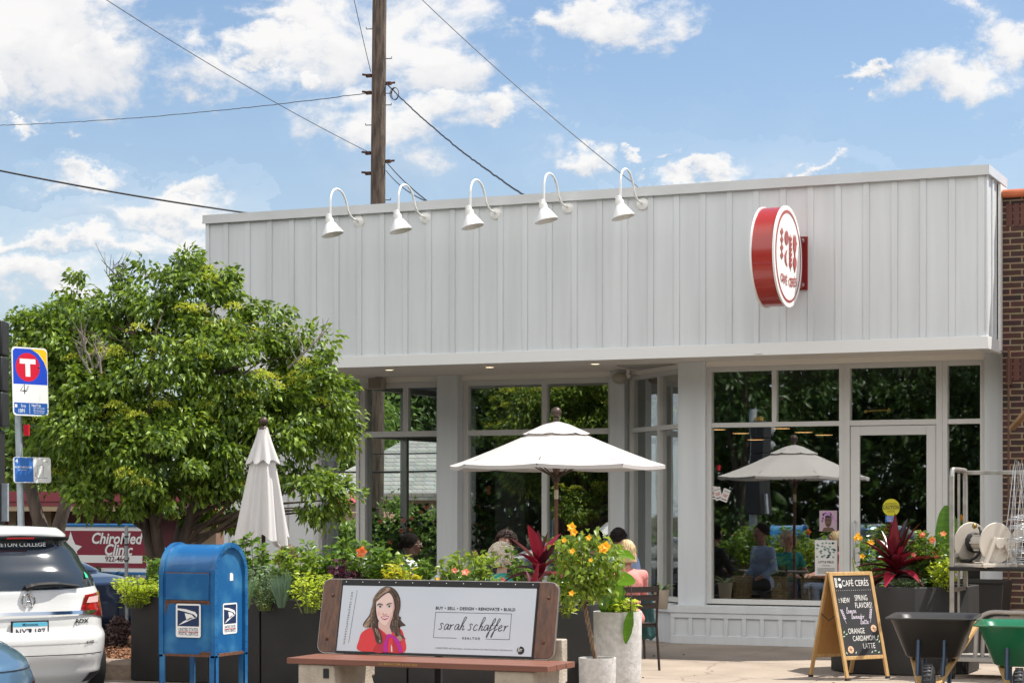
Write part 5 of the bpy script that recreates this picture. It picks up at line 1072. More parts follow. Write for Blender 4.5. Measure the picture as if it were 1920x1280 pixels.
lay('eyebrows', [[(555,430),(590,412),(635,430),(636,440),(590,424),(558,440)],[(700,430),(740,406),(785,410),(785,418),(742,416),(702,438)]], (.09,.05,.04), .0042)
lay('lips', [[(600,630),(650,622),(670,626),(690,618),(735,612),(710,655),(665,680),(625,660)]], (.55,.09,.15), .0038)
lay('teeth', [[(615,636),(670,638),(725,622),(700,646),(660,656),(630,650)]], (.9,.86,.84), .0042, True)
lay('nose_line', [[(640,560),(634,590),(650,606),(664,600),(690,600),(700,580),(690,592),(662,598),(646,592)]], (.62,.33,.28), .0042)
lay('scarf', [[(690,910),(745,900),(790,930),(850,960),(900,1040),(925,1170),(880,1178),(850,1080),(780,960),(730,960),(700,1050),(690,1178),(635,1178),(640,1060),(690,960)]], (.50,.0,.33), .0038)
lay('lapel', [[(755,1060),(772,1100),(775,1178),(752,1178)]], (.75,.72,.70), .0042, False)
# lettering
SG = {'s':[[(.42,.75),(.25,.95),(.1,.8),(.3,.45),(.28,.08),(.02,.1)]],'a':[[(.45,.8),(.15,.8),(.05,.25),(.25,.05),(.45,.75),(.45,.1),(.6,.2)]],'r':[[(.0,.6),(.12,.75),(.1,.0),(.2,.6),(.42,.8)]],
 'h':[[(.1,.4),(.42,1.7),(.22,1.8),(.1,.0),(.22,.6),(.4,.6),(.38,.05),(.6,.2)]],'c':[[(.42,.7),(.2,.85),(.05,.3),(.2,.0),(.5,.2)]],'f':[[(.0,.3),(.4,1.4),(.35,1.8),(.2,1.4),(.1,-.7),(-.02,-.8),(.1,-.1),(.45,.35)],[(.0,.75),(.4,.8)]],
 'e':[[(.05,.3),(.35,.6),(.25,.85),(.05,.5),(.15,.02),(.5,.2)]],'l':[[(0,.1),(.3,1.5),(.15,1.6),(.1,.05),(.4,.15)]],'m':[[(0,.7),(.05,0),(.15,.7),(.25,.7),(.27,0),(.38,.7),(.5,.65),(.5,.05),(.7,.15)]],
 'o':[[(.3,.8),(.05,.6),(.1,.05),(.4,.2),(.3,.8),(.6,.7)]],'n':[[(0,.7),(.07,0),(.2,.7),(.38,.7),(.38,.05),(.6,.15)]],'v':[[(0,.75),(.15,.0),(.38,.8),(.5,.7)]],'d':[[(.4,.75),(.1,.7),(.05,.1),(.3,.1),(.55,1.5),(.4,.1),(.6,.15)]],'t':[[(.25,1.4),(.12,.1),(.4,.15)],[(0,1),(.45,1.05)]]}
SW = {'m':.74,'l':.36,'t':.42,'f':.5,'v':.5}
def script(b, word, x, z, h, w, y, sx=1.0, slant=.25):
    cx = x
    for ch in word:
        if ch == ' ': cx += h*.35*sx; continue
        for st in SG[ch]: b.stroke([(cx + (p[0]+p[1]*slant*.4)*h*sx, z + p[1]*h) for p in st], w, y)
        cx += SW.get(ch, .58)*h*sx
b = MB(); b.M = tilt; ih = ph_
def U(u, v): p = PT(u, v); return p
x, z = U(.60, .62); b.text('BUY • SELL • DESIGN • RENOVATE • BUILD', U(.70,.70)[0], z+.03, .031, Yp-.001, space=1.12, bold=.03)
x, z = U(.520, .36); script(b, 'sarah schaffer', x, z, .052, .0052, Yp-.001, sx=1.42, slant=.45)
ax, az_ = U(.50,.62); bx_, bz_ = U(.885,.24)
for A, B_ in (((ax,az_),(bx_,az_)),((ax,az_),(ax,bz_)),((bx_,az_),(bx_,bz_)),((ax,bz_),(ax+(bx_-ax)*.31,bz_)),((bx_-(bx_-ax)*.31,bz_),(bx_,bz_))): b.stroke([A, B_], .003, Yp-.001, False)
b.text('REALTOR', (ax+bx_)/2, bz_, .025, Yp-.001, space=1.5, bold=.02); b.text('SARAHSCHAFFERHOMES.COM', U(.045,.5)[0], U(0,.5)[1], .024, Yp-.001, space=1.5, rot=rad(86), sx=.9); b.stroke([U(.06,.12),U(.078,.93)], .0025, Yp-.001, False)
b.disc((U(.945,0)[0],0,U(0,.085)[1]), .03, .03, 28, Yp-.001); b.build('lettering', ink, ban_)
b = MB(); b.M = tilt; script(b, 'for', U(.945,0)[0]-.022, U(0,.07)[1], .022, .003, Yp-.002); b.build('logo_script', wht, ban_)
b = MB(); b.M = tilt; b.text('A REALTOR® with Fox Realty—not your average real estate brokerage  foxhomes.com', U(.71,0)[0], U(0,.085)[1], .0175, Yp-.001, sx=1.0, bold=.02); b.build('small_print', mat('grey_print', (.28,.30,.33), .5), ban_)
# seat and legs
seatm = mat('recycled_seat_board', (.21,.085,.055), .5, var=.2, vscale=4, stretch=(.4,6,6), bump=.08, bscale=30)
sx0 = W(540, 13.5) - bcx; sx1 = W(1029, 13.5) - bcx
for k, y0 in enumerate((-.52,-.345,-.17)): b = MB(); b.box(sx0, y0, .43, sx1, y0+.165, .472); b.build('seat_board', seatm, bench, bevel=.004)
b = MB(); b.text('U.S. BENCH CORP. 612-721-2525', -.02, .45, .02, -.5225, sx=1.1); b.build('maker_lettering', mat('yellow_paint', (.55,.38,.06), .6), bench)
cl_ = mat('aged_concrete', (.50,.44,.36), .9, col2=(.30,.25,.19), vscale=5, bump=.5, bscale=60)
for xx in (sx0+.085, sx1-.42):
    b = MB(); b.loft([[(xx,-.50,0),(xx+.33,-.50,0),(xx+.33,.22,0),(xx,.22,0)],[(xx,-.50,.43),(xx+.30,-.50,.43),(xx+.30,.05,.43),(xx,.05,.43)]]); b.box(xx+.05,.10,.3,xx+.28,.20,.62); b.build('leg', cl_, bench, bevel=.01)
b = MB(); b.box(.0,.05,0,.05,.09,.5); b.build('prop_post', black, bench)
b = MB(); b.box(sx0+.30,-.507,.33,sx0+.345,-.5005,.4); b.build('metal_tag', black, bench)
# ---------------------------------------------------------------- cars
def interp(tab, v):
    if v <= tab[0][0]: return tab[0][1]
    for (a, x), (c, y) in zip(tab, tab[1:]):
        if v <= c: t = (v - a) / (c - a); t = t*t*(3-2*t); return x + (y - x) * t
    return tab[-1][1]
def car(name, label, cat, loc, rz, hw, yr, yf, zmax, paint, glass_z, wheels, extras=None, pw=4.0):
    t = thing(name, label, cat, loc, rz); n = 96
    def outline(z, off=0.0):
        w = interp(hw, z) + off; a = interp(yr, z) - off; c = interp(yf, z) + off; cy_ = (a+c)/2; hl = (c-a)/2; out = []
        for i in range(n):
            an = 2*math.pi*i/n; cs, sn = math.cos(an), math.sin(an); k = (abs(cs)**pw + abs(sn)**pw) ** (-1/pw); kk = k * (1 - .0)
            out.append(Vector((w*cs*kk, cy_ + hl*sn*kk, z)))
        return out
    zs = [.2 + (zmax-.2)*i/44 for i in range(45)]; rings = [outline(z) for z in zs]; top = rings[-1]; c = sum(top, Vector())/n
    rings.append([p.lerp(c, .5) + Vector((0,0,.015)) for p in top]); rings.append([p.lerp(c, .98) + Vector((0,0,.02)) for p in top])
    b = MB(); b.loft(rings); b.build('body', paint, t, smooth=55)
    def surf(x, z, off=.004, rear=True):       # point of the rear (or front) skin above x
        w = interp(hw, z); a = interp(yr, z); c_ = interp(yf, z); cy_ = (a+c_)/2; hl = (c_-a)/2; u = min(.985, abs(x)/w); y = (1 - u**pw) ** (1/pw)
        gx = (u**(pw-1))*(1 if x > 0 else -1)/w; gy = (y**(pw-1))/hl; nn = Vector((gx, -gy if rear else gy, 0)).normalized(); return Vector((x, cy_ + (-hl if rear else hl)*y, z)) + nn*off
    def patch(lo, hi, m, nm, off=.005, par=None, nx=18, nz=6, rear=True, kind=None):
        """lo, hi: polylines [(x,z)...] bottom and top edge"""
        def ev(pl, t): s = t*(len(pl)-1); i = min(int(s), len(pl)-2); f = s - i; return (pl[i][0]+(pl[i+1][0]-pl[i][0])*f, pl[i][1]+(pl[i+1][1]-pl[i][1])*f)
        b = MB(); vs = []
        for j in range(nz+1):
            for i in range(nx+1):
                A = ev(lo, i/nx); B_ = ev(hi, i/nx); v = j/nz; vs.append(surf(A[0]+(B_[0]-A[0])*v, A[1]+(B_[1]-A[1])*v, off, rear))
        b.add(vs, [(j*(nx+1)+i, j*(nx+1)+i+1, (j+1)*(nx+1)+i+1, (j+1)*(nx+1)+i) for j in range(nz) for i in range(nx)]); return b.build(nm, m, par or t, smooth=60)
    # side glass
    for sgn in (-1, 1):
        b = MB(); z0, z1 = glass_z; rows = []
        for j in range(7):
            z = z0 + (z1-z0)*j/6; o_ = outline(z, .004); rows.append([p for p in o_ if p.x*sgn > .2 and abs(p.y - (interp(yr,z)+interp(yf,z))/2) < (interp(yf,z)-interp(yr,z))/2*.86][:40])
        m_ = min(len(r) for r in rows); 
        if sgn < 0: pass
        vs = []
        for r in rows: r.sort(key=lambda p: p.y); vs += [r[int(i*(len(r)-1)/(m_-1))] for i in range(m_)]
        b.add(vs, [(j*m_+i, j*m_+i+1, (j+1)*m_+i+1, (j+1)*m_+i) for j in range(6) for i in range(m_-1)]); b.build('side_window', car_glass, t, smooth=60)
    for wx, wy, wr in wheels:
        for sgn in (-1, 1):
            b = MB(); R9 = Matrix.Rotation(rad(90), 3, 'Y'); b.lathe([(wr*.62,-.11),(wr*.93,-.11),(wr,-.07),(wr,.07),(wr*.93,.11),(wr*.62,.11)], 32, (sgn*wx, wy, wr), R=R9); w = b.build('wheel', black, t, smooth=40)
            b = MB(); b.lathe([(wr*.62,sgn*.10),(wr*.55,sgn*.08),(.03,sgn*.09),(.001,sgn*.09)], 28, (sgn*wx, wy, wr), R=R9); b.build('rim', steel, w, smooth=40)
    return t, surf, patch
car_glass = mat('car_glass', (.02,.028,.035), .05, spec=.8, coat=.3)
pearl = mat('pearl_white_paint', (.72,.72,.70), .3, coat=.9, var=.04, vscale=2); bluep = mat('steel_blue_paint', (.10,.19,.28), .3, metal=.45, coat=.9); navyp = mat('navy_car_paint', (.025,.04,.085), .3, metal=.3, coat=.8)
chrome = mat('chrome', (.7,.7,.7), .12, metal=1); tl_red = mat('tail_lens_red', (.38,.008,.010), .12, coat=.8, col2=(.14,.004,.006), vscale=7, stretch=(1,1,3), lo=.45, hi=.55); tl_clear = mat('tail_lens_clear', (.7,.45,.42), .15, coat=.5)
hw = [(.2,.80),(.35,.90),(.62,.935),(.85,.93),(1.0,.89),(1.1,.83),(1.35,.70),(1.55,.56),(1.62,.47)]
yr = [(.2,.10),(.34,.02),(.5,-.02),(.66,-.02),(.72,.06),(1.05,.10),(1.12,.13),(1.5,.36),(1.53,.30),(1.6,.30),(1.62,.34)]
yf = [(.2,4.45),(.5,4.6),(.85,4.5),(1.0,3.9),(1.08,3.3),(1.5,2.5),(1.62,2.1)]
sp = gd(60, 17.3, -.13)
suv, SF, PA = car('parked_suv', 'white suv seen from behind with red tail light and licence plate', 'car', tuple(sp), rad(57), hw, yr, yf, 1.62, pearl, (1.12,1.48), ((.80,.95,.36),(.80,3.65,.36)))
rw = PA([(-.72,1.10),(-.3,1.075),(.3,1.075),(.72,1.10)], [(-.50,1.50),(-.3,1.53),(.3,1.53),(.50,1.50)], car_glass, 'rear_window', .006, nx=24, nz=8)
PA([(-.53,1.50),(0,1.52),(.53,1.50)], [(-.50,1.535),(0,1.555),(.50,1.535)], black, 'spoiler_lip', .03)
PA([(-.12,1.52),(.12,1.52)], [(-.12,1.535),(.12,1.535)], mat('brake_lamp', (.7,.02,.02), .3), 'brake_light', .036, par=rw)
tl = PA([(.46,.86),(.62,.84),(.80,.80),(.905,.80)], [(.52,1.02),(.66,1.035),(.82,1.05),(.905,1.06)], tl_red, 'tail_light', .010, nx=20, nz=8)
PA([(.53,.95),(.68,.95)], [(.56,1.0),(.70,1.01)], tl_clear, 'lens', .014, par=tl, nx=6, nz=3)
tl = PA([(-.905,.80),(-.80,.80),(-.62,.84),(-.46,.86)], [(-.905,1.06),(-.82,1.05),(-.66,1.035),(-.52,1.02)], tl_red, 'tail_light', .010, nx=20, nz=8)
PA([(-.62,.855),(.62,.855)], [(-.62,.885),(.62,.885)], chrome, 'chrome_strip', .022)
PA([(-.86,.50),(.86,.50)], [(-.86,.507),(.86,.507)], black, 'bumper_seam', .003)
PA([(.50,.24),(.80,.27)], [(.54,.33),(.83,.34)], mat('mesh_grille', (.03,.03,.03), .5, metal=.4), 'bumper_grille', .006)
PA([(-.62,.60),(.62,.60)], [(-.60,.84),(.60,.84)], mat('tailgate_recess', (.62,.62,.60), .35, coat=.6), 'tailgate_recess', .0025)
suv.scale = (1,1,.95)
def rearframe(x, z, off): 
    p = SF(x, z, off); q = SF(x+.05, z, off); r = SF(x, z+.03, off); ux = (q-p).normalized(); uz = (r-p).normalized(); n_ = ux.cross(uz).normalized()
    return Matrix(((ux.x,-n_.x,uz.x,p.x),(ux.y,-n_.y,uz.y,p.y),(ux.z,-n_.z,uz.z,p.z),(0,0,0,1)))
def rrflat(b, x0, z0, x1, z1, r, y): b.flat(rrp_(x0,z0,x1,z1,r), y)
def rrp_(x0,z0,x1,z1,r):
    pts = []
    for cx,cz,a0 in ((x1-r,z0+r,-90),(x1-r,z1-r,0),(x0+r,z1-r,90),(x0+r,z0+r,180)):
        for k in range(5): a = rad(a0+22.5*k); pts.append((cx+r*math.cos(a), cz+r*math.sin(a)))
    return pts
M = rearframe(0, .725, .018)
b = MB(); b.M = M; rrflat(b,-.162,-.085,.162,.085,.012,-.002); b.box(-.162,-.002,-.085,.162,.01,.085); pl = b.build('plate_frame', black, suv)
b = MB(); b.M = M; rrflat(b,-.15,-.073,.15,.073,.01,-.0035); b.build('licence_plate', wht, pl)
b = MB(); b.M = M; b.flat([(-.148,.035),(.148,.035),(.148,.072),(-.148,.072)], -.0045); b.flat([(.11,-.07),(.148,-.07),(.148,-.045),(.11,-.045)], -.0045); b.build('plate_band', mat('plate_blue', (.10,.45,.62), .5), pl)
b = MB(); b.M = M; b.text('NXT 187', 0, -.018, .085, -.0055, bold=.012, sx=.78); b.text('Minnesota', 0, .052, .033, -.0055, bold=.01); b.text('10,000 lakes', 0, -.063, .018, -.0055); b.flat([(-.012,-.03),(.012,-.03),(.008,-.01),(.014,.008),(-.012,.006)], -.0055); b.build('plate_lettering', mat('plate_ink', (.015,.02,.05), .5), pl)
b = MB(); b.M = rearframe(0, .985, .008)
for k in range(24):
    a, c = 2*math.pi*k/24, 2*math.pi*(k+1)/24
    if k in (17, 18): continue
    b.tube([(.055*math.cos(a),-.004,.058*math.sin(a)),(.055*math.cos(c),-.004,.058*math.sin(c))], .007, 6)
b.tube([(-.025,-.004,-.045),(-.006,-.004,.045)], .006, 6); b.tube([(.025,-.004,-.045),(.006,-.004,.045)], .006, 6); b.tube([(-.016,-.004,-.008),(.016,-.004,-.008)], .005, 6); b.build('badge', chrome, suv)
b = MB(); b.M = rearframe(.47, .79, .007); b.text('RDX', 0, 0, .052, -.0005, bold=.03, shear=.2, sx=1.4); b.M = rearframe(.52, .605, .006); b.text('AWD', 0, 0, .035, -.0005, bold=.02, shear=.2, sx=1.2); b.build('badge_lettering', dmetal, suv)
b = MB(); b.M = rearframe(-.02, 1.47, .014); b.text('CARLETON COLLEGE', 0, 0, .05, -.003, bold=.02, sx=1.1); b.build('window_lettering', wht, rw)
b = MB(); b.M = rearframe(.56, 1.20, .014); b.flat([(-.02,-.04),(.035,-.045),(.03,0),(-.01,.04)], -.002); b.build('green_sticker', mat('green_sticker', (.03,.5,.25), .5), rw)
b = MB(); pts = [SF(-.02,1.095,.03), SF(.08,1.12,.05), SF(.25,1.125,.045), SF(.45,1.10,.03)]; b.tube(crom(pts, 4), [.03]*3+[.022]*6+[.014]*4, 8); b.build('wiper', black, suv)
# blue car filling the lower left corner
hw2 = [(.2,.78),(.35,.88),(.6,.91),(.8,.89),(.92,.84),(1.0,.76),(1.2,.66),(1.38,.55),(1.42,.48)]
yr2 = [(.2,.12),(.4,0),(.6,0),(.88,.08),(.98,.35),(1.03,.75),(1.38,1.4),(1.42,1.6)]
yf2 = [(.2,4.5),(.5,4.62),(.7,4.5),(.85,4.1),(.95,3.5),(1.38,2.5),(1.42,2.2)]
bp_ = gd(-122, 11.0, -.15)
bc, SF2, PA2 = car('blue_hatchback', 'metallic blue car whose rounded rear corner fills the lower left of the view', 'car', (bp_.x, bp_.y, -.18), rad(57), hw2, [(a, y) for a, y in yr2], yf2, 1.42, bluep, (1.06,1.34), ((.78,.85,.33),(.78,3.6,.33)), pw=3.2)
PA2([(-.6,1.06),(.6,1.06)], [(-.5,1.36),(.5,1.36)], car_glass, 'rear_window', .006, nx=24, nz=8)
PA2([(-.80,.868),(.80,.868)], [(-.80,.874),(.80,.874)], black, 'boot_seam', .003, nx=30)
PA2([(.45,.60),(.80,.62)], [(.48,.78),(.80,.80)], tl_red, 'tail_light', .008)
# navy car parked beyond
np_ = gd(224, 26.0, -.146)
nc_, SF3, PA3 = car('navy_sedan', 'dark blue sedan parked behind the white suv', 'car', (np_.x, np_.y, -.146), rad(82), hw2, yr2, yf2, 1.42, navyp, (.99,1.34), ((.78,.85,.33),(.78,3.6,.33)))
nc_.scale = (1,1,.86)
PA3([(-.6,1.06),(.6,1.06)], [(-.5,1.36),(.5,1.36)], car_glass, 'rear_window', .006)
# ---------------------------------------------------------------- mulch bed with stone edging beyond the suv
mx, my = pp(215, 21); 
rng = np.random.default_rng(12); n = 9000; C = np.stack([mx + rng.uniform(-2.2,1.4,n), my + rng.uniform(-1.2,1.8,n), .13 + rng.random(n)*.05], 1); V, F = leaves_np(C, rng.normal(size=(n,3))*np.array([1,1,.25]), .05, .016, rng)
tag(np_mesh('mulch', V, F, mat('bark_mulch', (.38,.18,.09), .9, island=True, col2=(.14,.06,.03))), 'reddish bark mulch in the bed behind the stone edging', 'mulch', kind='stuff')
b = MB(); b.box(mx-2.3, my-1.25, -.1, mx+1.5, my+1.9, .13); struct(b.build('planting_bed', soil))
stone = mat('edging_stone', (.33,.25,.19), .9, var=.4, vscale=4, bump=.7, bscale=18)
rnd = random.Random(4)
for i in range(6):
    b = MB(); x = mx - 1.9 + i*.58; b.cbox((0,0,.02), (.55, .3, .30)); o = b.build('edging_block', stone, loc=(x, my-1.42+rnd.uniform(-.02,.02), 0), rot=(0,0,rnd.uniform(-.05,.05)), bevel=.035)
    tag(o, ['rough stone edging block farthest left beside the parked cars','second rough stone edging block from the left','third rough stone edging block from the left','fourth rough stone edging block from the left','fifth rough stone edging block, near the planter','rough stone edging block closest to the dark planter'][i], 'stone block', 'stone blocks edging the bed')
shrub('garden_shrub', 'dark purple low shrub on the mulch next to the white suv', 225, 21.3, 60, 1150, mat('heather_leaf', (.10,.06,.05), .7, island=True, col2=(.05,.03,.03)), 41, ls=.05, nc=40, nl=60, z0=.1)
rng = np.random.default_rng(31); n = 110; C = np.stack([rng.uniform(-13, 0, n), rng.uniform(15.5, 22.6, n), np.full(n, .006)], 1); V, F = leaves_np(C, rng.normal(size=(n,3))*np.array([1,1,.08]), .035*(.5+rng.random(n)), .02, rng, fold=.05, curl=.05)
tag(np_mesh('leaf_litter', V, F, mat('dry_leaf', (.20,.12,.05), .9, island=True, col2=(.07,.045,.02))), 'scattered dry leaf litter on the pale pavement', 'litter', kind='stuff')
# ---------------------------------------------------------------- bus stop sign
bd = 15.6; X, Y = pp(44, bd); bs = thing('bus_stop_sign', 'bus stop pole with blue yellow and white route sign', 'sign', (X, Y, 0)); top = dp(31, 655, bd) - Vector((X, Y, 0)); bot_ = dp(49, 1330, bd) - Vector((X,Y,0)); bot_.z = 0
polem = mat('pale_galvanised', (.42,.47,.50), .5, metal=.4, var=.2, vscale=14)
b = MB(); b.tube([bot_, top], .026, 14); b.build('pole', polem, bs, smooth=60)
R_ang = -TH*0 + (TH - rad(-0)) # sign lateral axis
lat = Vector((math.cos(TH + rad(48)), math.sin(TH + rad(48)), 0)); upv = (top - bot_).normalized(); nr = lat.cross(upv).normalized()
def signM(px, py, fwd=.035):
    c = dp(px, py, bd) - Vector((X, Y, 0)) + nr*fwd; return Matrix(((lat.x,-nr.x,upv.x,c.x),(lat.y,-nr.y,upv.y,c.y),(lat.z,-nr.z,upv.z,c.z),(0,0,0,1)))
sS = FPX/bd; w = .5*53/sS/math.cos(rad(48)); h = 128/sS/2
M = signM(51, 716); b = MB(); b.M = M; b.prism(rrp_(-w,-h,w,h,.03), 0, .004, Matrix.Rotation(rad(90),4,'X')); p1 = b.build('sign_plate', wht, bs)
sb = mat('transit_blue', (.012,.06,.52), .4); b = MB(); b.M = M; top_h = -h*.08
b.flat([(-w+.008,top_h),(w-.0044,top_h),(w-.0044,h*.35),(w*.80,h*.6),(w*.5,h*.82),(w*.1,h*.96),(-w+.03,h-.012),(-w+.01,h-.03)], -.0041); b.build('blue_field', sb, p1)
b = MB(); b.M = M; b.flat([(w-.0044,h*.37),(w-.0044,h-.03),(w-.03,h-.01),(w*.0,h-.01),(w*.5,h*.84),(w*.80,h*.62)], -.0041); b.build('yellow_field', mat('transit_yellow', (.85,.52,.01), .4), p1)
b = MB(); b.M = M; b.disc((-w*.12,0,h*.42), .107, .107, 36, -.0042); b.build('red_disc', mat('transit_red', (.62,.005,.03), .4), p1)
b = MB(); b.M = M; cx = -w*.12; cz = h*.42; b.flat([(cx-.07,cz+.025),(cx+.07,cz+.025),(cx+.07,cz+.062),(cx-.07,cz+.062)], -.0044); b.flat([(cx-.021,cz-.07),(cx+.021,cz-.07),(cx+.021,cz+.025),(cx-.021,cz+.025)], -.0044); b.build('letter_t', wht, p1)
b = MB(); b.M = M; b.stroke([(-w*.42+.014,-h*.22-.036),(-w*.42+.014,-h*.22+.034),(-w*.42-.024,-h*.22-.014),(-w*.42+.032,-h*.22-.014)], .0095, -.0043, False); b.build('route_number', ink, p1)
b = MB(); b.M = M; b.flat([(-w+.01,-h+.025),(-w+.03,-h+.01),(w-.03,-h+.01),(w-.01,-h+.025),(w-.01,-h*.62),(-w+.01,-h*.62)], -.0041); b.build('info_panel', mat('transit_navy', (.015,.10,.38), .4), p1)
b = MB(); b.M = M; b.text('Stop', -w*.42, -h*.71, .030, -.0043, sx=.85); b.text('1091', -w*.52, -h*.86, .042, -.0043, bold=.01, sx=.8); b.text('NexTrip', w*.3, -h*.69, .028, -.0043, bold=.01, sx=.85); b.box(-w*.9,-.0044,-h*.76,-w*.76,-.0042,-h*.67); b.box(-w*.08,-.0044,-h*.93,-w*.06,-.0042,-h*.65)
for k, tx in enumerate(('TEXT "1091" to 61650', 'VISIT metrotransit.org', 'CALL 612-373-3333')): b.text(tx, w*.44, -h*(.77+.065*k), .0135, -.0043, bold=.01, sx=.82)
b.build('info_lettering', wht, p1)
w2 = .5*56/sS/math.cos(rad(48)); h2 = 48/sS/2; M = signM(55, 881); b = MB(); b.M = M; b.prism(rrp_(-w2,-h2,w2,h2,.02), 0, .004, Matrix.Rotation(rad(90),4,'X')); p2 = b.build('route_plate', wht, bs)
b = MB(); b.M = M; b.flat([(-w2+.01,-h2+.006),(w2*.05,-h2+.006),(w2*.05,h2-.0041),(-w2+.01,h2-.0041)], -.0041); b.build('blue_half', mat('soft_blue', (.04,.16,.50), .4), p2)
b = MB(); b.M = M; b.text('4', -w2*.82, h2*.68, .045, -.0043, bold=.02); b.text('NORTHBOUND', -w2*.48, h2*.2, .021, -.0043, bold=.01); b.text('to Downtown', -w2*.52, 0, .014, -.0043); b.build('direction_lettering', wht, p2)
b = MB(); b.M = M
for st in ([(.6,.6),(.55,.4),(.3,.35),(.25,-.2),(.2,-.5),(.3,-.6),(.8,-.6)],[(.6,.6),(.8,.7),(.85,.6)],[(.25,-.2),(.15,-.25),(.18,-.55)],[(.55,.4),(.6,.2),(.55,-.5)]): b.stroke([(x*w2, z*h2) for x, z in st], .003, -.0042, False)
b.build('route_map', ink, p2)
b = MB()
for px, py in ((39,668),(66,690),(47,866),(49,898)): c = dp(px, py, bd) - Vector((X,Y,0)) + nr*.045; b.ball(c, .008, 8, 5)
b.build('rivet', dmetal, bs)
q_ = gd(44, bd*1.35); bs.scale = (1.35, 1.35, 1.35); bs.location = (q_.x, q_.y, -.56)     # large sign, its post set in the ground beyond the suv
# ---------------------------------------------------------------- traffic signal at the left edge
td = 15.9; X, Y = pp(-58, td); tsg = thing('traffic_signal', 'black three section traffic signal with visors cut by the left edge', 'traffic light', (X, Y, 0)); s = FPX/td
Rv = Vector((CT, ST, 0)); Fv = Vector((-ST, CT, 0)); MT = Matrix(((CT,-ST,0,0),(ST,CT,0,0),(0,0,1,0),(0,0,0,1)))
b = MB(); b.tube([(0,0,-.15),(0,0,3.2)], .06, 14); b.build('pole', polem, tsg, smooth=60)
blk = mat('signal_black', (.016,.016,.017), .5); cx = 38/s
for k, py in enumerate((635,702,768)):
    z = EYE + (HY-py)/s; b = MB(); b.M = MT; b.box(cx-.15,-.13,z-.132,cx+.132,.09,z+.132); sec = b.build('signal_section', blk, tsg, bevel=.012)
    b = MB(); b.M = MT @ Matrix.Translation((cx-.03,-.13,z)); prof = [(.112*math.cos(a), .112*math.sin(a)) for a in [rad(-40+260*i/20) for i in range(21)]]
    b.loft([[(p[0],0,p[1]) for p in prof],[(p[0],-.20+(.06 if p[1] < 0 else 0),p[1]-.02) for p in prof]], cap=False, closed=False); b.build('visor', mat('visor_grey', (.20,.21,.22), .5), sec, smooth=60)
    b = MB(); b.M = MT @ Matrix.Translation((cx-.03,-.132,z)); b.disc((0,0,0), .1, .1, 24, 0); b.build('lens', mat(['lens_red','lens_amber','lens_green'][k], [(.12,.01,.01),(.14,.07,.01),(.01,.10,.07)][k], .2), sec)
z1, z0 = EYE + (HY-800)/s, EYE + (HY-984)/s
b = MB(); b.M = MT; b.box(cx-.25,-.2,z0,cx+.10,.1,z1-.02); b.build('pedestrian_head', blk, tsg, bevel=.02)
b = MB(); b.M = MT; b.box(cx-.22,-.215,z0+.08,cx+.06,-.2,z1-.1); b.build('pedestrian_screen', mat('screen_grey', (.12,.12,.12), .5), tsg, bevel=.01)
b = MB(); b.M = MT; b.box(cx+.105,-.05,z0+.03,cx+.15,.0,z0+.32); b.build('bracket', polem, tsg)
b = MB(); b.M = MT; b.tube([(cx-.02,0,EYE+(HY-600)/s),(cx-.02,0,EYE+(HY-588)/s)], .07, 14); b.build('cap', mat('brass', (.7,.45,.12), .3), tsg)
# red hand sign seen in the leaves
X, Y = pp(50, 17); b = MB(); b.M = Matrix.Translation((0,0,0)) @ MT; zc = EYE + (HY-806)/(FPX/17); b.box(-.02,-.02,-.045,.02,.02,.045); tag(b.build('small_red_sign', mat('transit_red', (.6,.01,.02), .4), loc=(X, Y, zc)), 'tiny red and white sign beside the bus stop pole', 'sign')
# ---------------------------------------------------------------- sandwich board
ad_ = 19.35; X, Y = pp(1592, ad_); sb_ = thing('sandwich_board', 'wooden framed chalkboard easel with the spring flavour menu', 'sandwich board', (X, Y, 0))
nF = (Rv*.50 - Fv*.86).normalized(); latb = Vector((-nF.y, nF.x, 0)); pine = mat('pine_frame', (.52,.33,.13), .55, col2=(.38,.22,.08), vscale=6, stretch=(7,7,.7))
Hb = .98; spread = .27; wB = .255
def panel(sgn):
    # local frame: x along latb, z up the tilted panel, -y outward
    o_ = nF*spread*sgn; tv = (Vector((0,0,Hb)) - o_ + nF*.012*sgn); tv.normalize(); xx = latb*sgn; yy = tv.cross(xx); 
    return Matrix(((xx.x,yy.x,tv.x,o_.x),(xx.y,yy.y,tv.y,o_.y),(xx.z,yy.z,tv.z,o_.z),(0,0,0,1)))
for sgn, nm in ((1,'front_panel'),(-1,'rear_panel')):
    M = panel(sgn); b = MB(); b.M = M; Lp = 1.015
    b.box(-wB,-.012,0,-wB+.035,.012,Lp); b.box(wB-.035,-.012,0,wB,.012,Lp); b.box(-wB+.035,-.010,Lp-.035,wB-.035,.010,Lp); b.box(-wB+.035,-.010,.19,wB-.035,.010,.225); fr = b.build('frame', pine, sb_, bevel=.003)
    b = MB(); b.M = M; b.box(-wB+.03,-.005,.22,wB-.03,.0,Lp-.03); b.build('chalkboard', mat('blackboard', (.022,.022,.024), .7, var=.3, vscale=5, bump=.02), fr)
    b = MB(); b.M = M; b.box(-wB+.03,.0005,.22,wB-.03,.005,Lp-.03); b.build('backing', mat('hardboard', (.42,.22,.07), .7, var=.15), fr)
    b = MB(); b.M = M
    for x in (-wB, wB-.035): b.box(x-.002,-.014,-.004,x+.037,.014,.022)
    b.build('foot', black, fr)
    if sgn == 1: chalkM, chalkP = M, fr
b = MB(); b.tube([panel(1) @ Vector((-wB+.015,0,.62)), (panel(1) @ Vector((-wB+.015,0,.6))).lerp(panel(-1) @ Vector((wB-.015,0,.6)), .5) - Vector((0,0,.045)), panel(-1) @ Vector((wB-.015,0,.62))], .005, 5); b.build('strap', black, sb_)
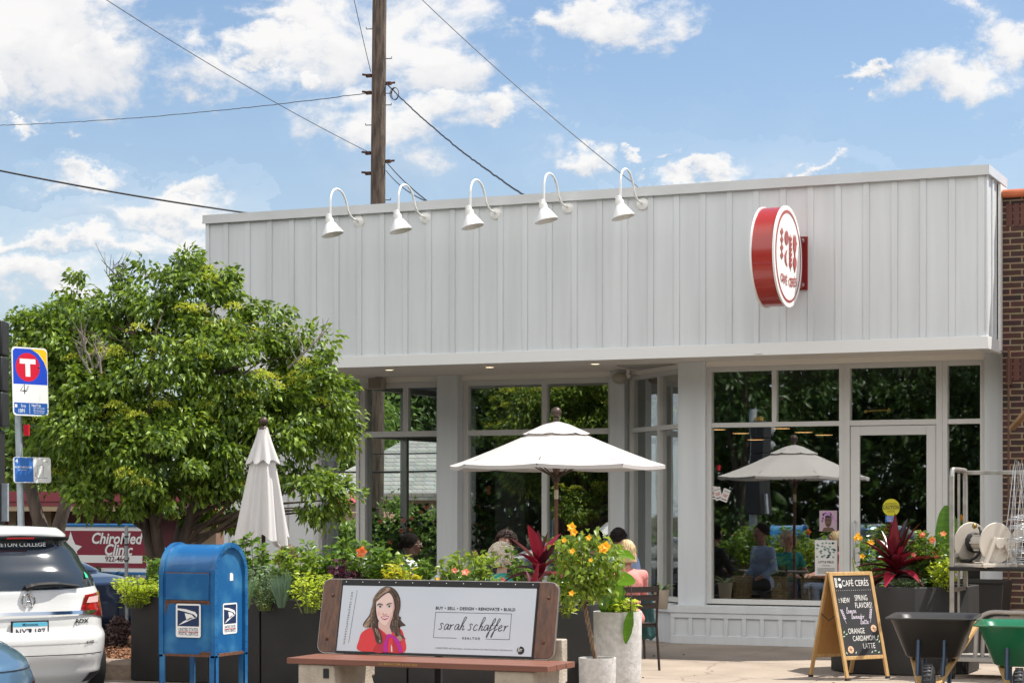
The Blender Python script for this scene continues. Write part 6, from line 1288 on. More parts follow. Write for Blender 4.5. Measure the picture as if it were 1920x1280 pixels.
chalk = mat('chalk_white', (.72,.70,.66), .9); b = MB(); b.M = chalkM; yb = -.0065
b.text('CAFÉ CERÉS', .035, .905, .082, yb, sx=.72, bold=.0); b.text('NEW', -.115, .745, .07, yb, sx=.65); b.text('SPRiNG', .075, .765, .075, yb, sx=.62); b.text('FLAVORS!', .09, .695, .075, yb, sx=.62)
for k in range(17): b.ball((-.2+.025*k, yb, .84), .0035, 5, 3)
for z in (.76,.745,.73): b.stroke([(-.195,z),(-.18,z+.002)], .003, yb, False)
b.text('ORANGE', -.045, .455, .072, yb, sx=.66); b.text('CARDAMOM', .03, .385, .070, yb, sx=.66); b.text('LATTE', .075, .312, .072, yb, sx=.7)
for k in range(5):
    for s_ in (-1, 1): z = .87 + .018*k; b.flat([(-.19,z),(-.19+s_*.012,z+.006),(-.19+s_*.014,z+.02),(-.19+s_*.002,z+.014)][::s_], yb)
b.disc((-.145,0,.945), .017, .014, 14, yb); b.flat([(-.16,.905),(-.135,.905),(-.125,.88),(-.135,.865),(-.155,.865),(-.165,.885)], yb); b.build('chalk_lettering', chalk, chalkP)
b = MB(); b.M = chalkM; script(b, 'lemon', -.125, .625, .033, .0036, yb, sx=1.25); script(b, 'lavender', -.075, .572, .030, .0036, yb, sx=1.2); script(b, 'latte', .02, .520, .030, .0036, yb, sx=1.4)
for x0_, sg in ((-.185, 1), (.175, -1)):
    b.stroke([(x0_+sg*.04,.53),(x0_+sg*.02,.58),(x0_,.66)], .003, yb)
    for k in range(6):
        z = .57+.016*k; xx = x0_ + sg*(.03 - .005*k)
        for s_ in (-1,1): b.flat([(xx,z),(xx+s_*.012,z+.004),(xx+s_*.014,z+.014),(xx+s_*.004,z+.011)][::s_], yb)
b.build('lavender_lettering', mat('chalk_lilac', (.70,.62,.72), .9), chalkP)
b = MB(); b.M = chalkM
for cx_, cz_ in ((.165,.475),(-.145,.285)): b.disc((cx_,0,cz_), .034, .034, 24, yb)
b.build('orange_slice', mat('chalk_orange', (.78,.48,.30), .9), chalkP)
b = MB(); b.M = chalkM
for cx_, cz_ in ((.165,.475),(-.145,.285)):
    for k in range(8): a = k*math.pi/4; b.stroke([(cx_,cz_),(cx_+.03*math.cos(a), cz_+.03*math.sin(a))], .0028, yb-.001, False)
b.build('slice_line', mat('blackboard', (.02,.02,.02), .7), chalkP)
b = MB(); b.M = chalkM
for x_, z_, a in ((-.19,.45,1),(-.165,.43,.3),(-.2,.41,.2),(.2,.40,1.2),(.185,.37,.6),(.205,.35,1),(.10,.255,.8),(.14,.265,.1),(.18,.25,.3),(-.09,.255,1),(-.2,.255,2)):
    c, s_ = math.cos(a)*.016, math.sin(a)*.016; b.flat([(x_-c,z_-s_),(x_+s_*.35,z_-c*.35),(x_+c,z_+s_),(x_-s_*.35,z_+c*.35)], yb)
b.build('leaf_doodle', mat('chalk_green', (.45,.62,.42), .9), chalkP)
# ---------------------------------------------------------------- stickers and posters on the glass
def glassthing(name, label, cat, px, py, w, h, m, Yg=YW+.046, rot=0):
    p = at(px, py, Yg); o = thing(name, label, cat, tuple(p)); o.rotation_euler = (0, rot, 0); b = MB(); b.box(-w/2,-.002,-h/2,w/2,.001,h/2); b.build('sheet', m, o); return o
cs_ = thing('door_sticker', 'round yellow automatic door caution sticker on the glass door', 'sticker', tuple(at(1671, 951, YW+.026)))
b = MB(); b.disc((0,0,0), .098, .098, 36, 0); b.build('disc', mat('caution_yellow', (.58,.52,.02), .5), cs_)
b = MB(); b.box(-.094,-.002,-.022,.094,-.0015,-.019); b.box(-.094,-.002,.022,.094,-.0015,.025); b.text('CAUTION', 0, .001, .044, -.002, bold=.02, sx=.95); b.text('AUTOMATIC', 0, .042, .026, -.002, sx=.9); b.text('DOOR', 0, -.044, .028, -.002, sx=1); b.build('lettering', ink, cs_)
cs_ = thing('door_sticker', 'small blue rectangular sticker under the yellow caution sticker', 'sticker', tuple(at(1670, 972, YW+.026)))
b = MB(); b.flat([(-.06,-.036),(.06,-.036),(.06,.036),(-.06,.036)], 0); b.build('sheet', mat('sticker_blue', (.02,.12,.45), .5), cs_)
b = MB(); b.text('ACTIVATE', 0, .022, .019, -.002, bold=.01); b.text('SWITCH TO', 0, 0, .019, -.002, bold=.01); b.text('OPERATE', 0, -.022, .019, -.002, bold=.01); b.build('lettering', white_ink, cs_)
papr = mat('printed_paper', (.62,.60,.57), .6)
o = glassthing('portrait_poster', 'small mural style portrait poster with purple flowers in the main window', 'poster', 1553, 976, .205, .235, mat('poster_ground', (.42,.30,.36), .6))
b = MB(); rnd = random.Random(3)
for k in range(26): a = rnd.uniform(0, math.pi); r = rnd.uniform(.05,.1); x, z = r*math.cos(a)*.95, r*math.sin(a)*1.05 - .005; b.disc((x,0,z), .012, .012, 7, -.003)
b.build('flowers', mat('poster_purple', (.42,.18,.45), .6), o)
b = MB(); b.flat(spl([(-.03,-.05),(-.04,.01),(-.025,.05),(.025,.05),(.04,.01),(.03,-.05),(0,-.075)]), -.004); b.flat([(-.07,-.115),(-.05,-.075),(.05,-.075),(.08,-.115)], -.0038); b.build('figure', mat('poster_brown', (.11,.06,.04), .6), o)
b = MB(); b.flat([(-.028,.035),(.028,.035),(.034,.052),(0,.066),(-.034,.052)], -.005); b.box(-.028,-.0055,.005,-.006,-.005,.016); b.box(.006,-.0055,.005,.028,-.005,.016); b.flat([(-.02,-.035),(.02,-.035),(.012,-.05),(-.012,-.05)], -.005); b.build('face_lines', ink, o)
o = glassthing('event_poster', 'pale event poster with printed text below the portrait poster', 'poster', 1549, 1045, .26, .40, papr)
b = MB(); b.text('LITTLE FIELD', 0, -.05, .032, -.004, bold=.02); b.text('LIVE MUSIC', 0, -.09, .02, -.004)
for k in range(6): b.box(-.1,-.004,-.12-.012*k,.1,-.003,-.117-.012*k)
b.build('lettering', ink, o); b = MB()
for k in range(40): b.disc((rnd.uniform(-.11,.11),0,rnd.uniform(.0,.17)), .015, .01, 6, -.003)
b.build('print', mat('poster_green', (.14,.25,.22), .6), o)
for px, py, rot, lab in ((1337,923,.12,'white price flyer taped at the far left of the main window'),(1346,925,-.25,'tilted white flyer second from the left in the main window'),(1360,928,.35,'grey edged flyer third from the left in the main window')):
    o = glassthing('window_flyer', lab, 'flyer', px, py, .085, .15, papr, Yg=YW+.045-.004*(px-1330)/10, rot=rot); b = MB(); script(b, 'sas', -.03, -.02, .035, .004, -.004); b.build('red_lettering', redp, o); b = MB(); b.box(-.032,-.004,-.055,.032,-.003,-.045); b.box(-.032,-.004,.045,.032,-.003,.05); b.build('lines', ink, o)
# ---------------------------------------------------------------- patio furniture
cm = mat('chair_brown_metal', (.035,.025,.021), .5, metal=.3)
def chair_proto():
    t = thing('patio_chair', 'x', 'chair', (0,0,0)); b = MB()
    for k in range(6): b.box(-.2,-.19+k*.065,.44,.2,-.19+k*.065+.05,.455)
    b.build('seat', cm, t, bevel=.003)
    for k, z in enumerate((.60,.68,.76)):
        b = MB(); b.loft([[(x, -.225-.03*(z-.5)/.3 - .03*(1-(x/.2)**2), zz) for x in (-.2,-.1,0,.1,.2)] + [(x, -.21-.03*(z-.5)/.3 - .03*(1-(x/.2)**2), zz) for x in (.2,.1,0,-.1,-.2)] for zz in (z, z+.055)]); b.build('back_slat', cm, t)
    for x in (-.205,.205):
        b = MB(); b.tube([(x,-.26,0),(x,-.2,.44),(x,-.235,.83)], .013, 8); b.build('leg', cm, t, smooth=60); b = MB(); b.tube([(x,.24,0),(x,.19,.44)], .013, 8); b.build('leg', cm, t, smooth=60)
    b = MB(); b.box(-.2,-.2,.42,.2,.2,.44); b.build('seat_frame', cm, t); return t
chair0 = chair_proto(); used = []
def place_chair(x, y, rz, label, zs=1.0):
    o = chair0 if not used else copy_tree(chair0); used.append(1); o.location = (x, y, 0); o.rotation_euler = (0,0,rz); tag(o, label, 'chair', 'dark slatted patio chairs'); o.scale = (1,1,1); return o
def table(px, d, label, h=.74, r=.36):
    x, y = pp(px, d); t = thing('patio_table', label, 'table', (x,y,0), group='dark patio tables'); b = MB(); b.lathe([(r,h-.02),(r,h),(.001,h)], 36, cap=True); b.lathe([(.001,h-.022),(r,h-.02)], 36, cap=False); b.build('tabletop', cm, t, smooth=30)
    b = MB(); b.lathe([(.22,0),(.22,.02),(.03,.04),(.03,h-.03)], 20); b.build('pedestal', cm, t, smooth=40); return t
# ---------------------------------------------------------------- people
def skinm(n, c): return mat(n, c, .5, var=.12, vscale=20)
sk_l = skinm('light_skin', (.58,.33,.25)); sk_t = skinm('tan_skin', (.42,.22,.15)); sk_d = skinm('dark_skin', (.10,.045,.028))
def fabric(n, c): return mat(n, c, .85, var=.15, vscale=9, bump=.25, bscale=30)
def capsule(b, p, q, r0, r1, n=12): b.tube([p, q], [r0, r1], n); b.ball(p, r0, n, 8); b.ball(q, r1, n, 8)
def remesh(o, v, sm=4):
    m = o.modifiers.new('remesh', 'REMESH'); m.mode = 'VOXEL'; m.voxel_size = v; m.use_smooth_shade = True
    s = o.modifiers.new('smooth', 'SMOOTH'); s.iterations = sm; s.factor = .5
    dg = bpy.context.evaluated_depsgraph_get(); me = bpy.data.meshes.new_from_object(o.evaluated_get(dg)); mats = list(o.data.materials); o.modifiers.clear(); o.data = me
    if not me.materials: [me.materials.append(k) for k in mats]
    return o
def person(label, px, d, ztop, face, skin, shirt, pants, hair, hstyle, sleeve=.5, arms='table', glasses=None, lean=0.0, head_turn=0.0, lip=(.40,.12,.10)):
    x, y = pp(px, d); seat = ztop - .86; f = Vector(face).normalized(); rz = math.atan2(-f.x, f.y)
    fwd = .06; t = thing('person', label, 'person', (x, y, seat), rz); V3 = Vector; L = lean
    pel = V3((0,0,.09)); wst = V3((0,.02+L*.3,.26)); ch = V3((0,.01+L*.7,.43)); nk = V3((0,.015+L,.57)); hd = V3((0,.035+L*1.1,.735))
    def arm(s):
        sh = V3((s*.165,.0+L*.8,.515)); 
        if arms == 'table': el = V3((s*.235,.12+L,.27)); wr = V3((s*.12,.34+L,.27))
        elif arms == 'raised' and s > 0: el = V3((.22,.16+L,.28)); wr = V3((.14,.36+L,.40))
        elif arms == 'raised': el = V3((s*.235,.12+L,.27)); wr = V3((s*.12,.34+L,.27))
        else: el = V3((s*.225,-.01+L*.6,.27)); wr = V3((s*.15,.2+L*.5,.16))
        return sh, el, wr
    def torso(b, k):
        b.ball(pel, (.155+k,.125+k,.11+k), 16, 10); b.ball(wst, (.128+k,.10+k,.15), 16, 10); b.ball(ch, (.155+k,.108+k,.15+k), 16, 10); capsule(b, V3((-.13,L*.8,.50)), V3((.13,L*.8,.50)), .058+k, .058+k)
    b = MB(); torso(b, 0); capsule(b, ch + V3((0,0,.08)), nk + V3((0,.005,.06)), .055, .048)
    b.ball(hd, (.073,.092,.105), 20, 14); b.ball(hd + V3((0,.03,-.055)), (.055,.058,.058), 16, 10); b.ball(hd + V3((0,.062,-.088)), (.024,.022,.020), 10, 8)
    hn = V3((0,.088,-.008)); capsule(b, hd + V3((0,.086,.018)), hd + V3((0,.108,-.022)), .008, .0135, 8); b.ball(hd + V3((.010,.097,-.026)), .009, 8, 6); b.ball(hd + V3((-.010,.097,-.026)), .009, 8, 6)
    capsule(b, hd + V3((-.035,.078,.024)), hd + V3((.035,.078,.024)), .010, .010, 8)
    for s in (-1,1): b.ball(hd + V3((s*.040,.070,-.025)), (.020,.018,.018), 10, 8); b.ball(hd + V3((s*.076,.0,-.008)), (.008,.017,.029), 10, 8)
    for s in (-1,1):
        sh, el, wr = arm(s); capsule(b, sh, el, .046, .036); capsule(b, el, wr, .036, .024); hdv = (wr - el).normalized(); side = V3((-s,0,0)); c = wr + hdv*.045
        b.loft([[wr + side*.022*a_ + V3((0,0,.012*e_)) for a_, e_ in ((1,1),(-1,1),(-1,-1),(1,-1))],[wr + hdv*.085 + side*.038*a_ + V3((0,0,.011*e_)) for a_, e_ in ((1,1),(-1,1),(-1,-1),(1,-1))]])
        for k, (o_, ln) in enumerate(((-.030,.058),(-.010,.072),(.010,.076),(.030,.066))):
            r0 = wr + hdv*.078 + side*o_; kn = r0 + (hdv + V3((0,0,-.25))).normalized()*ln*.5; tp = kn + (hdv + V3((0,0,-.9 - .1*k))).normalized()*ln*.5; capsule(b, r0, kn, .0088, .0082, 7); capsule(b, kn, tp, .0082, .0068, 7)
        r0 = wr + hdv*.025 + side*.028; kn = r0 + (hdv*.6 + side*.8).normalized()*.04; capsule(b, r0, kn, .0105, .0095, 7); capsule(b, kn, kn + (hdv + side*.2).normalized()*.03, .0095, .008, 7)
        hp = V3((s*.085,.02,.08)); kn = V3((s*.12,.43,.11)); an = V3((s*.12,.40,-seat+.075)); capsule(b, hp, kn, .078, .054); capsule(b, kn, an, .052, .034); 
    body = b.build('body', skin, t); remesh(body, .0075, 3)
    # clothing
    b = MB(); torso(b, .013)
    b.ball(nk + V3((0,-.005,-.035)), (.075,.068,.028), 14, 8)
    for s in (-1,1):
        sh, el, wr = arm(s); 
        if sleeve <= 1: capsule(b, sh, sh.lerp(el, sleeve), .060, .056)
        else: capsule(b, sh, el, .060, .050); capsule(b, el, el.lerp(wr, sleeve-1), .050, .040)
    so = b.build('shirt', shirt, t); remesh(so, .011, 5)
    tx = bpy.data.textures.get('crumple') or bpy.data.textures.new('crumple', 'CLOUDS'); tx.noise_scale = .09; dm = so.modifiers.new('folds', 'DISPLACE'); dm.texture = tx; dm.strength = .016; dm.mid_level = .5
    b = MB(); b.ball(pel + V3((0,0,-.01)), (.168,.135,.10), 16, 10)
    for s in (-1,1):
        hp = V3((s*.085,.02,.08)); kn = V3((s*.12,.43,.11)); an = V3((s*.12,.40,-seat+.12)); capsule(b, hp, kn, .088, .066); capsule(b, kn, an, .064, .052)
    po = b.build('trousers', pants, t); remesh(po, .013, 4)
    for s in (-1,1):
        b = MB(); b.ball((s*.12,.39,-seat+.055), (.04,.05,.045), 12, 8); b.ball((s*.12,.47,-seat+.03), (.042,.095,.03), 14, 8); sh_ = b.build('shoe', mat('dark_shoe', (.03,.025,.022), .5), t); remesh(sh_, .009, 2)
    # eyes, lips
    for s in (-1,1):
        b = MB(); b.ball(hd + V3((s*.030,.0835,.006)), (.0125,.0085,.0075), 12, 8); e = b.build('eye', mat('eye_white', (.7,.68,.65), .2), t, smooth=180)
        b = MB(); b.ball(hd + V3((s*.030,.0900,.006)), (.0052,.0030,.0058), 10, 6); b.build('iris', ink, e, smooth=180)
        b = MB(); b.tube(crom([hd + V3((s*.016,.092,.022)), hd + V3((s*.030,.092,.028)), hd + V3((s*.046,.080,.022))], 4), .0030, 5); b.build('eyebrow', mat('brow_dark', (.05,.03,.02), .8), t)
    b = MB(); b.ball(hd + V3((0,.090,-.053)), (.021,.010,.0065), 14, 8); b.build('lips', mat('lips_%.2f' % lip[0], lip, .45), t, smooth=180)
    # hair
    rnd = random.Random(int(px*7)); rng = np.random.default_rng(int(px)); b = MB(); hc = hd + V3((0,-.012,.018))
    def scalp(u, v): return V3((math.cos(u)*math.cos(v), math.sin(u)*math.cos(v), math.sin(v)))
    if hstyle in ('curly', 'wavy'):
        K = 620 if hstyle == 'curly' else 300; ex = .042 if hstyle == 'curly' else .02
        b.ball(hc + V3((0,-.012,.006)), (.086,.094,.108), 18, 12)
        for k in range(K):
            u = rnd.uniform(0, 2*math.pi); v = math.asin(rnd.uniform(-.62, 1)); dv = scalp(u, v)
            if dv.y > .42 and dv.z < .42: continue
            if abs(dv.y) < .3 and dv.z < -.45 and False: continue
            p0 = hc + V3((dv.x*.086, dv.y*.098 - .01, dv.z*.106)); a = dv.orthogonal().normalized(); c = dv.cross(a); r = rnd.uniform(.008,.015); ph = rnd.random()*6.28; pts = [p0 + dv*(ex*j/7) + (a*math.cos(ph+j*1.1) + c*math.sin(ph+j*1.1))*r + V3((0,0,-.002*j)) for j in range(8)]; b.tube(pts, [.0048]*6+[.004,.0015], 4)
        ho = b.build('hair', hair, t, smooth=180)
    else:
        rings = []; low = {'short': -.35, 'bob': -1.15, 'bun': -.45, 'long': -1.4}[hstyle]
        n = 56; m_ = 22
        for j in range(m_ + 1):
            v = math.pi/2 - (math.pi/2 - low) * j/m_ if low > -1 else None; row = []
            for i in range(n):
                u = 2*math.pi*i/n; frontness = max(0, math.sin(u)); vmin = low + frontness**1.5 * (.62 - low if low > -1 else .62 + 1.0) ; vmin2 = max(-1.0, vmin)
                vv = math.pi/2 - (math.pi/2 - vmin2) * j/m_; dv = scalp(u, max(vv, -.25)); g = 1 + .022*math.sin(u*19 + 3*math.sin(j*.5)) + .014*math.sin(u*41+j)
                p = hc + V3((dv.x*.087*g, dv.y*.103*g - .006, dv.z*.112*g))
                if vv < -.25: p = p + V3((dv.x*.012*g, -.004, (vv+.25)*.115))
                row.append(p)
            rings.append(row)
        b.loft(rings, cap=True)
        for k in range(70):
            u = rnd.uniform(math.pi*.98, 2.02*math.pi) if rnd.random() < .8 else rnd.uniform(0, 2*math.pi); v = rnd.uniform(.2, 1.4); dv = scalp(u, v); p0 = hc + V3((dv.x*.09, dv.y*.106-.006, dv.z*.115)); q = p0 + V3((dv.x*.012, dv.y*.012, -.03 if hstyle == 'short' else -.07)); b.tube([p0, p0.lerp(q,.5) + dv*.006, q], [.003,.0025,.001], 4)
        if hstyle == 'bun': b.ball(hc + V3((0,-.115,-.03)), (.042,.040,.040), 16, 10)
        ho = b.build('hair', hair, t, smooth=180)
    if glasses:
        g = MB()
        for s in (-1,1):
            c = hd + V3((s*.031,.104,.004)); g.tube([c + V3((.022*math.cos(a), -abs(math.cos(a))*.003, .017*math.sin(a))) for a in [2*math.pi*i/16 for i in range(17)]], .0018, 5); g.tube([c + V3((s*.022,-.003,.006)), hd + V3((s*.080,.0,.006))], .0018, 5)
        g.tube([hd + V3((-.01,.106,.008)), hd + V3((.01,.106,.008))], .0018, 5); go = g.build('glasses', mat('frame_'+glasses, (.55,.5,.42) if glasses == 'clear' else (.02,.02,.02), .3), t)
        if glasses == 'dark':
            g = MB()
            for s in (-1,1): g.ball(hd + V3((s*.031,.105,.004)), (.021,.003,.017), 14, 8)
            g.build('lenses', mat('dark_lens', (.01,.01,.012), .1, coat=.5), go, smooth=180)
    return t, rz, x, y
def zt(py, d): return EYE + (HY-py)*d/FPX
denim = fabric('denim', (.06,.09,.16)); darkp = fabric('dark_trousers', (.025,.025,.03))
grey_hair = mat('grey_blonde_hair', (.85,.78,.66), .8, col2=(.66,.57,.45), vscale=14); dark_hair = mat('black_hair', (.008,.006,.005), .85, spec=.1); brown_hair = mat('brown_hair', (.13,.06,.03), .55, col2=(.06,.028,.015), vscale=30); blonde = mat('blonde_hair', (.66,.50,.28), .55, col2=(.42,.29,.14), vscale=30, stretch=(3,3,1)); brunette = mat('dark_curls', (.04,.018,.012), .6); gs_hair = mat('grey_black_hair', (.04,.033,.03), .9, spec=.1, col2=(.012,.01,.01), vscale=40)
people = [
 person('person with dark hair in a bun and glasses, white shirt, facing the laptop', 757, 22.6, zt(999, 22.6), Rv*1.0 + Fv*.05, sk_d, fabric('white_shirt', (.68,.70,.72)), darkp, dark_hair, 'bun', sleeve=1.75, arms='raised', glasses='clear', lean=.05),
 person('person with short curly grey blonde hair and teal top, turned away to the right', 938, 19.9, zt(1019, 19.9), Rv*1.0 + Fv*.45, sk_l, fabric('teal_shirt', (.015,.28,.27)), denim, grey_hair, 'curly', sleeve=.5),
 person('person with dark reddish curls sitting behind the grey haired woman', 950, 22.3, zt(996, 22.3), Rv*-.4 - Fv*1, sk_t, fabric('charcoal_top', (.03,.03,.035)), darkp, brunette, 'curly', sleeve=1.6),
 person('person with dark hair and sunglasses facing the street behind the yellow flowers', 1113, 22.6, zt(989, 22.6), Rv*.15 - Fv*1, sk_t, fabric('black_top', (.015,.015,.018)), darkp, dark_hair, 'wavy', sleeve=1.6, glasses='dark'),
 person('person with short dark curly hair and light blue shirt, back to the street', 1160, 21.9, zt(989, 21.9), Rv*-.25 + Fv*1, sk_t, fabric('light_blue_shirt', (.34,.44,.66)), darkp, gs_hair, 'short', sleeve=1.6, arms='down'),
 person('person with blonde hair and pink jumper leaning in a slatted chair', 1178, 20.35, zt(1012, 20.35), Rv*-.45 + Fv*1, sk_l, fabric('pink_jumper', (.72,.27,.24)), denim, blonde, 'bob', sleeve=1.7, lean=.02),
 person('person with short brown hair facing left under the closed umbrella', 543, 20.6, zt(1021, 20.6), Rv*-1.0 - Fv*.35, sk_l, fabric('pale_shirt', (.6,.6,.6)), denim, brown_hair, 'short', sleeve=1.2),
]
labs = ['patio chair under the person in the white shirt','patio chair under the person in the teal top','patio chair under the person with dark reddish curls','patio chair under the person wearing sunglasses','patio chair under the person in the light blue shirt','patio chair holding the person in the pink jumper, its back slats in view','patio chair under the brown haired person by the closed umbrella']
for (t, rz, x, y), lb in zip(people, labs): place_chair(x, y, rz, lb)
def lift_chairs(): pass
tb = table(826, 22.9, 'patio table carrying an open laptop'); table(1030, 21.3, 'patio table behind the red cordyline and open umbrella pole'); table(1135, 21.3, 'patio table between the blue shirt and the sunglasses'); table(490, 20.9, 'patio table beside the closed umbrella')
tx_, ty_ = tb.location.x, tb.location.y
lp = thing('laptop', 'open dark laptop on the patio table near the recessed window', 'laptop', (tx_+.02, ty_-.02, .741), rad(-50)); b = MB(); b.box(-.16,-.11,0,.16,.11,.014); b.build('keyboard_base', dmetal, lp, bevel=.003)
b = MB(); b.M = Matrix.Translation((0,.11,.012)) @ Matrix.Rotation(rad(-18),4,'X'); b.box(-.16,-.004,0,.16,.004,.215); b.build('screen', mat('laptop_screen', (.06,.09,.10), .2), lp, bevel=.003)
for px, lab in ((838,'clear drinking glass right of the laptop'),(812,'clear tumbler in front of the laptop')):
    x, y = pp(px, 22.6); b = MB(); b.lathe([(.028,0),(.034,.11),(.032,.11),(.027,.006),(.001,.006)], 18, cap=False); tag(b.build('drinking_glass', glass_clear, loc=(x, y, .741), smooth=60), lab, 'glass')
x, y = pp(1191, 20.6); jk = thing('hanging_jacket', 'dark teal jacket hanging over the chair behind the pink jumper', 'jacket', (x+.07, y-.02, .3)); b = MB(); rings = []
for j in range(10): f = j/9; rings.append([(.11*(1+.3*(1-f))*math.cos(2*math.pi*i/30)*(1+.12*math.sin(5*2*math.pi*i/30+f*3)), .05*(1+.5*(1-f))*math.sin(2*math.pi*i/30), .42*f + .03*math.sin(3*2*math.pi*i/30)*(1-f)) for i in range(30)])
b.loft(rings); b.build('cloth', fabric('dark_teal_cloth', (.02,.08,.08)), jk, smooth=180)
# ---------------------------------------------------------------- wheelbarrows
def wheelbarrow(px, d, ztop, label, traym, rz, scale=1.0):
    x, y = pp(px, d); t = thing('wheelbarrow', label, 'wheelbarrow', (x,y,0), rz); W0, W1, L0, L1 = .335, .21, .46, .26; zb = ztop - .33
    def rr4(hx, hy, z, r, sh=0):
        pts = []
        for cx,cy_,a0 in ((hx-r,-hy+r,-90),(hx-r,hy-r,0),(-hx+r,hy-r,90),(-hx+r,-hy+r,180)):
            for k in range(7): a = rad(a0+15*k); pts.append((cx+r*math.cos(a), cy_+sh+r*math.sin(a), z + .0))
        return pts
    b = MB(); b.loft([rr4(W1*.85,L1*.85,zb,.06), rr4(W1,L1,zb+.02,.08), rr4(W0-.02,L0-.02,ztop-.012,.09), rr4(W0+.015,L0+.015,ztop-.014,.10), rr4(W0+.018,L0+.018,ztop-.004,.10), rr4(W0,L0,ztop,.09), rr4(W0-.035,L0-.035,ztop-.02,.09), rr4(W1-.01,L1-.01,zb+.035,.08)], cap=True); b.build('tray', traym, t, smooth=40)
    nb_ = mat('navy_steel', (.015,.035,.07), .4, metal=.3, coat=.3)
    for s in (-1,1):
        b = MB(); b.tube([(s*.10,-L1*.55-.12,zb+.17),(s*.10,-L1*.55-.12,.02),(s*.10,-L1*.55+.05,.0+.012)], .018, 8); b.build('leg', nb_, t, smooth=60)
        b = MB(); b.bar((s*.07,.62,.22),(s*.30,-.78,ztop-.10), .04,.035); b.build('handle', pine, t, bevel=.004)
        b = MB(); b.ball((s*.10,-L1*.55-.13,zb+.17), .014, 8, 6); b.build('bolt', steel, t)
    for s in (-1,1):
        b = MB(); b.tube([(s*.10,L1+.055,zb+.19),(s*.10,L1+.10,zb+.03),(s*.09,.60,.10)], .018, 8); b.build('front_brace', nb_, t, smooth=60)
        b = MB(); b.ball((s*.10,L1+.065,zb+.19), .015, 8, 6); b.build('bolt', steel, t)
    b = MB(); b.bar((-.10,-.25,.05),(.10,-.25,.05), .02,.02); b.build('brace', nb_, t)
    R9 = Matrix.Rotation(rad(90), 3, 'Y'); prof = [(.09,-.035)] + [(.145+.045*math.cos(a), .045*math.sin(a)) for a in [rad(-100+200*i/10) for i in range(11)]] + [(.09,.035)]
    b = MB(); b.lathe(prof, 36, (0,.62,.19), R=R9)
    for k in range(30): a = 2*math.pi*k/30; c = Vector((0,.62+.19*math.cos(a),.19+.19*math.sin(a))); b.bar(c + Vector((-.03,0,0)), c + Vector((.03,0,0)), .012, .006, up=(0, math.cos(a), math.sin(a)))
    w = b.build('wheel', black, t, smooth=40); b = MB(); b.lathe([(.09,-.02),(.02,-.03),(.02,.03),(.09,.02)], 20, (0,.62,.19), R=R9); b.build('rim', nb_, w); return t
wheelbarrow(1752, 16.6, .725, 'black tray wheelbarrow in front of the dark planter', mat('black_poly', (.022,.021,.020), .42, bump=.03), rad(188))
wheelbarrow(1916, 16.2, .69, 'green tray wheelbarrow cut by the right edge', mat('green_poly', (.005,.13,.055), .3, coat=.4), rad(188))
b = None
# ---------------------------------------------------------------- steel display cart with goods
cd = 19.2; alu = mat('scuffed_aluminium', (.50,.48,.44), .4, metal=.7, var=.35, vscale=9)
cx0, cy0 = pp(1785, cd); cart = thing('display_cart', 'tall wheeled steel display cart with ladder end frame by the brick wall', 'cart', (cx0, cy0, 0)); H_ = EYE + (HY-880)/(FPX/cd); LX, LY = 1.7, .62; SH = EYE + (HY-1062)/(FPX/cd)
for (x, y) in ((0,0),(0,LY),(LX,0),(LX,LY)):
    b = MB(); b.box(x-.021,y-.02,.17,x+.021,y+.02,H_-.05 if (x == 0) else 1.3); b.build('post', alu, cart, bevel=.006)
    b = MB(); R9 = Matrix.Rotation(rad(90), 3, 'Y'); b.lathe([(.03,-.02),(.075,-.02),(.08,-.01),(.08,.01),(.075,.02),(.03,.02)], 22, (x,y,.082), R=R9); b.box(x-.03,y-.012,.08,x-.024,y+.012,.17); b.box(x+.024,y-.012,.08,x+.03,y+.012,.17); b.build('caster', black, cart, smooth=40)
b = MB(); b.tube(crom([Vector((0,0,H_-.07)), Vector((0,.02,H_-.01)), Vector((0,.08,H_)), Vector((0,LY-.08,H_)), Vector((0,LY-.02,H_-.01)), Vector((0,LY,H_-.07))], 4), .024, 10); b.build('top_rail', alu, cart, smooth=60)
b = MB(); b.box(0,LY-.02,H_-.04,LX,LY+.02,H_+.0); b.build('back_rail', alu, cart, bevel=.005)
for z in (.32,.55,.8,1.12): b = MB(); b.box(-.015,.02,z,.015,LY-.02,z+.035); b.build('rung', alu, cart)
for y in (.31,): b = MB(); b.box(-.010,y-.012,.2,.010,y+.012,H_-.03); b.build('rung', alu, cart)
for z in (.20, SH): b = MB(); b.box(-.02,-.03,z-.035,LX,LY+.02,z); b.build('shelf', dmetal if z > .5 else mat('grey_board', (.30,.28,.25), .8), cart, bevel=.004)
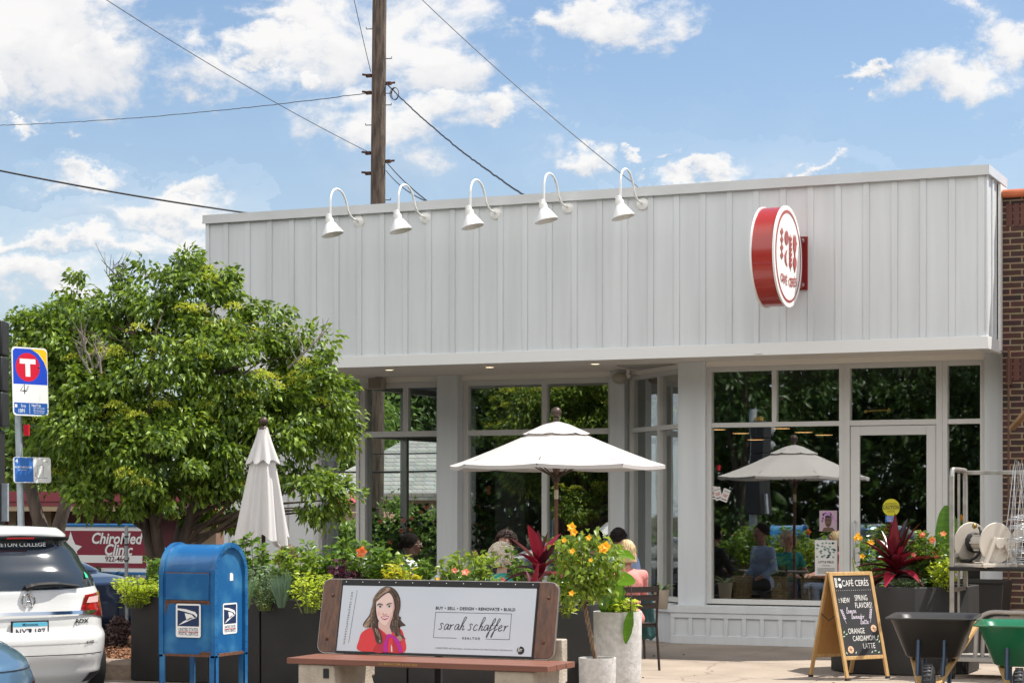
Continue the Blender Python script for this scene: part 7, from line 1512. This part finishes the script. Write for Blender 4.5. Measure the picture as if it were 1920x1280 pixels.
# hose reel
hp_ = dp(1838, 1062, cd-.05); hr = thing('hose_reel', 'beige plastic hose reel with black hose on the cart shelf', 'hose reel', (hp_.x, cy0+.20, SH), rad(-42)); R9 = Matrix.Rotation(rad(90), 3, 'Y'); bp2 = mat('beige_reel_plastic', (.60,.54,.46), .45, var=.1, vscale=5)
for x in (-.19,.19):
    b = MB(); b.lathe([(.0301,-.006),(.185,-.008),(.19,0),(.185,.008),(.0301,.006)], 40, (x,.0,.22), R=R9); b.build('flange', bp2, hr, smooth=35)
b = MB(); b.lathe([(.075,-.19),(.075,.19)], 24, (0,0,.22), R=R9); 
for k in range(6): a = k*1.05; b.box(-.12,.078*math.cos(a)-.008,.22+.078*math.sin(a)-.008,.12,.078*math.cos(a)+.008,.22+.078*math.sin(a)+.008)
b.build('drum', bp2, hr, smooth=35)
for x in (-.245,.235):
    b = MB(); b.bar((x,-.17,.0),(x,-.04,.27), .03,.035); b.bar((x,.17,.0),(x,.04,.27), .03,.035); b.bar((x,-.19,.018),(x,.19,.018), .035,.035); b.lathe([(.001,-.02),(.05,-.02),(.05,.02),(.001,.02)], 20, (x,0,.22), R=R9); b.build('side_frame', bp2, hr, bevel=.004)
b = MB(); b.box(-.26,-.19,.0,.25,-.15,.03); b.box(-.26,.15,.0,.25,.19,.03); b.build('base_bar', bp2, hr, bevel=.004)
b = MB(); b.tube(crom([Vector(p) for p in ((.03,-.07,.36),(.09,-.10,.33),(.12,-.11,.22),(.09,-.12,.12),(0,-.14,.06),(-.10,-.13,.05))], 6), .013, 8)
for k in range(3): b.tube([Vector(((-.17+.02*k) + .004*t, .088*math.cos(t*.55), .22+.088*math.sin(t*.55))) for t in range(13)], .010, 6)
for k in range(10): a = k*.63; b.tube([Vector((-.12+.06*math.cos(a+t*.5), -.10+.04*math.sin(a+t*.4), .045+.008*(t%3))) for t in range(7)], .008, 5)
b.build('hose', black, hr, smooth=80)
b = MB(); b.lathe([(.02,0),(.026,.01),(.02,.03)], 14, (.02,-.10,.37), R=Matrix.Rotation(rad(70),3,'X')); b.build('brass_fitting', mat('brass', (.7,.45,.12), .25, metal=1), hr, smooth=50)
# a second reel partly hidden
h2 = copy_tree(hr); h2.location = (hp_.x + .50, cy0+.33, SH); tag(h2, 'second beige hose reel mostly hidden behind the tomato cages', 'hose reel'); h2['group'] = 'hose reels on the cart'; hr['group'] = 'hose reels on the cart'
# tomato cages
wirem = mat('galvanised_wire', (.60,.61,.62), .35, metal=.85)
rnd = random.Random(9)
for k in range(5):
    p = dp(1903 + k*5, 1058, cd-.1); t = thing('tomato_cage', ['wire tomato cage at the left of the nested stack on the cart','wire tomato cage second from the left in the nested stack','wire tomato cage in the middle of the nested stack','wire tomato cage second from the right in the nested stack','wire tomato cage at the right of the nested stack'][k], 'plant cage', (p.x, cy0+.22, SH+.01+.012*k), rnd.uniform(0,3), group='nested wire tomato cages on the cart'); b = MB()
    for j, (z, r) in enumerate(((.02,.165),(.12,.15),(.22,.135),(.34,.115),(.42,.10))): b.tube([(r*math.cos(a),r*math.sin(a),z) for a in [2*math.pi*i/28 for i in range(29)]], .0028, 5)
    b.build('rings', wirem, t, smooth=80); b = MB()
    for j in range(4): a = j*math.pi/2 + rnd.uniform(-.2,.2); b.tube([(.17*math.cos(a),.17*math.sin(a),.0),(.09*math.cos(a),.09*math.sin(a),.5),(.02*math.cos(a)+rnd.uniform(-.04,.04),.02*math.sin(a),rnd.uniform(.8,1.0))], .0028, 5)
    b.build('stakes', wirem, t, smooth=80); t.rotation_euler[1] = rad(rnd.uniform(-3,5))
# goods on the lower shelf and beside the wall
p = dp(1895, 1215, cd); t = thing('arched_trellis', 'grey plastic arched frame standing on the lower cart shelf', 'trellis', (p.x, cy0+.2, .20)); g_ = mat('weathered_grey_plastic', (.38,.35,.32), .6, var=.2, vscale=8)
for j, (r, h) in enumerate(((.30,.42),(.25,.36))):
    b = MB(); b.tube(crom([Vector(q) for q in ((-r,-.12+.08*j,0),(-r*.92,-.12+.08*j,h*.75),(-r*.6,-.12+.08*j,h*.98),(0,-.12+.08*j,h),(r*.6,-.12+.08*j,h*.98),(r*.92,-.12+.08*j,h*.75),(r,-.12+.08*j,0))], 6), .02, 8); b.build('arch', g_, t, smooth=60)
b = MB()
for k in range(7): b.bar((-.18+.06*k,-.05,.0),(-.18+.06*k+.03,-.05,.32), .014,.014)
b.build('slats', g_, t)
p = dp(1838, 1200, 21.6); t = thing('plastic_bin', 'black plastic bin standing in shade behind the cart', 'bin', (p.x, 21.9, 0)); b = MB(); b.loft([[(-.2,-.2,0),(.2,-.2,0),(.2,.2,0),(-.2,.2,0)],[(-.26,-.26,.82),(.26,-.26,.82),(.26,.26,.82),(-.26,.26,.82)],[(-.24,-.24,.82),(.24,-.24,.82),(.24,.24,.82),(-.24,.24,.82)],[(-.2,-.2,.1),(.2,-.2,.1),(.2,.2,.1),(-.2,.2,.1)]]); b.build('shell', mat('black_poly', (.02,.02,.02), .5), t, bevel=.01); b = MB(); b.box(-.28,-.28,.80,.28,-.262,.84); b.build('rim', mat('black_poly', (.02,.02,.02), .5), t)

# flowering plants standing inside the glazed corner
for px, h_, lab, sd in ((712, 1.25, 'dark flowering plant inside the left edge of the glazed corner', 61), (770, 1.15, 'dark leafy plant inside the middle of the glazed corner', 62), (815, 1.2, 'dark flowering plant inside the right edge of the glazed corner', 63), (915, 1.35, 'drooping dark plant just inside the left pane of the recessed window', 64)):
    x = W(px, YR + .55); t = thing('planter_tub', 'dark tub under the ' + lab, 'tub', (x, YR + .55, .03)); b = MB(); b.lathe([(.12,0),(.16,.02),(.19,.5),(.17,.5),(.16,.46)], 20); b.build('shell', charcoal, t, smooth=40)
    bush('indoor_plant', lab, x, YR + .55, .48, h_, .55, L_dark, .12, 170, sd, stems=11, fl=((F_co, 6, .04),))
